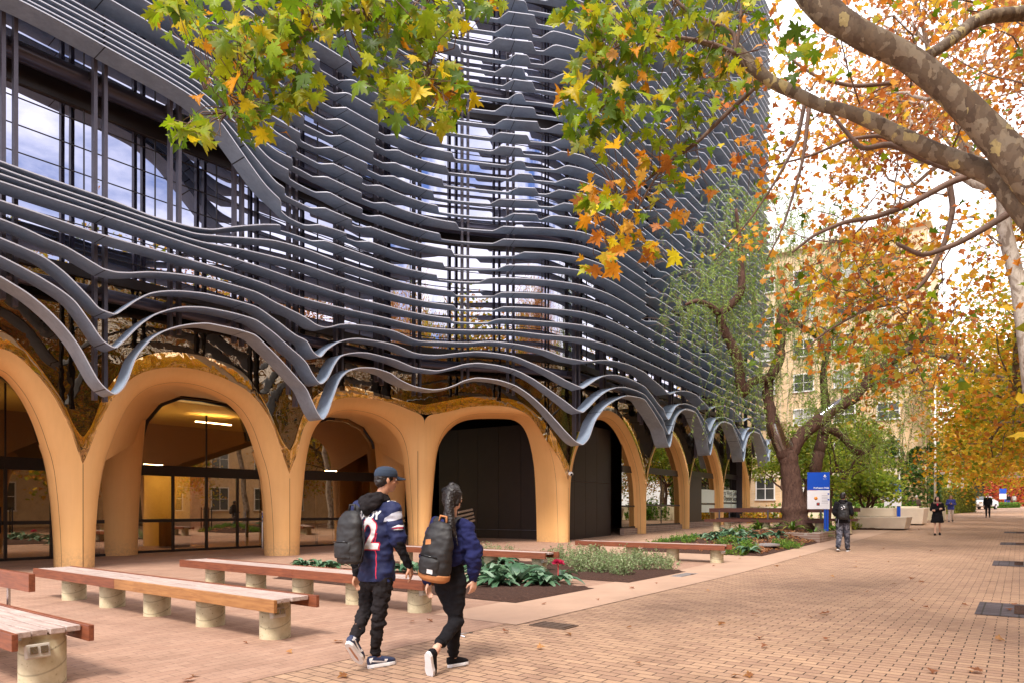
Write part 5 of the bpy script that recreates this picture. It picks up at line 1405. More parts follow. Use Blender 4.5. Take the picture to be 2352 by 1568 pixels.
# hanging fronds: thin strands with narrow leaflets
def fronds(name, parent, anchors, seed, per=1, ln=(0.5, 1.4), pal='pepper', step=0.055, lsz=0.11, strandmat='twig_bark'):
    rs = np.random.default_rng(seed); Ps = []; A = []; B = []; C_ = []; mb = MB()
    for a in anchors:
        for _ in range(per):
            p = a + rs.normal(size=3) * 0.12; l = rs.uniform(*ln); n = int(l / step) + 2
            dr = rs.normal(size=2) * 0.45; t = np.linspace(0, 1, n)
            P = np.stack([p[0] + dr[0] * l * (1 - (1 - t) ** 2), p[1] + dr[1] * l * (1 - (1 - t) ** 2), p[2] + 0.12 * l * np.sin(t * 3.1) - l * t ** 1.5], 1)
            mb.tube(P[::4] if len(P) > 8 else P[[0, -1]], 0.006, 3, cap=False)
            for sd in (-1, 1):
                Ps.append(P); m_ = len(P)
                az = rs.uniform(0, 6.28); s_ = np.array((math.cos(az), math.sin(az), 0)) * sd
                dn = s_ * 0.75 + np.array((0, 0, -0.65)) + rs.normal(size=(m_, 3)) * 0.25
                dn /= np.linalg.norm(dn, axis=1)[:, None]
                b_ = -dn; aa = np.cross(b_, rs.normal(size=(m_, 3))); aa /= np.linalg.norm(aa, axis=1)[:, None]
                A.append(aa); B.append(b_); C_.append(np.cross(aa, b_))
    P = np.concatenate(Ps); fr = (np.concatenate(A), np.concatenate(B), np.concatenate(C_)); n = len(P)
    cols = pick(pal, n, rs)
    me = leaves_mesh(name, P, lsz * rs.uniform(0.6, 1.2, n), cols, STRIP, rs, frames=fr, fold=0.0)
    link(me, name, parent)
    o = mb.build('twigs', MATS[strandmat], parent)
    return n
an = []
for Q in PL_:
    for i in range(4, len(Q)):
        for _ in range(3 if i > len(Q) * 0.35 else 1):
            an.append(Q[i] + rsp.normal(size=3) * (0.7, 0.9, 0.5) + (0, 0, 0.25))
# crown masses read from the photograph (x, y, half width, half height, count)
for cx, cy, rx, ry, k in ((1700,600,90,120,190),(1640,720,80,60,70),(1830,560,120,100,170),(1960,640,110,90,140),(1960,800,90,80,100),(1760,820,80,70,70),(2060,900,90,60,70),(1600,640,60,50,40),(1900,480,120,60,90),(1720,470,70,60,60),(1830,700,80,70,80),(2050,760,70,60,50),(1880,900,70,60,50),(1700,900,70,50,35),(2040,980,80,50,45)):
    for _ in range(k):
        u = rsp.normal(size=2) * 0.6
        an.append(at(cx + u[0] * rx, cy + u[1] * ry, PTY + rsp.normal() * 1.3))
print('pepper leaflets', fronds('foliage', PT, an, 5, 1, (0.5, 1.5), 'pepper', 0.075, 0.15))
# bare twiggy tangle in front of the building
mb = MB()
for _ in range(150):
    p = at(rsp.uniform(1500, 1760), rsp.uniform(480, 800), PTY - rsp.uniform(0, 2.5)); v = rsp.normal(size=3) * (0.6, 0.5, 0.6)
    mb.tube(wiggle(p, p + v, 5, 0.8, rsp), [0.010, 0.008, 0.006, 0.005, 0.003], 3, cap=False)
mb.build('bare_twigs', MATS['twig_bark'], PT)
# --- small garden trees behind the sign
for i, (px, d, hgt, th, pal, nl_, lb) in enumerate(((1905, 33.0, 6.5, 1.6, 'lime', 4200, 'small multi stemmed lime green tree behind the blue sign'), (1990, 36.0, 3.4, 0.9, 'lime', 2400, 'bright green shrubby tree beside the concrete seats'), (1950, 44.0, 7.6, 2.6, 'lime', 3200, 'taller light green tree in front of the brick hall'), (1800, 46.0, 7.0, 2.2, 'lime', 2200, 'light green tree between the arches and the brick hall'))):
    x, y = atd(px, d)
    tree('garden_tree', lb, (x, y, gz(x, y) + 0.1), hgt, th, 0.13, 120 + i, pal, nl_, 0.20, group='small green trees before the brick hall', maxl=4, shape=DIAM, spread=0.7, crown_s=0.30, bark='rough_bark', nlimb=4)
# --- ivy on the lower wall of the hall, hedge, red creeper, garden bed greenery
def leafsheet(name, pts, n, size, pal, seed, label, cat, thick, mat='leaf', kind=None, parent=None, shape=DIAM):
    """leaves over a vertical surface: pts = [(x,y,z0,z1,prob)...] polyline"""
    rs = np.random.default_rng(seed); P = []
    pts = np.array(pts, float)
    L_ = np.linalg.norm(np.diff(pts[:, :2], axis=0), axis=1); cum = np.concatenate([[0], np.cumsum(L_)])
    t = rs.uniform(0, cum[-1], n)
    x = np.interp(t, cum, pts[:, 0]); y = np.interp(t, cum, pts[:, 1]); z0 = np.interp(t, cum, pts[:, 2]); z1 = np.interp(t, cum, pts[:, 3])
    edge = np.sin(t * 2.3 + seed) * 0.35 + np.sin(t * 5.1) * 0.2
    z = z0 + (z1 + edge - z0) * rs.random(n) ** 0.9
    i = np.clip(np.searchsorted(cum, t) - 1, 0, len(L_) - 1); d = (pts[i + 1, :2] - pts[i, :2]); d /= np.linalg.norm(d, axis=1)[:, None]
    off = rs.uniform(0.0, thick, n) * (0.6 + 0.4 * np.sin(x * 2.1 + z * 1.7))
    P = np.stack([x + d[:, 1] * off, y - d[:, 0] * off, z], 1)
    me = leaves_mesh(name, P, size * rs.uniform(0.7, 1.3, n), pick(pal, n, rs), shape, rs, mat=mat)
    o = link(me, name, parent)
    return tag(o, label, cat, kind=kind) if label else o
g0 = 0.4
leafsheet('wall_ivy', [(*LX(Lr - 7.0, qF), g0, 5.0, 1), (*LX(Lr - 4.5, qF), g0, 7.0, 1), (*LX(Lr - 2.9, qF), g0 + 3.7, 7.0, 1)], 2500, 0.26, 'ivy', 1, 'dark green ivy over the lower left wall of the brick hall corner', 'ivy', 0.35)
leafsheet('wall_ivy', [(*LX(Lr - 2.2, qF), g0, 6.3, 1), (*LX(Lr, qF), g0, 6.0, 1), (*LX(Lr, qF + 6), g0, 6.5, 1), (*LX(Lr, qF + 9.4), g0, 6.0, 1)], 6200, 0.26, 'ivy', 2, 'dark green ivy wrapping the right corner of the brick hall', 'ivy', 0.4)
leafsheet('wall_ivy', [(*LX(Lr - 7.2, qF), 3.7, 6.5, 1), (*LX(Lr - 2.0, qF), 3.7, 6.5, 1)], 1600, 0.26, 'ivy', 3, 'band of ivy above the ground floor window of the brick hall', 'ivy', 0.35)
def hedge(label, px0, px1, d0, d1, h, pal, seed, thick=1.4, n=6500, cat='hedge', name='clipped_hedge', ls=0.14, lz=None):
    a, b_ = atd(px0, d0), atd(px1, d1); rs = np.random.default_rng(seed); v = b_ - a; nn = np.array((v[1], -v[0])) / np.linalg.norm(v)
    t = rs.random(n); face = rs.random(n); w = np.where(face < 0.6, rs.uniform(-0.08, 0.02, n), rs.uniform(-thick, 0, n)); z = np.where(face < 0.6, h * rs.random(n), h + rs.normal(size=n) * 0.05)
    p = a + v * t[:, None] + nn * w[:, None]; zg = np.array([gz(*q) for q in p])
    P = np.stack([p[:, 0], p[:, 1], zg + z], 1)
    root = empty(name, (*a, gz(*a)), 0, label, cat)
    me = leaves_mesh('foliage', P - np.array((*a, gz(*a))), ls * rs.uniform(0.7, 1.3, n), pick(pal, n, rs), DIAM, rs); link(me, 'foliage', root)
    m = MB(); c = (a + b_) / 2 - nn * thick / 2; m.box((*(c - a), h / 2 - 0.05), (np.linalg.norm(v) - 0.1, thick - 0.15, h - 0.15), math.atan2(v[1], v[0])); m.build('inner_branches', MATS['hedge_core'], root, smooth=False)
    return root
hedge('clipped olive green hedge to the left of the white car', 2158, 2243, 58.0, 66.0, 2.2, 'hedge', 9)
hedge('red autumn creeper and shrubs before the house at the far end', 2262, 2420, 94.0, 96.0, 3.8, 'red', 10, 2.0, 5000, 'creeper', 'red_creeper', 0.35)
hedge('low clipped green border hedge at the far end of the walk', 2275, 2345, 84.0, 86.0, 0.6, 'shrub', 11, 0.6, 1200, 'hedge', 'border_hedge', 0.16)
# --- planting in the beds
def strappy(n, ln, w, pal, seed, up=0.6, cols=None, zigzag=False, bend=1.0):
    rs = np.random.default_rng(seed); V = []; Fc = []; C_ = []
    for i in range(n):
        az = rs.uniform(0, 6.283); l = ln * rs.uniform(0.65, 1.15); el = rs.uniform(0.25, 1.0) * up + 0.25; k = 7
        t = np.linspace(0, 1, k); h = np.array((math.cos(az), math.sin(az))); sd = np.array((-h[1], h[0]))
        r_ = l * (t * math.cos(el * 1.3) + bend * 0.22 * t ** 2); z = l * (t * math.sin(el * 1.3) - bend * (0.55 + 0.2 * rs.random()) * t ** 2.4 * math.cos(el * 0.7)) + 0.02
        ww = w * (0.5 + 0.6 * np.sin(math.pi * np.clip(t * 0.9 + 0.1, 0, 1))) * np.where(t > 0.98, 0.08, 1) * 0.5
        c0 = h * 0.02
        tilt = rs.uniform(-.3, .3)
        for j in range(k):
            p = c0 + h * r_[j]
            V += [(*(p - sd * ww[j]), z[j] + ww[j] * (0.5 + tilt)), (*p, z[j]), (*(p + sd * ww[j]), z[j] + ww[j] * (0.5 - tilt))]
        b0 = i * k * 3
        for j in range(k - 1):
            for q in (0, 1): Fc.append((b0 + j * 3 + q, b0 + j * 3 + q + 1, b0 + j * 3 + q + 4, b0 + j * 3 + q + 3))
        C_ += [pick(pal, 1, rs)[0]] * (k * 3)
    me = bpy.data.meshes.new('leaves'); me.from_pydata(V, [], Fc)
    ca = me.color_attributes.new('col', 'FLOAT_COLOR', 'POINT'); ca.data.foreach_set('color', np.concatenate([np.array(C_), np.ones((len(C_), 1))], 1).ravel().astype(np.float32))
    me.materials.append(MATS['leaf_glossy']); me.polygons.foreach_set('use_smooth', [True] * len(me.polygons)); me.update(); return me
brom_me = [strappy(22, 0.42, 0.085, 'brom', 300 + i, 0.55) for i in range(3)]
cliv_me = [strappy(34, 0.62, 0.040, 'clivia', 310 + i, 0.85, bend=0.9) for i in range(3)]
def place_plant(me, name, x, y, z, sc, rz, label, cat, group):
    o = link(me, name); o.location = (x, y, z); o.rotation_euler = (0, 0, rz); o.scale = (sc,) * 3; return tag(o, label, cat, group)
def bed_at(px, py, bd):
    g = G(px, py); l, q = lq(g); z = bedz(bd, l, q); return g[0], g[1], z
rb = np.random.default_rng(9)
GB = 'broad leaved bromeliads in the planting beds'
for i, (px, py, sc, lb) in enumerate(((1128,1335,1.15,'bromeliad right beside the woman at the front of the nearest bed'), (1168,1322,1.2,'tall banded grey green bromeliad near the middle of the nearest bed'), (1190,1345,1.15,'bromeliad with drooping leaves at the front edge of the nearest bed'), (1222,1340,1.0,'bromeliad between the banded one and the red flowering one'), (1150,1300,1.0,'bromeliad at the back of the nearest bed, left'), (1110,1310,1.0,'bromeliad just right of the woman, at the back'), (940,1320,0.9,'bromeliad seen between the man and the woman'), (920,1312,0.8,'bromeliad seen just behind the hand of the man'), (700,1304,0.75,'first of three bromeliads left of the man above the bench'), (735,1304,0.75,'second of three bromeliads left of the man above the bench'), (765,1306,0.75,'third bromeliad, closest to the man on his left'),(1145,1352,0.9,'low bromeliad at the very front of the nearest bed'),(1100,1345,0.85,'bromeliad half behind the sleeve of the woman'),(1205,1322,1.0,'bromeliad behind the drooping one in the nearest bed'),(1250,1350,0.8,'small bromeliad left of the red flowering one'))):
    x, y, z = bed_at(px, py, BEDA); place_plant(brom_me[i % 3], 'bromeliad', x, y, z, sc * 1.35, rb.uniform(0, 6), lb, 'plant', GB)
x, y, z = bed_at(1282, 1338, BEDA)
fl = empty('flowering_bromeliad', (x, y, z), 1.0, 'bromeliad with one crimson pink flower head at the bed corner', 'plant')
o = link(brom_me[0], 'leaves', fl); o.scale = (1.15,) * 3
rsf = np.random.default_rng(2); n = 130
v = rsf.normal(size=(n, 3)); v /= np.linalg.norm(v, axis=1)[:, None]; v[:, 2] = np.abs(v[:, 2]) * 0.9 - 0.15
aa = np.cross(v, rsf.normal(size=(n, 3))); aa /= np.linalg.norm(aa, axis=1)[:, None]
me = leaves_mesh('flower_head', v * 0.035 + (0, 0, 0.36), 0.10 * rsf.uniform(0.8, 1.1, n), np.clip(np.array((0.62, 0.035, 0.12)) * rsf.uniform(0.7, 1.3, (n, 1)), 0, .85), STRIP * (1.6, -1), rsf, frames=(aa, v, np.cross(aa, v)), fold=0)
link(me, 'flower_head', fl)
m = MB(); m.tube([(0, 0, 0), (0, 0, 0.36)], 0.012, 8); m.build('flower_stem', MATS['red_print'], fl)
# silvery shrubs in the middle bed
def shrubmat(name, label, cells, n, ls, pal, seed, h, kind='stuff', cat='ground cover', bd=None, shape=DIAM):
    rs = np.random.default_rng(seed); P = []; st = MB()
    for (l, q, r_) in cells:
        k = int(n / len(cells) / 14)
        for _ in range(k):
            a = rs.uniform(0, 6.28); rr_ = r_ * math.sqrt(rs.random()); ll = l + rr_ * math.cos(a); qq = q + rr_ * math.sin(a)
            b0 = LQ(ll, qq); b0[2] = bedz(bd, ll, qq) if bd else b0[2]
            tip = b0 + np.array((rs.normal() * 0.10, rs.normal() * 0.10, h * rs.uniform(0.5, 1.2) * (1 - 0.4 * (rr_ / r_) ** 2)))
            st.tube([b0, tip], [0.004, 0.002], 3, cap=False)
            t = rs.random((14, 1)) ** 0.7; P.append(b0 + (tip - b0) * t + rs.normal(size=(14, 3)) * 0.025)
    P = np.concatenate(P); n = len(P)
    root = leaves_mesh(name, P, ls * rs.uniform(0.6, 1.3, n), pick(pal, n, rs), shape, rs, droop=0.2)
    o = link(root, name); tag(o, label, cat, kind=kind); st.build('stems', MATS['twig_bark'], o)
    return o
cells = []
for px, py, r_ in ((1085,1285,.30),(1120,1283,.35),(1160,1285,.4),(1255,1300,.35),(1290,1300,.45),(1330,1303,.45),(1370,1303,.45),(1410,1307,.45),(1450,1310,.45),(1490,1312,.4),(1310,1285,.5),(1360,1285,.5),(1420,1290,.5),(1470,1296,.45),(1390,1320,.25),(1340,1318,.25),(1520,1308,.3),(1430,1326,.2)):
    l, q = lq(G(px, py)); cells.append((l, q, r_))
shrubmat('silver_shrubs', 'low silvery green shrubs filling the middle bed', cells, 13000, 0.045, 'silver', 31, 0.42, bd=BEDB)
# bed C: clumps near the tree, bromeliads, ground cover
GC = 'strappy green clumps round the big tree'
k = 0
def bedc_pt(px, py):
    g = G(px, py, 0.15); l, q = lq(g); l = min(max(l, BEDC[0] + .1), BEDC[1] - .15); q = min(max(q, BEDC[2] + .15), BEDC[3] - .1); p = LQ(l, q); return p[0], p[1], bedz(BEDC, l, q)
spots = [(1640,1204,'left'),(1665,1210,'left'),(1690,1206,'left'),(1715,1212,'left'),(1740,1207,'left'),(1765,1212,'left'),(1790,1216,'left'),(1700,1222,'left'),(1745,1224,'left'),(1850,1222,'right'),(1872,1215,'right'),(1895,1222,'right'),(1915,1214,'right'),(1868,1232,'right'),(1905,1232,'right'),(1845,1210,'right'),(1885,1206,'right'),(1925,1222,'right'),(1820,1228,'right')]
ORD = ('first', 'second', 'third', 'fourth', 'fifth', 'sixth', 'seventh', 'eighth', 'ninth', 'tenth', 'eleventh', 'twelfth', 'thirteenth', 'fourteenth', 'fifteenth', 'sixteenth', 'seventeenth', 'eighteenth', 'nineteenth')
spots.sort()
for i, (px, py, sd) in enumerate(spots):
    x, y, z = bedc_pt(px, py); place_plant(cliv_me[i % 3], 'strappy_clump', x, y, z, rb.uniform(0.9, 1.25), rb.uniform(0, 6), 'strappy leaved clump, ' + ORD[i] + ' from the left, ' + ('left of the big tree' if sd == 'left' else 'right of the big tree'), 'plant', GC)
k = 0
for px, py in sorted(((1565,1238),(1588,1242),(1610,1240),(1632,1238),(1655,1242),(1640,1252),(1675,1236),(1602,1230),(1690,1246),(1715,1240),(1580,1230),(1742,1246),(1785,1240),(1720,1262),(1650,1228),(1700,1255),(1550,1234),(1532,1238))):
    x, y, z = bedc_pt(px, py); place_plant(brom_me[k % 3], 'bromeliad', x, y, z, rb.uniform(0.95, 1.2), rb.uniform(0, 6), 'dark glossy bromeliad, ' + ORD[k] + ' from the left in the big bed before the tree', 'plant', 'dark bromeliads in the front of the big bed'); k += 1
cells = []
for px, py, r_ in ((1690,1262,.35),(1670,1256,.35),(1715,1258,.25),(1820,1248,.3),(1790,1250,.3),(1600,1225,.4),(1560,1228,.4),(1635,1222,.5),(1700,1228,.4),(1480,1245,.3),(1510,1248,.35),(1540,1250,.3),(1580,1252,.3)):
    x, y, z = bedc_pt(px, py); l, q = lq((x, y)); cells.append((l, q, r_))
shrubmat('ground_cover', 'fresh green low ground cover among the bromeliads of the big bed', cells, 9000, 0.05, 'shrub', 32, 0.24, bd=BEDC)
cells = []
for px, py, r_ in ((2010,1215,.5),(2025,1208,.6),(2000,1205,.5),(2035,1220,.4)):
    l, q = lq(G(px, py)); cells.append((l, q, r_))
shrubmat('bright_shrubs', 'bright yellow green shrubs between the dark bench and concrete seats', [(BEDD[0] + .5, BEDD[2] + 1.0 * i, .6) for i in range(5)], 5000, 0.08, 'lime', 33, 0.7)
cells = [(-13.5 + rb.uniform(-2, 2), 47 + rb.uniform(-3, 8), 0.9) for _ in range(16)]
shrubmat('flower_border', 'mixed green and reddish flower border in front of the brick hall', cells, 9000, 0.15, 'mixed', 34, 1.0)
cells = [(-8 + rb.uniform(-5, 3), 46.5 + rb.uniform(0, 8), 1.0) for _ in range(16)]
shrubmat('garden_shrubs', 'green garden shrubs behind the pale planter walls', cells, 9000, 0.18, 'shrub', 35, 1.5)
# leaf litter in the big bed (uncountable) and single leaves on the paving
rs = np.random.default_rng(77); n = 1500
l = BEDC[1] - 0.1 - np.abs(rs.normal(size=n)) * 1.3; q = BEDC[2] + 0.2 + rs.random(n) * 9
ok = (l > BEDC[0]); l, q = l[ok], q[ok]; n = len(l)
P = np.array([(*LQ(a, b_)[:2], bedz(BEDC, a, b_) + 0.03) for a, b_ in zip(l, q)])
nr = rs.normal(size=(n, 3)) * 0.35 + (0, 0, 1); nr /= np.linalg.norm(nr, axis=1)[:, None]; a_ = np.cross(nr, rs.normal(size=(n, 3))); a_ /= np.linalg.norm(a_, axis=1)[:, None]
me = leaves_mesh('leaf_litter', P, 0.11 * rs.uniform(0.6, 1.2, n), pick('brown', n, rs), SIMP, rs, frames=(a_, np.cross(nr, a_), nr), fold=0.35)
tag(link(me, 'leaf_litter'), 'brown fallen leaves covering the soil of the big bed', 'leaf litter', kind='stuff')
fm_ = []
for i in range(5):
    rs1 = np.random.default_rng(500 + i); z = np.zeros((1, 3)); z[0, 2] = 0.02
    nr = np.array([(0.15 * rs1.normal(), 0.15 * rs1.normal(), 1.0)]); nr /= np.linalg.norm(nr); a_ = np.cross(nr, [(0.3, 1, 0.1)]); a_ /= np.linalg.norm(a_)
    fm_.append(leaves_mesh('fallen_leaf', z, 0.125, pick('brown', 1, rs1) * 1.15, LOBE, rs1, frames=(a_, np.cross(nr, a_), nr), fold=0.16))
known = [(445,1555),(617,1420),(432,1566),(365,1405),(562,1478),(775,1476),(1141,1360),(1250,1388),(1507,1340),(1372,1378),(1446,1442),(1625,1357),(1735,1413),(1900,1410),(1892,1600-189),(2040,1290),(1910,1325),(2118,1338),(2125,1396),(1745,1468),(1659,1434),(2292,1470),(2245,1545),(2140,1545),(1900,1470),(1722,1554),(2230,1545),(2330,1390),(2316,1402),(1640,1300),(1700,1283),(1838,1278),(1966,1290),(2028,1260),(2140,1265),(1540,1280),(1480,1305),(1590,1320),(1450,1352),(1990,1360),(2110,1300),(1240,1490),(945,1430),(985,1428),(1160,1452),(800,1497),(662,1500),(1990,1242),(2095,1330),(2240,1285),(1783,1300),(1400,1300)]
for i in range(28): known.append((rs.uniform(700, 2350), 1190 + 370 * rs.random() ** 1.3))
gl_ = 'dry plane leaves scattered over the paving'
for i, (px, py) in enumerate(known):
    g = G(px, py); l_, q_ = lq(g)
    if l_ < -4.8 and i >= 52: continue
    o = link(fm_[i % 5], 'fallen_leaf'); o.location = (g[0], g[1], g[2] + 0.012); o.rotation_euler = (rs.normal() * 0.12, rs.normal() * 0.12, rs.uniform(0, 6.28)); s_ = rs.uniform(0.4, 0.9); o.scale = (s_,) * 3
    tag(o, 'dry brown plane leaf lying on the brick paving', 'fallen leaf', gl_)
# ------------------------------------------------------------------ the near plane tree: limbs reach in from the right
NT = empty('near_plane_tree', (5.9, 5.4, 0), 0, 'nearest plane tree, thick mottled limbs reaching in from the right with green and gold leaves', 'plane tree', GP)
NT.name = 'plane_tree'
off0 = np.array((5.9, 5.4, 0.0))
def nlimb(pts, rpx, Ys, name='limb', n=16, bark='plane_bark', knob=0.03):
    rs = np.random.default_rng(len(pts) * 7 + int(pts[0][0]) % 91)
    P = np.array([at(x, y, Y) for (x, y), Y in zip(pts, np.interp(np.linspace(0, 1, len(pts)), np.linspace(0, 1, len(Ys)), Ys))])
    R_ = np.array(rpx) / F * P[:, 1]; Q, Rr = resmooth(P, R_, 5); Rr = Rr * (1 + np.convolve(rs.normal(size=len(Rr)), np.ones(3) / 3, 'same') * knob)
    m = MB(); m.tube(Q - off0, Rr, n, cap=True); m.build(name, MATS[bark], NT); return Q
m = MB(); m.tube([(0.1, 0.05, -0.1), (0.05, 0, 0.3), (0, 0, 1.5), (-0.1, 0, 2.6), (-0.15, -0.05, 3.3), (-0.2, -0.1, 3.9)], [0.42, 0.33, 0.28, 0.27, 0.25, 0.2], 20); m.build('trunk', MATS['plane_bark'], NT)
nlimb([(1810,-110),(1850,-30),(1880,8),(1918,43),(1985,85),(2085,132),(2151,185),(2218,245),(2288,320),(2335,372),(2400,440),(2500,540),(2700,690)], [32,31,31,30,28,27,28,30,34,38,46,56,70], (5.9, 5.2))
nlimb([(1690,112),(1700,128),(1768,188),(1835,218),(1883,243),(1935,253),(2000,277),(2068,313),(2135,345),(2201,370),(2280,402),(2318,437),(2352,473),(2430,560),(2560,720)], [13,15,13,13,13,14,16,18,19,20,23,27,31,38,48], (6.6, 5.3))
nlimb([(2560,-80),(2440,40),(2360,30),(2250,40),(2170,105),(2132,128)], [22,17,16,15,13,11], (7.2, 6.2))
br = []
def twigline(pts, r0, r1, Y, bark='twig_bark', n=6):
    Q = nlimb(pts, np.linspace(r0, r1, len(pts)), (Y, Y) if np.ndim(Y) == 0 else Y, 'branch', n, bark, 0.0); br.append(Q); return Q
twigline([(842,-40),(842,30),(826,26),(790,38),(750,58),(710,70),(680,96),(650,116),(600,146),(574,176),(556,224),(522,260)], 6, 2, 5.2)
twigline([(560,170),(500,205),(470,210)], 2, 1, 5.2)
twigline([(990,-40),(974,10),(971,67),(978,110),(981,143),(987,190)], 5, 1.5, 5.2)
twigline([(694,-20),(688,40),(680,90),(675,150),(678,180)], 3, 1.2, 5.3)
twigline([(1688,122),(1660,112),(1600,95),(1540,88),(1500,80),(1440,95),(1380,130)], 6, 2, 6.2)
twigline([(1690,125),(1640,100),(1560,85),(1480,82)], 5, 2, 6.0)
twigline([(1690,120),(1688,80),(1660,60),(1600,40),(1560,10),(1540,-20)], 5, 3, 6.3)
twigline([(1690,118),(1700,60),(1705,-20)], 4, 3, 6.3)
twigline([(1730,205),(1660,270),(1600,330),(1540,370),(1480,420),(1420,450)], 6, 1.5, 6.3)
twigline([(1600,330),(1560,350),(1510,400),(1470,470),(1420,560),(1390,600)], 4, 1.5, 6.3)
twigline([(1850,230),(1830,330),(1780,420),(1720,510),(1640,600)], 5, 1.2, 7.0)
twigline([(1860,235),(1845,370),(1800,520),(1760,600)], 5, 1.2, 7.4)
twigline([(2250,395),(2180,420),(2090,470),(2010,500),(1940,510),(1870,540),(1820,580)], 9, 3, 8.0)
twigline([(2350,470),(2270,520),(2200,560),(2120,590),(2060,560)], 10, 4, 8.2)
twigline([(2130,360),(2040,330),(1980,345),(1940,300),(1900,250)], 8, 3, 7.0)
twigline([(2180,390),(2100,360),(2030,310),(1950,320),(1860,360),(1780,380)], 6, 2, 7.6)
twigline([(2180,420),(2190,480),(2170,560),(2130,640),(2080,690),(1990,710),(1900,760),(1850,800)], 7, 2, 9.0)
twigline([(2060,190),(1960,200),(1880,180),(1820,140),(1790,100)], 5, 2, 8.0)
# leaf clusters: centre, half width, half height, depth, count, palette
def cluster(cx, cy, rx, ry, Y, n, rs, sp=0.35):
    u = rs.normal(size=(n, 2)) * 0.55; Yv = Y + rs.normal(size=n) * sp
    return np.array([at(cx + a * rx, cy + b_ * ry, yy) for (a, b_), yy in zip(u, Yv)])
rs = np.random.default_rng(12)
CL = [ # left canopy along the first branch
 (430,40,70,45,5.2,26),(500,90,70,55,5.2,34),(570,70,70,60,5.2,40),(640,60,70,60,5.2,40),(600,150,80,60,5.2,44),(690,40,70,45,5.3,30),(520,180,60,50,5.2,26),(660,170,70,60,5.2,34),(710,200,50,45,5.2,18),(760,30,80,35,5.3,30),(850,30,80,35,5.3,34),(560,250,60,40,5.2,18),(470,300,60,35,5.1,16),(590,300,45,35,5.1,12),(410,320,35,18,5.1,5),(650,235,45,35,5.2,12),(930,40,70,40,5.3,30),(960,90,70,45,5.2,30),(880,110,60,35,5.3,18),(1010,40,70,35,5.3,24),(1080,20,60,28,5.3,16),(900,190,55,40,5.2,24),(960,200,60,50,5.2,34),(1010,190,50,45,5.2,22),(960,265,70,35,5.2,26),(1040,215,35,45,5.2,12),(1030,270,30,25,5.2,6),(380,20,40,25,5.2,8),(780,-10,300,25,5.2,40),
 (1320,40,70,45,6.0,30),(1400,60,80,60,6.0,44),(1480,80,80,60,6.0,40),(1360,140,60,50,6.0,22),(1440,150,70,60,6.0,34),(1330,215,60,50,6.0,22),(1400,230,60,50,6.0,26),(1470,230,60,50,6.0,24),(1330,290,45,40,6.0,16),(1400,300,60,35,6.0,14),(1540,60,70,60,6.1,30),(1560,150,60,60,6.1,26),(1620,40,60,40,6.2,22),(1640,120,50,50,6.2,24),(1680,190,60,50,6.2,20),(1560,240,60,50,6.1,16),(1620,210,50,50,6.2,16),(1500,310,60,50,6.2,14),(1560,340,60,40,6.2,10),(1720,40,50,40,6.3,14),(1840,100,70,30,5.3,6),(1830,130,60,45,5.3,6),(1560,400,50,50,6.3,8),(1500,-10,250,20,6.0,26)]
CG = [(1350,440,60,40,5.9,14),(1330,470,45,35,5.9,12),(1380,490,60,40,5.9,14),(1440,430,60,50,6.0,16),(1480,500,60,40,6.0,12),(1430,560,60,35,6.0,12),(1380,610,50,25,5.9,10),(1500,570,50,35,6.0,9),(1560,480,50,60,6.2,8),(1550,380,60,50,6.2,6),(1600,440,60,60,6.4,5),(1350,330,60,40,6.0,4),(1460,380,40,30,6.0,5)]
Pg = np.concatenate([cluster(*c, rs) for c in CL]); n = len(Pg)
cg = pick('green', n, rs)
hang = rs.normal(size=(n, 3)) * 0.62 + np.array((0.0, -0.75, 0.25)); hang /= np.linalg.norm(hang, axis=1)[:, None]
bdir = rs.normal(size=(n, 3)) * 0.55 + (0, 0, -1); bdir -= hang * np.sum(bdir * hang, 1)[:, None]; bdir /= np.linalg.norm(bdir, axis=1)[:, None]
Pg2 = np.concatenate([cluster(*c, rs) for c in CG]); n2 = len(Pg2)
cg2 = np.where(rs.random((n2, 1)) < 0.72, pick('autumn', n2, rs) * (1.15, 1.25, 0.6), pick('green', n2, rs) * 1.1)
cg2 = np.clip(cg2, 0, .85)
h2 = rs.normal(size=(n2, 3)) * 0.6 + np.array((0.0, -0.6, 0.3)); h2 /= np.linalg.norm(h2, axis=1)[:, None]
b2 = rs.normal(size=(n2, 3)) * 0.5 + (-0.5, 0, -0.9); b2 -= h2 * np.sum(b2 * h2, 1)[:, None]; b2 /= np.linalg.norm(b2, axis=1)[:, None]
PP = np.concatenate([Pg, Pg2]) - off0; H = np.concatenate([hang, h2]); B_ = np.concatenate([bdir, b2])
me = leaves_mesh('crown', PP, 0.132 * rs.uniform(0.5, 1.25, n + n2), np.concatenate([cg, cg2]), LOBE, rs, frames=(np.cross(B_, H), B_, H), fold=0.36)
link(me, 'crown', NT)
# petioles / fine twigs linking the leaves
mb = MB(); allbr = np.concatenate(br)
for p in np.concatenate([Pg[::2], Pg2[::2]]):
    d = np.linalg.norm((allbr - p), axis=1); j = int(np.argmin(d))
    if d[j] < 0.7: mb.tube(wiggle(allbr[j], p + (0, 0, .03), 4, 0.5, rs) - off0, [0.0065, 0.005, 0.0035, 0.0025], 3, cap=False)
mb.build('twigs', MATS['twig_bark'], NT)
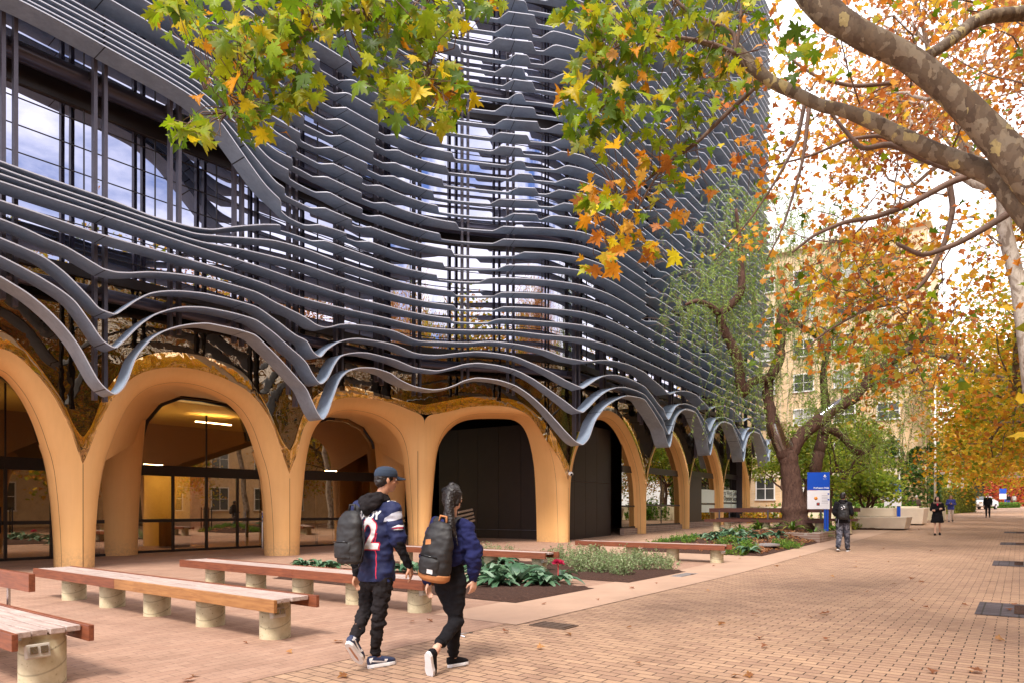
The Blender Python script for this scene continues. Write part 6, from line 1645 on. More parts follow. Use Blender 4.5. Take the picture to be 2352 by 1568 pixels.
# the outer, rusty part of the crown further back over the walk, with its tangle of twigs
rs = np.random.default_rng(15); tips = []
mb = MB()
def sprig(x0, y0, x1, y1, Y, r=0.012):
    a, b_ = at(x0, y0, Y), at(x1, y1, Y + rs.normal() * 0.8); P = wiggle(a, b_, 8, 0.7, rs, -0.03); mb.tube(P - off0, np.linspace(r, 0.003, 8), 4, cap=False)
    for i in range(2, 8):
        for _ in range(2):
            v = rs.normal(size=3) * 0.32; q = P[i] + v; mb.tube(np.array([P[i], P[i] + v * .5 + rs.normal(size=3) * .03, q]) - off0, [0.005, 0.004, 0.002], 3, cap=False); tips.append(q); tips.append(P[i] + v * 0.6)
for x0, y0, x1, y1, Y in ((2132,128,1900,60,7.5),(2060,190,1780,60,8),(1960,270,1730,330,8),(2240,380,2000,230,9),(2180,420,1850,400,9),(2100,470,1790,480,9),(2000,500,1740,560,9),(1940,510,1800,660,9),(2060,560,1900,640,9),(2120,590,1960,700,9.5),(2080,690,1900,640,9.5),(1990,710,1860,700,9.5),(1900,760,1800,740,9.5),(2170,560,2020,640,9.5),(2350,60,2100,-30,8),(2330,120,2080,60,9),(2350,200,2150,130,9),(2350,330,2230,250,9),(2240,500,2100,540,9.5),(2300,560,2180,640,9.5),(2130,640,2010,600,9.5),(2010,330,1850,290,8.5),(1880,180,1720,230,8.5),(2090,470,1960,600,9),(1700,60,1600,200,8),(1830,330,1700,380,8),(2170,640,1980,760,9.5),(2130,700,1950,820,9.8),(2190,560,2060,760,9.5),(2150,790,1990,860,10),(2200,700,2100,860,10),(1990,640,1880,800,9.5),(2180,820,2060,930,10.5),(2230,640,2150,800,10),(2080,640,1950,700,9)):
    sprig(x0, y0, x1, y1, Y)
mb.build('fine_twigs', MATS['twig_bark'], NT)
tips = np.array(tips); n = 2700; P = tips[rs.integers(0, len(tips), n)] + rs.normal(size=(n, 3)) * 0.14
me = leaves_mesh('outer_crown', P - off0, 0.105 * rs.uniform(0.5, 1.25, n), np.clip(np.where(rs.random((n, 1)) < 0.85, pick('autumn', n, rs) * (1.1, 1.1, 1), pick('green', n, rs)), 0, .85), SIMP, rs, fold=0.5, droop=0.1)
link(me, 'outer_crown', NT)
# ------------------------------------------------------------------ people
from mathutils.bvhtree import BVHTree
def _np(v): return np.asarray(v, float)
class Blob:
    """tapered limbs and masses fused into one continuous skin"""
    def __init__(s): s.mb = MB()
    def cap(s, p0, r0, p1, r1, n=14):
        p0, p1 = _np(p0), _np(p1); d = p1 - p0; L_ = np.linalg.norm(d); d = d / (L_ + 1e-9)
        pts = []; rad = []
        for a in np.linspace(-math.pi / 2, 0, 5)[0:]: pts.append(p0 + d * r0 * math.sin(a)); rad.append(max(1e-4, r0 * math.cos(a)))
        for a in np.linspace(0, math.pi / 2, 5): pts.append(p1 + d * r1 * math.sin(a)); rad.append(max(1e-4, r1 * math.cos(a)))
        P = np.array(pts); up = np.array((0.0, 0, 1)) if abs(d[2]) < 0.9 else np.array((1.0, 0, 0))
        e1 = np.cross(d, up); e1 /= np.linalg.norm(e1); e2 = np.cross(d, e1); a = np.linspace(0, 2 * math.pi, n, endpoint=False)
        V = np.concatenate([p + r * (np.cos(a)[:, None] * e1 + np.sin(a)[:, None] * e2) for p, r in zip(P, rad)])
        Fc = []
        for i in range(len(P) - 1):
            for j in range(n):
                j2 = (j + 1) % n; Fc.append((i * n + j, i * n + j2, (i + 1) * n + j2, (i + 1) * n + j))
        Fc.append(tuple(range(n))[::-1]); Fc.append(tuple((len(P) - 1) * n + j for j in range(n)))
        s.mb.add(V, Fc); return s
    def chain(s, pts, rs_):
        for i in range(len(pts) - 1): s.cap(pts[i], rs_[i], pts[i + 1], rs_[i + 1])
        return s
    def ell(s, c, r, M=None): s.mb.ell(c, r, 18, 12, M); return s
    def loft(s, rings, n=24):      # rings: (centre, rx, ry, R3x3)
        V = []; Fc = []; a = np.linspace(0, 2 * math.pi, n, endpoint=False)
        for c, rx, ry, M in rings:
            L_ = np.stack([rx * np.cos(a), ry * np.sin(a), 0 * a], 1) @ np.array(M).T; V.append(L_ + _np(c))
        for i in range(len(rings) - 1):
            for j in range(n):
                j2 = (j + 1) % n; Fc.append((i * n + j, i * n + j2, (i + 1) * n + j2, (i + 1) * n + j))
        Fc.append(tuple(range(n))[::-1]); Fc.append(tuple((len(rings) - 1) * n + j for j in range(n)))
        s.mb.add(np.concatenate(V), Fc); return s
    def build(s, name, mat, parent, vox=0.012, sm=3, folds=0.0, fscale=9.0, seed=0):
        me = s.mb.mesh('tmp'); o = bpy.data.objects.new('tmp', me); COL.objects.link(o)
        r = o.modifiers.new('r', 'REMESH'); r.mode = 'VOXEL'; r.voxel_size = vox
        if sm: q = o.modifiers.new('s', 'SMOOTH'); q.factor = 0.5; q.iterations = sm
        dg = bpy.context.evaluated_depsgraph_get(); dg.update()
        m2 = bpy.data.meshes.new_from_object(o.evaluated_get(dg)); bpy.data.objects.remove(o)
        if folds:
            from mathutils import noise
            m2.update()
            co = np.zeros(len(m2.vertices) * 3); m2.vertices.foreach_get('co', co); co = co.reshape(-1, 3)
            no = np.zeros(len(m2.vertices) * 3); m2.vertices.foreach_get('normal', no); no = no.reshape(-1, 3)
            f = np.array([noise.noise(Vector((c[0] * fscale + seed, c[1] * fscale, c[2] * fscale * 1.7))) + 0.5 * noise.noise(Vector((c[0] * fscale * 2.2, c[1] * fscale * 2.2 + seed, c[2] * fscale * 3.5))) for c in co])
            co = co + no * (f * folds)[:, None]; m2.vertices.foreach_set('co', co.ravel())
        m2.name = name; m2.materials.clear(); m2.materials.append(MATS[mat]); m2.polygons.foreach_set('use_smooth', [True] * len(m2.polygons)); m2.update()
        o = bpy.data.objects.new(name, m2); COL.objects.link(o); o.parent = parent; return o
def frame3(f, up=(0, 0, 1)):       # columns: right, forward, up
    f = _np(f) / np.linalg.norm(f); r = np.cross(f, _np(up)); r /= np.linalg.norm(r); u = np.cross(r, f); return np.stack([r, f, u], 1)
def hand(bl, wr, d, palm_n, thumb_side, sc=1.0, curl=0.35):
    """palm and five bent fingers; d = direction of the fingers, palm_n = palm normal"""
    wr, d, pn = _np(wr), _np(d), _np(palm_n); d = d / np.linalg.norm(d); pn = pn - d * np.dot(pn, d); pn /= np.linalg.norm(pn); sd = np.cross(d, pn) * thumb_side
    for k in (-1, 0, 1): bl.cap(wr + d * 0.01 * sc + sd * k * 0.012 * sc, 0.019 * sc, wr + d * 0.08 * sc + sd * k * 0.024 * sc, 0.0155 * sc)
    for k, (L_, r) in enumerate(((0.066, 0.0090), (0.076, 0.0095), (0.071, 0.0090), (0.055, 0.0082))):
        b0 = wr + d * 0.088 * sc + sd * (0.029 - 0.0195 * k) * sc; cu = curl * (1 + 0.15 * k)
        d1 = d * math.cos(cu) + pn * math.sin(cu); d2 = d * math.cos(cu * 2.4) + pn * math.sin(cu * 2.4)
        m = b0 + d1 * L_ * 0.52 * sc; e = m + d2 * L_ * 0.48 * sc
        bl.cap(b0, r * sc, m, r * 0.92 * sc); bl.cap(m, r * 0.92 * sc, e, r * 0.75 * sc)
    t0 = wr + d * 0.03 * sc + sd * 0.026 * sc; t1 = t0 + (d * 0.55 + sd * 0.7 + pn * 0.3) * 0.042 * sc; t2 = t1 + (d * 0.9 + sd * 0.2 + pn * 0.35) * 0.034 * sc
    bl.cap(t0, 0.0135 * sc, t1, 0.011 * sc); bl.cap(t1, 0.011 * sc, t2, 0.0085 * sc)
def head(bl, c, F3, s=1.0, female=False):
    """skull, jaw, nose, ears, lips; F3 columns right, forward, up; c = middle of the head"""
    T = lambda x, y, z: _np(c) + F3 @ (np.array((x, y, z)) * s)
    bl.ell(T(0, -0.012, 0.035), np.array((0.073, 0.093, 0.085)) * s, F3); bl.ell(T(0, 0.012, -0.02), np.array((0.062, 0.076, 0.080)) * s, F3)
    bl.ell(T(0, 0.045, -0.075), np.array((0.036, 0.034, 0.032)) * s, F3)
    bl.cap(T(0, 0.086, 0.012), 0.008 * s, T(0, 0.103, -0.022), 0.0125 * s); bl.cap(T(-0.014, 0.082, -0.056), 0.007 * s, T(0.014, 0.082, -0.056), 0.007 * s)
    bl.cap(T(-0.03, 0.078, 0.024), 0.010 * s, T(0.03, 0.078, 0.024), 0.010 * s)
    for k in (-1, 1):
        bl.ell(T(k * 0.076, -0.008, -0.005), np.array((0.010, 0.019, 0.032)) * s, F3); bl.ell(T(k * 0.040, 0.055, -0.022), np.array((0.022, 0.020, 0.018)) * s, F3)
def eyes(parent, c, F3, s=1.0):
    for k in (-1, 1):
        e = _np(c) + F3 @ (np.array((k * 0.031, 0.0785, 0.006)) * s); m = MB(); m.ell(e, np.array((0.0125, 0.008, 0.0085)) * s, 12, 8, F3); m.build('eye', MATS['white_gloss'], parent)
        m = MB(); m.ell(e + F3[:, 1] * 0.005 * s, np.array((0.006, 0.0045, 0.006)) * s, 10, 6, F3); m.build('iris', MATS['black_gloss'], parent)
def foot(bl, ank, heel, toe, s=1.0, r=0.045):
    ank, heel, toe = _np(ank), _np(heel), _np(toe); u = (ank - heel) / np.linalg.norm(ank - heel)
    bl.cap(heel + (toe - heel) * 0.12 + u * 0.028 * s, 0.024 * s, heel + (toe - heel) * 0.62 + u * 0.026 * s, 0.024 * s); bl.cap(heel + (toe - heel) * 0.62 + u * 0.026 * s, 0.024 * s, toe - (toe - heel) * 0.14 + u * 0.022 * s, 0.016 * s)
    bl.cap(ank, 0.040 * s, heel + (toe - heel) * 0.40 + u * 0.045 * s, 0.026 * s)
def shoe(name, ank, heel, toe, mat, sole, parent, s=1.0, vox=0.006, side=1, low=True):
    ank, heel, toe = _np(ank), _np(heel), _np(toe); f = (toe - heel) / np.linalg.norm(toe - heel); u = ank - heel; u = u - f * np.dot(u, f); u /= np.linalg.norm(u); r = np.cross(f, u)
    L_ = np.linalg.norm(toe - heel); b = Blob(); M = np.stack([r, u, f], 1)
    prof = [(0.0, .026, .030, .036), (0.10, .035, .038, .040), (0.30, .036, .040, .043), (0.48, .040, .036, .036), (0.66, .047, .030, .030), (0.84, .044, .024, .024), (0.95, .030, .018, .020), (1.0, .014, .012, .018)]
    b.loft([(heel + f * L_ * t + u * (0.018 + cz) * s, rx * s, ry * s, M) for t, rx, ry, cz in prof], 22)
    b.loft([(heel + f * L_ * 0.16 + u * 0.05 * s, .036 * s, .042 * s, np.stack([r, f, u], 1)), (heel + f * L_ * 0.18 + u * 0.092 * s, .036 * s, .045 * s, np.stack([r, f, u], 1))], 18)
    o = b.build(name, mat, parent, vox, 2)
    b = Blob(); n = 26
    m = MB(); V = []
    for zc, gr in ((0.0, 0.94), (0.008, 1.0), (0.026, 1.0), (0.028, 0.97)):
        for a in np.linspace(0, 2 * math.pi, n, endpoint=False):
            t = 0.5 - 0.5 * math.cos(a) ; w = np.interp(t, [0, .1, .3, .5, .68, .86, 1], [.012, .034, .037, .039, .050, .043, .010]) * gr * s
            w = w if math.sin(a) >= 0 else -w
            V.append(heel + f * (L_ * (t * 1.03 - 0.015)) + r * w + u * zc * s)
    Fc = [tuple(range(n))[::-1], tuple(3 * n + j for j in range(n))]
    for i in range(3):
        for j in range(n): j2 = (j + 1) % n; Fc.append((i * n + j, i * n + j2, (i + 1) * n + j2, (i + 1) * n + j))
    m.add(V, Fc); so = m.build('sole', MATS[sole], o, smooth=False)
    for t in (0.42, 0.50, 0.58):   # laces
        q = heel + f * L_ * t + u * (0.092 - 0.050 * (t - 0.42) / 0.16 * 0.9) * s; m = MB(); m.tube([q - r * 0.020 * s, q + u * 0.004, q + r * 0.020 * s], 0.0035 * s, 6); m.build('lace', MATS[sole if sole != 'grey_print' else 'cloth_white'], o)
    return o
def decal(name, me, M, target, direction, mat, parent, lift=0.003, cuts=3):
    """lay flat lettering or a patch onto a cloth surface"""
    bm = bmesh.new(); bm.from_mesh(me); bmesh.ops.triangulate(bm, faces=bm.faces)
    for _ in range(cuts):
        lim = 0.012; es = [e for e in bm.edges if e.calc_length() > lim]
        if not es: break
        bmesh.ops.subdivide_edges(bm, edges=es, cuts=1); bmesh.ops.triangulate(bm, faces=bm.faces)
    bvh = BVHTree.FromPolygons([v.co.copy() for v in target.data.vertices], [tuple(p.vertices) for p in target.data.polygons])
    d = Vector(direction).normalized()
    miss = []
    for v in bm.verts:
        w = M @ v.co; h = bvh.ray_cast(w - d * 0.5, d)
        if h[0] is None: miss.append(v)
        else: v.co = h[0] - d * lift
    bmesh.ops.delete(bm, geom=miss, context='VERTS')
    m2 = bpy.data.meshes.new(name); bm.to_mesh(m2); bm.free(); m2.materials.append(MATS[mat])
    o = bpy.data.objects.new(name, m2); COL.objects.link(o); o.parent = parent; return o
def text_mesh(body, size, bold=0.0, spacing=1.0, sxx=1.0):
    cu = bpy.data.curves.new('t', 'FONT'); cu.body = body; cu.size = size; cu.align_x = 'CENTER'; cu.align_y = 'CENTER'; cu.offset = bold; cu.space_character = spacing; cu.resolution_u = 3
    t = bpy.data.objects.new('t', cu); COL.objects.link(t); dg = bpy.context.evaluated_depsgraph_get(); me = bpy.data.meshes.new_from_object(t.evaluated_get(dg)); bpy.data.objects.remove(t)
    me.transform(Matrix.Diagonal((sxx, 1, 1, 1))); me.materials.clear(); return me
def poly_mesh(pts):
    me = bpy.data.meshes.new('p'); me.from_pydata([(x, y, 0) for x, y in pts], [], [tuple(range(len(pts)))]); return me

def arms(bl, J, k, r=(0.052, 0.040, 0.026)):
    bl.chain([J['sh' + k], J['el' + k], J['wr' + k]], r)
def limb_pts(J, k): return [J['hip' + k], J['kn' + k], J['an' + k]]

def base_body(J, root, skin, name='body', vox=0.0065, female=False, s=1.0, F3=None, H3=None, curl=0.35, hn=None):
    b = Blob(); hc = J['head']; head(b, hc, H3, s * 0.98, female)
    nk = J['neck']; b.cap(nk - F3[:, 2] * 0.03, 0.055 * s, hc - H3[:, 2] * 0.07 - H3[:, 1] * 0.012, 0.048 * s)
    mid = (J['shL'] + J['shR']) / 2; hp = (J['hipL'] + J['hipR']) / 2
    b.ell(mid - F3[:, 2] * 0.10 * s, (0.145 * s, 0.085 * s, 0.16 * s), F3); b.ell((mid + hp) / 2, (0.12 * s, 0.078 * s, 0.18 * s), F3); b.ell(hp, (0.14 * s, 0.085 * s, 0.11 * s), F3)
    for k in 'LR':
        b.cap(mid, 0.05 * s, J['sh' + k], 0.045 * s); b.chain([J['sh' + k], J['el' + k], J['wr' + k]], (0.044 * s, 0.034 * s, 0.0235 * s))
        hv = J.get('hd' + k, J['wr' + k] - J['el' + k]); pn = J.get('pn' + k, -F3[:, 0] if k == 'R' else F3[:, 0]); hand(b, J['wr' + k], hv, pn, 1 if k == 'L' else -1, s, curl)
        b.chain([J['hip' + k], J['kn' + k], J['an' + k]], (0.062 * s, 0.040 * s, 0.031 * s)); b.cap(J['kn' + k] + (J['an' + k] - J['kn' + k]) * 0.1 - F3[:, 1] * 0.008, 0.038 * s, J['kn' + k] + (J['an' + k] - J['kn' + k]) * 0.55 - F3[:, 1] * 0.004, 0.036 * s)
        foot(b, J['an' + k], J['he' + k], J['to' + k], s)
    return b.build(name, skin, root, vox, 2)

# ---- the walking man
def rel(o): return lambda px, py, Y: at(px, py, Y) - o
O1 = np.array((-1.20, 6.05, 0.0)); q1 = rel(O1)
MAN = empty('person', O1, 0, 'man walking away in a navy number 12 football jersey, black hoodie, cap and trousers', 'person')
fdir = np.array((0.60, 0.80, 0.0)); F3m = frame3(fdir); Hm = frame3((0.88, 0.47, -0.05))
J = dict(head=q1(888, 1101, 6.04), neck=q1(866, 1147, 6.06), shL=q1(824, 1168, 6.18), shR=q1(902, 1171, 5.96), elR=q1(915, 1246, 5.92), wrR=q1(939, 1299, 6.00), elL=q1(812, 1250, 6.28), wrL=q1(818, 1318, 6.34),
         hipL=q1(850, 1331, 6.14), hipR=q1(880, 1333, 6.02), knR=q1(871, 1415, 6.00), anR=q1(861, 1500, 6.04), heR=q1(846, 1525, 5.98), toR=q1(908, 1520, 6.16),
         knL=q1(838, 1402, 6.12), anL=q1(812, 1472, 5.80), heL=q1(797, 1478, 5.70), toL=q1(829, 1524, 5.88))
for k in ('heR', 'toR'): J[k][2] = 0.0
J['hdR'] = q1(948, 1331, 6.04) - J['wrR']; J['pnR'] = np.array((-0.75, 0.2, 0))
bd = base_body(J, MAN, 'skin_tan', F3=F3m, H3=Hm, s=1.0)
eyes(MAN, J['head'], Hm, .98)
mid = (J['shL'] + J['shR']) / 2; hp = (J['hipL'] + J['hipR']) / 2; zt = mid[2]; zb = 0.70 + 0.03
def ring(c, rx, ry, M=F3m): return (c, rx, ry, M)
b = Blob(); hem = EYE + (HY - 1333) / F * 6.06
b.loft([ring(np.array((*(hp[:2] + 0 * mid[:2]), hem)), 0.188, 0.138), ring(np.array((*hp[:2], hem + 0.10)), 0.186, 0.135), ring(np.array((*((hp + mid)[:2] / 2), (hem + zt) / 2 + 0.0)), 0.182, 0.128), ring(np.array((*mid[:2], zt - 0.16)), 0.205, 0.125), ring(np.array((*mid[:2], zt - 0.04)), 0.200, 0.110), ring(np.array((*mid[:2], zt + 0.035)), 0.13, 0.075)], 30)
for k in 'LR':
    b.cap(mid + (J['sh' + k] - mid) * 0.5 + (0, 0, 0.0), 0.082, J['sh' + k], 0.078); e = J['sh' + k] + (J['el' + k] - J['sh' + k]) * 0.86; b.cap(J['sh' + k], 0.080, e, 0.078)
jer = b.build('jersey', 'jersey_navy', MAN, 0.008, 3, 0.017, 8)
for k in 'LR':
    b = Blob(); b.chain([J['sh' + k] + (J['el' + k] - J['sh' + k]) * 0.5, J['el' + k], J['wr' + k] - (J['wr' + k] - J['el' + k]) * 0.02], (0.056, 0.052, 0.034)); b.cap(J['wr' + k] - (J['wr' + k] - J['el' + k]) * 0.16, 0.037, J['wr' + k] - (J['wr' + k] - J['el' + k]) * 0.05, 0.036)
    b.build('hoodie_sleeve', 'cloth_black', MAN, 0.008, 2, 0.010, 16)
b = Blob(); nb = J['neck']          # the hood lies round the neck and down the back
for a in np.linspace(0, 2 * math.pi, 15)[:-1]:
    p = nb + F3m @ np.array((0.100 * math.cos(a), 0.080 * math.sin(a) - 0.005, 0.010 + 0.020 * math.sin(a + 3.14))); p2 = nb + F3m @ np.array((0.088 * math.cos(a + .45), 0.070 * math.sin(a + .45), 0.030 + 0.015 * math.sin(a + 3.14))); b.cap(p, 0.034, p2, 0.026)
b.cap(nb + F3m @ np.array((-0.085, -0.075, -0.01)), 0.052, nb + F3m @ np.array((0.0, -0.118, -0.085)), 0.046); b.cap(nb + F3m @ np.array((0.085, -0.075, -0.01)), 0.052, nb + F3m @ np.array((0.0, -0.118, -0.085)), 0.046); b.cap(nb + F3m @ np.array((0, -0.09, -0.02)), 0.055, nb + F3m @ np.array((0, -0.122, -0.10)), 0.038)
b.build('hood', 'cloth_charcoal', MAN, 0.008, 2, 0.012, 14, 5)
b = Blob(); b.ell(hp + (0, 0, 0.02), (0.165, 0.118, 0.13), F3m)
for k, an in (('L', 0.92), ('R', 0.94)):
    A_, K_, N_ = J['hip' + k], J['kn' + k], J['an' + k]; e = K_ + (N_ - K_) * an
    b.chain([A_ - (0, 0, 0.0), K_, e], (0.092, 0.064, 0.046)); b.cap(K_ + (N_ - K_) * 0.05, 0.062, K_ + (N_ - K_) * 0.55, 0.056); b.cap(K_ + (N_ - K_) * 0.66, 0.052, K_ + (N_ - K_) * 0.72, 0.055)
b.build('trousers', 'cloth_charcoal', MAN, 0.0085, 2, 0.020, 13, 3)
b = Blob()
for k in 'LR': N_ = J['an' + k]; K_ = J['kn' + k]; b.cap(K_ + (N_ - K_) * 0.87, 0.044, K_ + (N_ - K_) * 0.95, 0.042)
b.build('trouser_cuffs', 'cloth_charcoal', MAN, 0.008, 1)
for k in 'RL':
    sh = shoe('shoe', J['an' + k], J['he' + k], J['to' + k], 'shoe_navy', 'cloth_white', MAN, 1.08)
    f = (J['to' + k] - J['he' + k]); fl_ = np.linalg.norm(f); f = f / fl_; u = J['an' + k] - J['he' + k]; u = u - f * np.dot(u, f); u /= np.linalg.norm(u); r = np.cross(f, u)
    M = Matrix((Vector(f), Vector(u), Vector(np.cross(f, u)))).transposed().to_4x4(); M.translation = Vector(J['he' + k] + f * fl_ * 0.45 + u * 0.055 + r * 0.12)
    for pts in ([(-0.10, 0.012), (-0.03, 0.0), (0.03, -0.012), (0.02, -0.022), (-0.04, -0.012), (-0.105, 0.0)], [(-0.12, 0.03), (-0.09, 0.036), (-0.11, -0.01), (-0.125, -0.01)], [(0.02, 0.01), (0.05, 0.006), (0.035, -0.02), (0.012, -0.018)]):
        decal('shoe_stripe', poly_mesh(pts), M, sh, -r, 'cloth_white', sh, 0.002, 2)
b = Blob(); hc = J['head']; T = lambda x, y, z: hc + Hm @ np.array((x, y, z))
b.ell(T(0, -0.022, 0.020), (0.080, 0.088, 0.080), Hm); b.ell(T(0, -0.055, -0.020), (0.066, 0.050, 0.052), Hm); b.cap(T(0.072, 0.0, 0.02), 0.016, T(0.072, 0.005, -0.012), 0.010)
b.cap(T(-0.072, 0.0, 0.02), 0.016, T(-0.072, 0.005, -0.012), 0.010)
b.build('hair', 'hair_black', MAN, 0.006, 1, 0.006, 40)
b = Blob(); rr_ = []
for zz_, rx, ry in ((0.030, 0.090, 0.104), (0.060, 0.092, 0.105), (0.090, 0.084, 0.096), (0.112, 0.064, 0.074), (0.124, 0.034, 0.038), (0.127, 0.01, 0.01)): rr_.append((T(0, -0.008, zz_ - 0.006), rx, ry, Hm))
b.loft(rr_, 28); cap_ = b.build('cap', 'cap_blue', MAN, 0.006, 2)
m = MB(); V = []
for i in range(9):
    a = math.pi * (i / 8); x = 0.078 * math.cos(a)
    for y, z in ((0.070 + 0.012 * math.sin(a), 0.030), (0.078 + 0.095 * math.sin(a) ** 0.8, 0.018 - 0.016 * abs(math.cos(a)))):
        for dz in (0, 0.006): V.append(T(x * (1.0 if y < 0.09 else 0.98), y, z + dz))
Fc = []
for i in range(8):
    o = i * 4; q = o + 4; Fc += [(o, q, q + 2, o + 2), (o + 1, o + 3, q + 3, q + 1), (o + 2, q + 2, q + 3, o + 3)]
m.add(V, Fc); m.build('brim', MATS['cap_blue'], cap_)
# jersey numbers, name, shoulder patch, sleeve emblem, red piping
def back_M(px, py, roll=0.0):
    p = at(px, py, 5.6) - O1; r = F3m[:, 0]; M = Matrix((Vector(r), Vector((0, 0, 1)), Vector(np.cross(r, (0, 0, 1))))).transposed().to_4x4(); M.translation = Vector(p); return M @ Matrix.Rotation(roll, 4, 'Z')
bc = mid.copy(); 
def backm(x, z):
    r = F3m[:, 0]; p = mid - F3m[:, 1] * 0.3 + r * x + np.array((0, 0, z)); M = Matrix((Vector(r), Vector((0, 0, 1)), Vector(np.cross(r, (0, 0, 1))))).transposed().to_4x4(); M.translation = Vector(p); return M
fwd = F3m[:, 1]
decal('back_number_border', text_mesh('12', 0.36, 0.020, 0.95, 0.80), backm(-0.005, -0.225), jer, fwd, 'cloth_red', MAN, 0.0025, 5)
decal('back_number', text_mesh('12', 0.36, 0.010, 0.95, 0.80), backm(-0.005, -0.225), jer, fwd, 'cloth_white', MAN, 0.005, 5)
decal('back_name', text_mesh('BRADY', 0.095, 0.005, 1.05, 0.95), backm(0.0, -0.050), jer, fwd, 'cloth_white', MAN, 0.003, 4)
rt = F3m[:, 0]; dside = -(rt * 0.85 - fwd * 0.5); dside /= np.linalg.norm(dside)
def sideM(c, up=(0, 0, 1), d=dside):
    d = _np(d); z = -d / np.linalg.norm(d); u = _np(up) - z * np.dot(up, z); u /= np.linalg.norm(u); r = np.cross(u, z); M = Matrix((Vector(r), Vector(u), Vector(z))).transposed().to_4x4(); M.translation = Vector(_np(c)); return M
decal('shoulder_patch', poly_mesh([(-0.075, -0.020), (-0.03, 0.020), (0.03, 0.038), (0.085, 0.040), (0.090, 0.0), (0.060, -0.022), (0.0, -0.040), (-0.085, -0.055)]), sideM(J['shR'] + (0, 0, -0.045) - dside * 0.2), jer, dside, 'cloth_silver', MAN, 0.003, 4)
dtop = np.array((-0.45, 0.45, -0.77))
decal('shoulder_number', text_mesh('12', 0.085, 0.006, 1.0, 0.9), sideM(J['shR'] + (0, 0, 0.05) - rt * 0.045 - dtop * 0.2, up=-(rt * 0.2) + fwd * 0.7 + (0, 0, 1), d=dtop), jer, dtop, 'cloth_white', MAN, 0.003, 3)
sc_ = J['shR'] + (J['elR'] - J['shR']) * 0.52
for pts, mt in (([(-0.055, 0.0), (0.0, 0.024), (0.06, 0.020), (0.055, 0.006), (-0.01, 0.006)], 'cloth_white'), ([(-0.060, -0.012), (0.0, 0.004), (0.056, 0.002), (0.05, -0.008), (-0.005, -0.006)], 'cloth_red'), ([(-0.045, -0.020), (0.0, -0.009), (0.05, -0.012), (0.045, -0.020)], 'cloth_white')):
    decal('sleeve_emblem', poly_mesh(pts), sideM(sc_ - dside * 0.2), jer, dside, mt, MAN, 0.003, 3)
for x0, x1, z0, z1 in ((0.130, 0.105, -0.20, -0.28), (0.105, 0.118, -0.28, -0.60)):
    decal('red_piping', poly_mesh([(x0 - 0.004, z0), (x0 + 0.004, z0), (x1 + 0.004, z1), (x1 - 0.004, z1)]), backm(0, 0), jer, fwd, 'cloth_red', MAN, 0.003, 7)

def backpack(root, c, M, w, h, d, body='bag_black', vox=0.010, tan=False, pockets=True):
    """rounded school bag; M columns right, up, outwards"""
    b = Blob(); X = lambda x, y, z: _np(c) + M @ np.array((x, y, z))
    Ml = np.stack([M[:, 0], M[:, 2], M[:, 1]], 1)
    rr_ = [(X(0, -h * .5, 0), w * .36, d * .38, Ml), (X(0, -h * .46, 0), w * .47, d * .50, Ml), (X(0, -h * .25, 0.0), w * .50, d * .54, Ml), (X(0, 0, 0), w * .495, d * .50, Ml), (X(0, h * .25, 0), w * .45, d * .42, Ml), (X(0, h * .42, -.01), w * .36, d * .32, Ml), (X(0, h * .5, -.02), w * .22, d * .2, Ml)]
    b.loft(rr_, 28); bg_ = b.build('bag_body', body, root, vox, 2, 0.010, 9)
    if pockets:
        b = Blob(); b.loft([(X(-.01, -h * .40, d * .36), w * .34, d * .24, Ml), (X(-.01, -h * .16, d * .40), w * .36, d * .24, Ml), (X(-.01, -h * .08, d * .34), w * .34, d * .2, Ml)], 22); b.build('front_pocket', body, root, vox, 2, 0.006, 12)
        m = MB(); m.tube([X(-w * .36, -h * .09, d * .50), X(-w * .1, -h * .075, d * .60), X(w * .25, -h * .09, d * .52)], 0.006, 6); m.build('zip', MATS['black_gloss'], root)
    m = MB(); m.tube([X(-0.04, h * .47, -.03), X(-0.03, h * .60, -.03), (X(0.03, h * .60, -.03)), X(0.04, h * .47, -.03)], 0.010, 8); m.build('top_handle', MATS['bag_tan' if tan else body], root)
    return bg_, X
def strap(root, pts, mat='bag_black', w=0.028, th=0.006):
    P, _ = resmooth(_np(pts), np.ones(len(pts)), 4); m = MB(); m.tube(P, th, 8, sx=w / th); m.build('shoulder_strap', MATS[mat], root)
Bp = empty('backpack', O1, 0, 'grey black backpack slung behind the left shoulder of the man in the jersey', 'backpack')
Mb = np.stack([F3m[:, 0], np.array((0, 0, 1.0)), -F3m[:, 1]], 1)
bagc = q1(803, 1232, 5.86)
bo_, X = backpack(Bp, bagc, Mb, 0.30, 0.46, 0.17)
strap(Bp, [bagc + Mb @ np.array((0.03, 0.20, -0.06)), mid - fwd * 0.11 + rt * -0.12 + (0, 0, -0.0), J['shL'] + (0, 0, 0.09) + rt * 0.05, J['shL'] + fwd * 0.10 + (0, 0, -0.03) + rt * 0.05])
strap(Bp, [bagc + Mb @ np.array((0.13, 0.10, -0.04)), bagc + Mb @ np.array((0.155, -0.10, -0.03)), bagc + Mb @ np.array((0.12, -0.26, 0.0)), bagc + Mb @ np.array((0.07, -0.27, 0.0))], w=0.02)

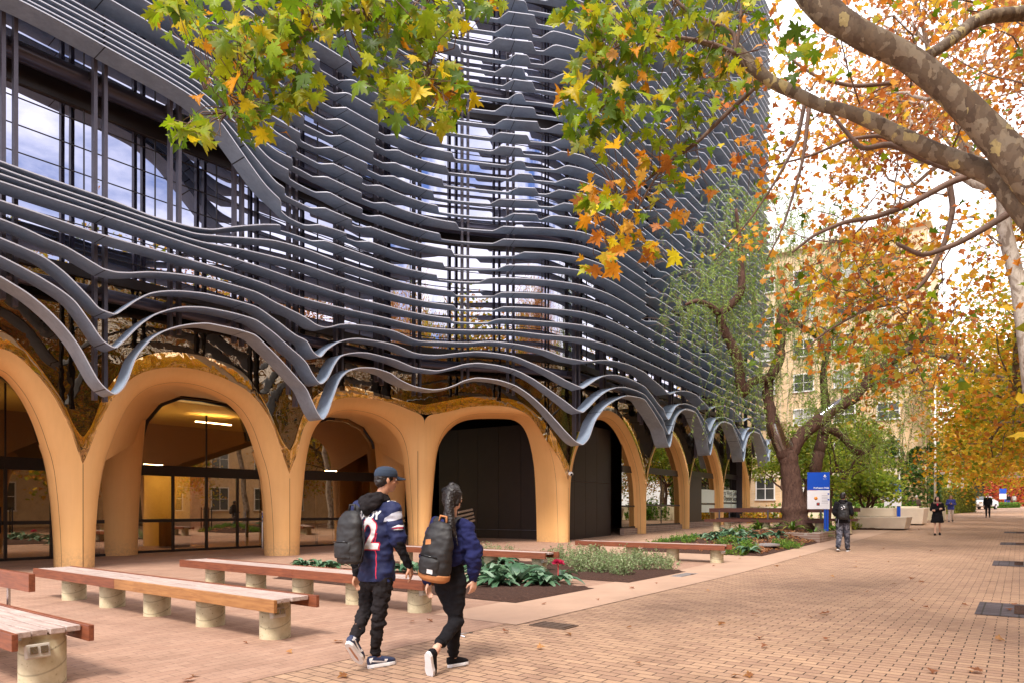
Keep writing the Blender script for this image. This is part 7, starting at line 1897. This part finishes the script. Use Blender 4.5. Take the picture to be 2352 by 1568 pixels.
# ---- the walking woman
O2 = np.array((-0.52, 6.05, 0.0)); q2 = rel(O2)
WOM = empty('person', O2, 0, 'woman with a long dark ponytail walking away in navy sweatshirt and cropped black trousers', 'person')
F3w = frame3((0.50, 0.866, 0.0)); Hw = frame3((0.66, 0.75, 0.0)); fw, rw = F3w[:, 1], F3w[:, 0]
J = dict(head=q2(1041, 1144, 6.03), neck=q2(1036, 1186, 6.04), shL=q2(1003, 1207, 6.12), shR=q2(1068, 1207, 5.98), elR=q2(1088, 1268, 5.94), wrR=q2(1089, 1330, 6.00), elL=q2(984, 1275, 6.20), wrL=q2(984, 1338, 6.24),
         hipL=q2(1018, 1336, 6.10), hipR=q2(1050, 1337, 6.02), knR=q2(1046, 1418, 6.02), anR=q2(1040, 1508, 6.05), heR=q2(1030, 1530, 6.0), toR=q2(1075, 1528, 6.14),
         knL=q2(1050, 1425, 6.02), anL=q2(1003, 1487, 5.72), heL=q2(981, 1499, 5.62), toL=q2(987, 1556, 5.72))
for k in ('heR', 'toR'): J[k][2] = 0.0
J['hdR'] = np.array((-0.12, 0.02, -1.0)); J['pnR'] = -rw + fw * .3
base_body(J, WOM, 'skin_light', F3=F3w, H3=Hw, s=0.91, female=True)
eyes(WOM, J['head'], Hw, .89)
mid = (J['shL'] + J['shR']) / 2; hp = (J['hipL'] + J['hipR']) / 2; zt = mid[2]; wz = EYE + (HY - 1296) / F * 6.05
b = Blob()
b.loft([(np.array((*hp[:2], wz)), 0.148, 0.115, F3w), (np.array((*hp[:2], wz + 0.05)), 0.165, 0.125, F3w), (np.array((*mid[:2], (wz + zt) / 2 + .02)), 0.172, 0.122, F3w), (np.array((*mid[:2], zt - 0.10)), 0.178, 0.112, F3w), (np.array((*mid[:2], zt + .01)), 0.155, 0.085, F3w), (np.array((*mid[:2], zt + 0.05)), 0.085, 0.062, F3w)], 28)
for k in 'LR':
    b.cap(mid, 0.07, J['sh' + k], 0.068); S_, E_, W_ = J['sh' + k], J['el' + k], J['wr' + k]
    b.chain([S_, S_ + (E_ - S_) * .55, E_, E_ + (W_ - E_) * .55, E_ + (W_ - E_) * .88], (0.072, 0.078, 0.078, 0.070, 0.050)); b.cap(E_ + (W_ - E_) * .9, 0.036, E_ + (W_ - E_) * .97, 0.036)
b.build('sweatshirt', 'sweater_navy', WOM, 0.008, 3, 0.026, 9, 2)
b = Blob(); b.ell(hp + (0, 0, 0.035), (0.150, 0.115, 0.13), F3w); b.loft([(hp + (0, 0, 0.05), 0.140, 0.108, F3w), (np.array((*hp[:2], wz + 0.03)), 0.125, 0.098, F3w)], 24)
for k, an in (('L', 0.80), ('R', 0.86)):
    A_, K_, N_ = J['hip' + k], J['kn' + k], J['an' + k]; e = K_ + (N_ - K_) * an; b.chain([A_, K_, e], (0.090, 0.066, 0.052)); b.cap(A_ + (K_ - A_) * .4, 0.084, K_, 0.066)
b.build('trousers', 'cloth_black', WOM, 0.0085, 2, 0.012, 10, 7)
b = Blob()
for k, an in (('L', 0.80), ('R', 0.86)): K_, N_ = J['kn' + k], J['an' + k]; b.loft([(K_ + (N_ - K_) * (an - .03), 0.055, 0.055, frame3(fw if k == 'R' else (0.2, 0.4, -0.8), (N_ - K_))), (K_ + (N_ - K_) * (an + .03), 0.056, 0.056, frame3(fw if k == 'R' else (0.2, 0.4, -0.8), (N_ - K_)))], 18)
b.build('turned_up_cuffs', 'cloth_black', WOM, 0.006, 1)
for k in 'RL': shoe('shoe', J['an' + k], J['he' + k], J['to' + k], 'cloth_black', 'cloth_white', WOM, 0.98)
hc = J['head']; T = lambda x, y, z: hc + Hw @ np.array((x, y, z)) * .92
b = Blob(); b.ell(T(0, -0.018, 0.038), (0.080, 0.094, 0.088), Hw); b.ell(T(0, -0.040, -0.01), (0.076, 0.070, 0.085), Hw); b.cap(T(0, 0.06, 0.105), 0.022, T(0, -0.02, 0.125), 0.03)
for k in (-1, 1): b.cap(T(k * .066, 0.02, 0.05), 0.022, T(k * .070, -0.02, -0.05), 0.020); b.cap(T(k * .074, 0.028, 0.02), 0.007, T(k * .080, 0.02, -0.09), 0.005)
b.build('hair', 'hair_black', WOM, 0.006, 1, 0.005, 60)
b = Blob(); p0 = T(0, -0.095, 0.075); pts = [p0, q2(1032, 1134, 5.90), q2(1031, 1152, 5.87), q2(1033, 1178, 5.86), q2(1037, 1204, 5.84), q2(1043, 1230, 5.84)]
b.chain(pts, (0.026, 0.034, 0.040, 0.042, 0.034, 0.010))
rsx = np.random.default_rng(8)
for _ in range(14):
    o_ = rsx.normal(size=3) * 0.015; b.chain([pts[1] + o_ * .5, pts[3] + o_ * 1.3, pts[5] + o_ * 1.4 + (0, 0, rsx.uniform(-.03, .03))], (0.010, 0.012, 0.004))
b.build('ponytail', 'hair_black', WOM, 0.006, 1, 0.006, 50)
m = MB(); m.tube([p0 - (0, 0, .0), T(0, -0.118, 0.065)], 0.034, 14); m.build('hair_tie', MATS['cloth_black'], WOM)
Bp = empty('backpack', O2, 0, 'black backpack with tan leather bottom worn by the woman with the ponytail', 'backpack')
Mb = np.stack([F3w[:, 0], np.array((0, 0, 1.0)), -F3w[:, 1]], 1); Rz = np.array(Matrix.Rotation(math.radians(-9), 3, Vector(-F3w[:, 1]))); Mb = Rz @ Mb
bagc = q2(1004, 1264, 5.83)
bo_, X = backpack(Bp, bagc, Mb, 0.31, 0.50, 0.19, tan=True)
b = Blob(); Ml = np.stack([Mb[:, 0], Mb[:, 2], Mb[:, 1]], 1)
b.loft([(X(0, -.5 * .5 - .012, 0), .31 * .37, .19 * .40, Ml), (X(0, -.5 * .475, 0), .31 * .485, .19 * .53, Ml), (X(0.0, -.5 * .38, 0.0), .31 * .512, .19 * .565, Ml)], 28); b.build('leather_bottom', 'bag_tan', Bp, 0.008, 1)
nrmB = -Mb[:, 2]
def bagM(x, y, ang=0.0):
    M = Matrix((Vector(Mb[:, 0]), Vector(Mb[:, 1]), Vector(Mb[:, 2]))).transposed().to_4x4(); M.translation = Vector(X(x, y, 0.3)); return M @ Matrix.Rotation(ang, 4, 'Z')
decal('leather_patch', poly_mesh([(-.032, -.022), (.032, -.022), (.032, .022), (-.032, .022)]), bagM(-0.045, 0.075, 0.25), bo_, nrmB, 'bag_tan', Bp, 0.004, 3)
pk = [o for o in Bp.children if o.name.startswith('front_pocket')][0]
decal('white_label', poly_mesh([(-.026, -.019), (.026, -.019), (.026, .019), (-.026, .019)]), bagM(0.03, -0.165, 0.0), pk, nrmB, 'cloth_white', Bp, 0.004, 3)
for k, sg in (('L', -1), ('R', 1)):
    strap(Bp, [bagc + Mb @ np.array((sg * .07, 0.20, -0.07)), mid - fw * 0.09 + rw * sg * 0.10 + (0, 0, 0.06), mid + rw * sg * 0.11 + (0, 0, 0.085), mid + fw * 0.10 + rw * sg * 0.11 + (0, 0, -0.02), mid + fw * 0.12 + rw * sg * 0.12 + (0, 0, -0.16)])
# ---- people further off
def walker(label, px, py, H, face, clothes, pose='walk', seed=0, vox=0.013, headf=None, phase=1.0, depth=None, skin='skin_light', hair='hair_black', hair_len=0.0):
    d = depth; x, y = atd(px, d); zg = gz(x, y) ; o = np.array((x, y, zg)); root = empty('person', o, 0, label, 'person')
    f = _np((*face, 0)) / np.linalg.norm(face); F3 = frame3(f); r = F3[:, 0]; U = np.array((0, 0, 1.0)); s = H / 1.75
    H3 = frame3(_np(headf) if headf is not None else f)
    P = lambda a, b_, c: (r * a + f * b_ + U * c) * s
    st = 0.20 * phase
    J = dict(head=P(0, 0.02, 1.62), neck=P(0, 0, 1.46), shL=P(-.175, 0, 1.40), shR=P(.175, 0, 1.40), hipL=P(-.085, 0, .92), hipR=P(.085, 0, .92))
    J['knR'] = P(.09, .10 * phase, .50); J['anR'] = P(.09, st, .09); J['heR'] = P(.09, st - .06, 0.0); J['toR'] = P(.10, st + .20, 0.0)
    J['knL'] = P(-.09, .0, .50); J['anL'] = P(-.09, -st * 1.2, .13); J['heL'] = P(-.09, -st * 1.2 - .07, 0.06); J['toL'] = P(-.10, -st * 1.2 + .17, 0.0)
    if pose == 'walk':
        J['elR'] = P(.23, -.05, 1.12); J['wrR'] = P(.24, .04, .87); J['elL'] = P(-.23, .04, 1.12); J['wrL'] = P(-.23, .14, .89)
    elif pose == 'crossed':
        J['elR'] = P(.24, .02, 1.14); J['wrR'] = P(-.04, .19, 1.18); J['elL'] = P(-.24, .02, 1.14); J['wrL'] = P(.06, .17, 1.12)
    elif pose == 'phone':
        J['elR'] = P(.24, .0, 1.13); J['wrR'] = P(.07, .26, 1.20); J['elL'] = P(-.24, .0, 1.13); J['wrL'] = P(-.07, .26, 1.18)
    elif pose == 'front':
        J['elR'] = P(.24, -.02, 1.14); J['wrR'] = P(.20, .22, 1.08); J['elL'] = P(-.24, -.02, 1.14); J['wrL'] = P(-.20, .20, 1.05)
    base_body(J, root, skin, F3=F3, H3=H3, s=s, vox=vox * .75)
    eyes(root, J['head'], H3, s * .98)
    mid = (J['shL'] + J['shR']) / 2; hp = (J['hipL'] + J['hipR']) / 2
    c = clothes; b = Blob(); zb_ = c.get('hem', .90) * s; wd = c.get('w', 1.0)
    b.loft([(U * zb_, .185 * s * wd * c.get('flare', 1), .14 * s * wd * c.get('flare', 1), F3), (U * 1.02 * s, .165 * s * wd, .128 * s * wd, F3), (U * 1.25 * s, .185 * s * wd, .13 * s * wd, F3), (U * 1.40 * s, .17 * s * wd, .10 * s * wd, F3), (U * 1.47 * s, .09 * s * wd, .07 * s * wd, F3)], 22)
    for k in 'LR': b.cap(mid, .07 * s, J['sh' + k], .068 * s * wd); b.chain([J['sh' + k], J['el' + k], J['wr' + k]], (.066 * s * wd, .056 * s * wd, .042 * s * wd))
    top = b.build(c.get('topname', 'jacket'), c['top'], root, vox, 2, .014, 8, seed)
    if c.get('legs'):
        b = Blob(); b.ell(hp + U * .0, (.16 * s, .12 * s, .13 * s), F3)
        for k in 'LR': b.chain([J['hip' + k], J['kn' + k], J['kn' + k] + (J['an' + k] - J['kn' + k]) * .92], (.092 * s * c.get('lw', 1), .070 * s * c.get('lw', 1), .056 * s * c.get('lw', 1)))
        b.build('trousers', c['legs'], root, vox, 2, .012, 9, seed)
    for k in 'RL': shoe('shoe', J['an' + k], J['he' + k], J['to' + k], c.get('shoe', 'cloth_black'), c.get('sole', 'cloth_black'), root, s, vox * .8)
    T = lambda a, b_, z: J['head'] + H3 @ (np.array((a, b_, z)) * s)
    b = Blob(); b.ell(T(0, -.020, .036), (.080 * s, .092 * s, .086 * s), H3); b.ell(T(0, -.045, -.01), (.076 * s, .062 * s, .075 * s), H3)
    if hair_len:
        for sg in (-1, 1): b.chain([T(sg * .060, -.01, .05), T(sg * .085, -.01, -.06), T(sg * .095, .02, -hair_len)], (.035 * s, .034 * s, .022 * s))
        b.chain([T(0, -.06, .02), T(0, -.09, -.12), T(0, -.09, -hair_len)], (.06 * s, .065 * s, .04 * s))
    b.build('hair', hair, root, vox * .8, 1, .006, 30)
    return root, J, F3, H3, o, s, top
# man with the patterned trousers
r_, J, F3, H3, o, s, top = walker('man walking away in black hoodie and grey camouflage trousers with a dark backpack', 1936, 1265, 1.78, (0.597, 0.802), dict(top='cloth_black', legs='camo_cloth', lw=1.22, w=1.1, hem=.84, topname='hoodie', shoe='cloth_black', sole='cloth_white'), 'front', 3, 0.011, phase=0.9, depth=20.4, skin='skin_tan')
b = Blob(); nb = J['neck']
for a in np.linspace(0, 2 * math.pi, 13)[:-1]: b.cap(nb + F3 @ np.array((.10 * math.cos(a), .08 * math.sin(a), .01 - .02 * math.sin(a))), .036, nb + F3 @ np.array((.10 * math.cos(a + .5), .08 * math.sin(a + .5), .01 - .02 * math.sin(a + .5))), .036)
b.cap(nb + F3 @ np.array((0, -.10, -.02)), .06, nb + F3 @ np.array((0, -.12, -.09)), .045); b.build('hood', 'cloth_black', r_, .011, 2)
Bp = empty('backpack', o, 0, 'dark backpack with small pin badges on the back of the hooded man', 'backpack'); Mb = np.stack([F3[:, 0], np.array((0, 0, 1.0)), -F3[:, 1]], 1); bc_ = np.array((0, 0, 1.19)) - F3[:, 1] * .19 + F3[:, 0] * .05
bo_, X = backpack(Bp, bc_, Mb, .31, .46, .16, body='bag_black', vox=.012)
for x, y in ((-.03, .13), (.04, .15), (.0, .10), (.05, .11), (-.02, .07), (.02, .165)):
    m = MB(); m.ell(X(x, y, .082), (.014, .014, .014)); m.build('pin_badge', MATS['sign_white'], Bp)
for sg in (-1, 1): strap(Bp, [bc_ + Mb @ np.array((sg * .07, .2, -.05)), J['neck'] + F3 @ np.array((sg * .11, -.05, .0)), J['neck'] + F3 @ np.array((sg * .12, .06, -.04)), J['neck'] + F3 @ np.array((sg * .13, .12, -.2))])
strap(Bp, [bc_ + Mb @ np.array((-.12, -.18, 0)), bc_ + Mb @ np.array((-.14, -.30, 0)), bc_ + Mb @ np.array((-.15, -.46, .01))], 'grey_print', .02)
# woman in the dark coat with a fur collar, coming towards us
r_, J, F3, H3, o, s, top = walker('woman with long black hair and folded arms in a dark knee length coat', 2153, 1230, 1.62, (-0.50, -0.85), dict(top='cloth_black', w=1.12, hem=.56, flare=1.25, topname='coat', shoe='cloth_black'), 'crossed', 4, 0.013, headf=(-0.5, -0.85, -0.35), depth=28.3, phase=0.7, hair_len=.26)
b = Blob(); nb = J['neck']
for a in np.linspace(0, 2 * math.pi, 13)[:-1]: b.cap(nb + F3 @ np.array((.12 * math.cos(a), .09 * math.sin(a), -.02)), .045, nb + F3 @ np.array((.12 * math.cos(a + .5), .09 * math.sin(a + .5), -.02)), .045)
b.build('fur_collar', 'fur_grey', r_, .012, 0, .015, 40); b = Blob(); b.cap(nb + F3 @ np.array((0, .12, -.06)), .035, nb + F3 @ np.array((0, .15, -.12)), .02); b.build('red_scarf', 'cloth_red', r_, .01, 1)
r_, J, F3, H3, o, s, top = walker('woman with light brown hair in blue hooded jacket and cream trousers looking at a phone', 2184, 1196, 1.66, (-0.55, -0.83), dict(top='cloth_blue', legs='cloth_cream', w=1.1, hem=.80, topname='jacket', sole='grey_print'), 'phone', 5, 0.015, headf=(-0.5, -0.85, -0.5), depth=42.5, hair='hair_brown', hair_len=.12)
ph = empty('phone', o + (J['wrL'] + J['wrR']) / 2 + F3[:, 1] * .08 + (0, 0, .05), 0, 'dark phone held by the woman in the blue jacket', 'phone'); m = MB(); m.box((0, 0, 0), (.07, .012, .14), -ANG, rx=-.6); m.build('screen', MATS['black_gloss'], ph, smooth=False)
walker('person in a black jumper and dark jeans walking down the middle of the far walk', 2269, 1187, 1.76, (-0.60, -0.80), dict(top='cloth_black', legs='cloth_charcoal', w=1.05, topname='jumper'), 'walk', 6, 0.016, depth=50.0, skin='skin_light')
walker('white haired person in a long brown coat standing at the pale planter wall', 2105, 1176, 1.68, (0.80, 0.6), dict(top='cloth_brown', legs='cloth_charcoal', w=1.15, hem=.72, flare=1.1, topname='coat', shoe='cloth_red', sole='cloth_red'), 'front', 7, 0.016, headf=(.8, .5, -.4), depth=43.5, hair='hair_white', phase=.3)
walker('left person of the far pair walking away by the creeper house, dark top and jeans', 2316, 1163, 1.75, (0.597, 0.802), dict(top='cloth_black', legs='cloth_blue', topname='jumper'), 'walk', 8, 0.022, depth=92.0)
walker('right person of the far pair walking away by the creeper house, grey top', 2329, 1163, 1.70, (0.597, 0.802), dict(top='blind_grey', legs='cloth_brown', topname='jumper'), 'walk', 9, 0.022, depth=94.0, hair_len=.15)
print('objects', len(bpy.data.objects), 'verts', sum(len(m.vertices) for m in bpy.data.meshes))
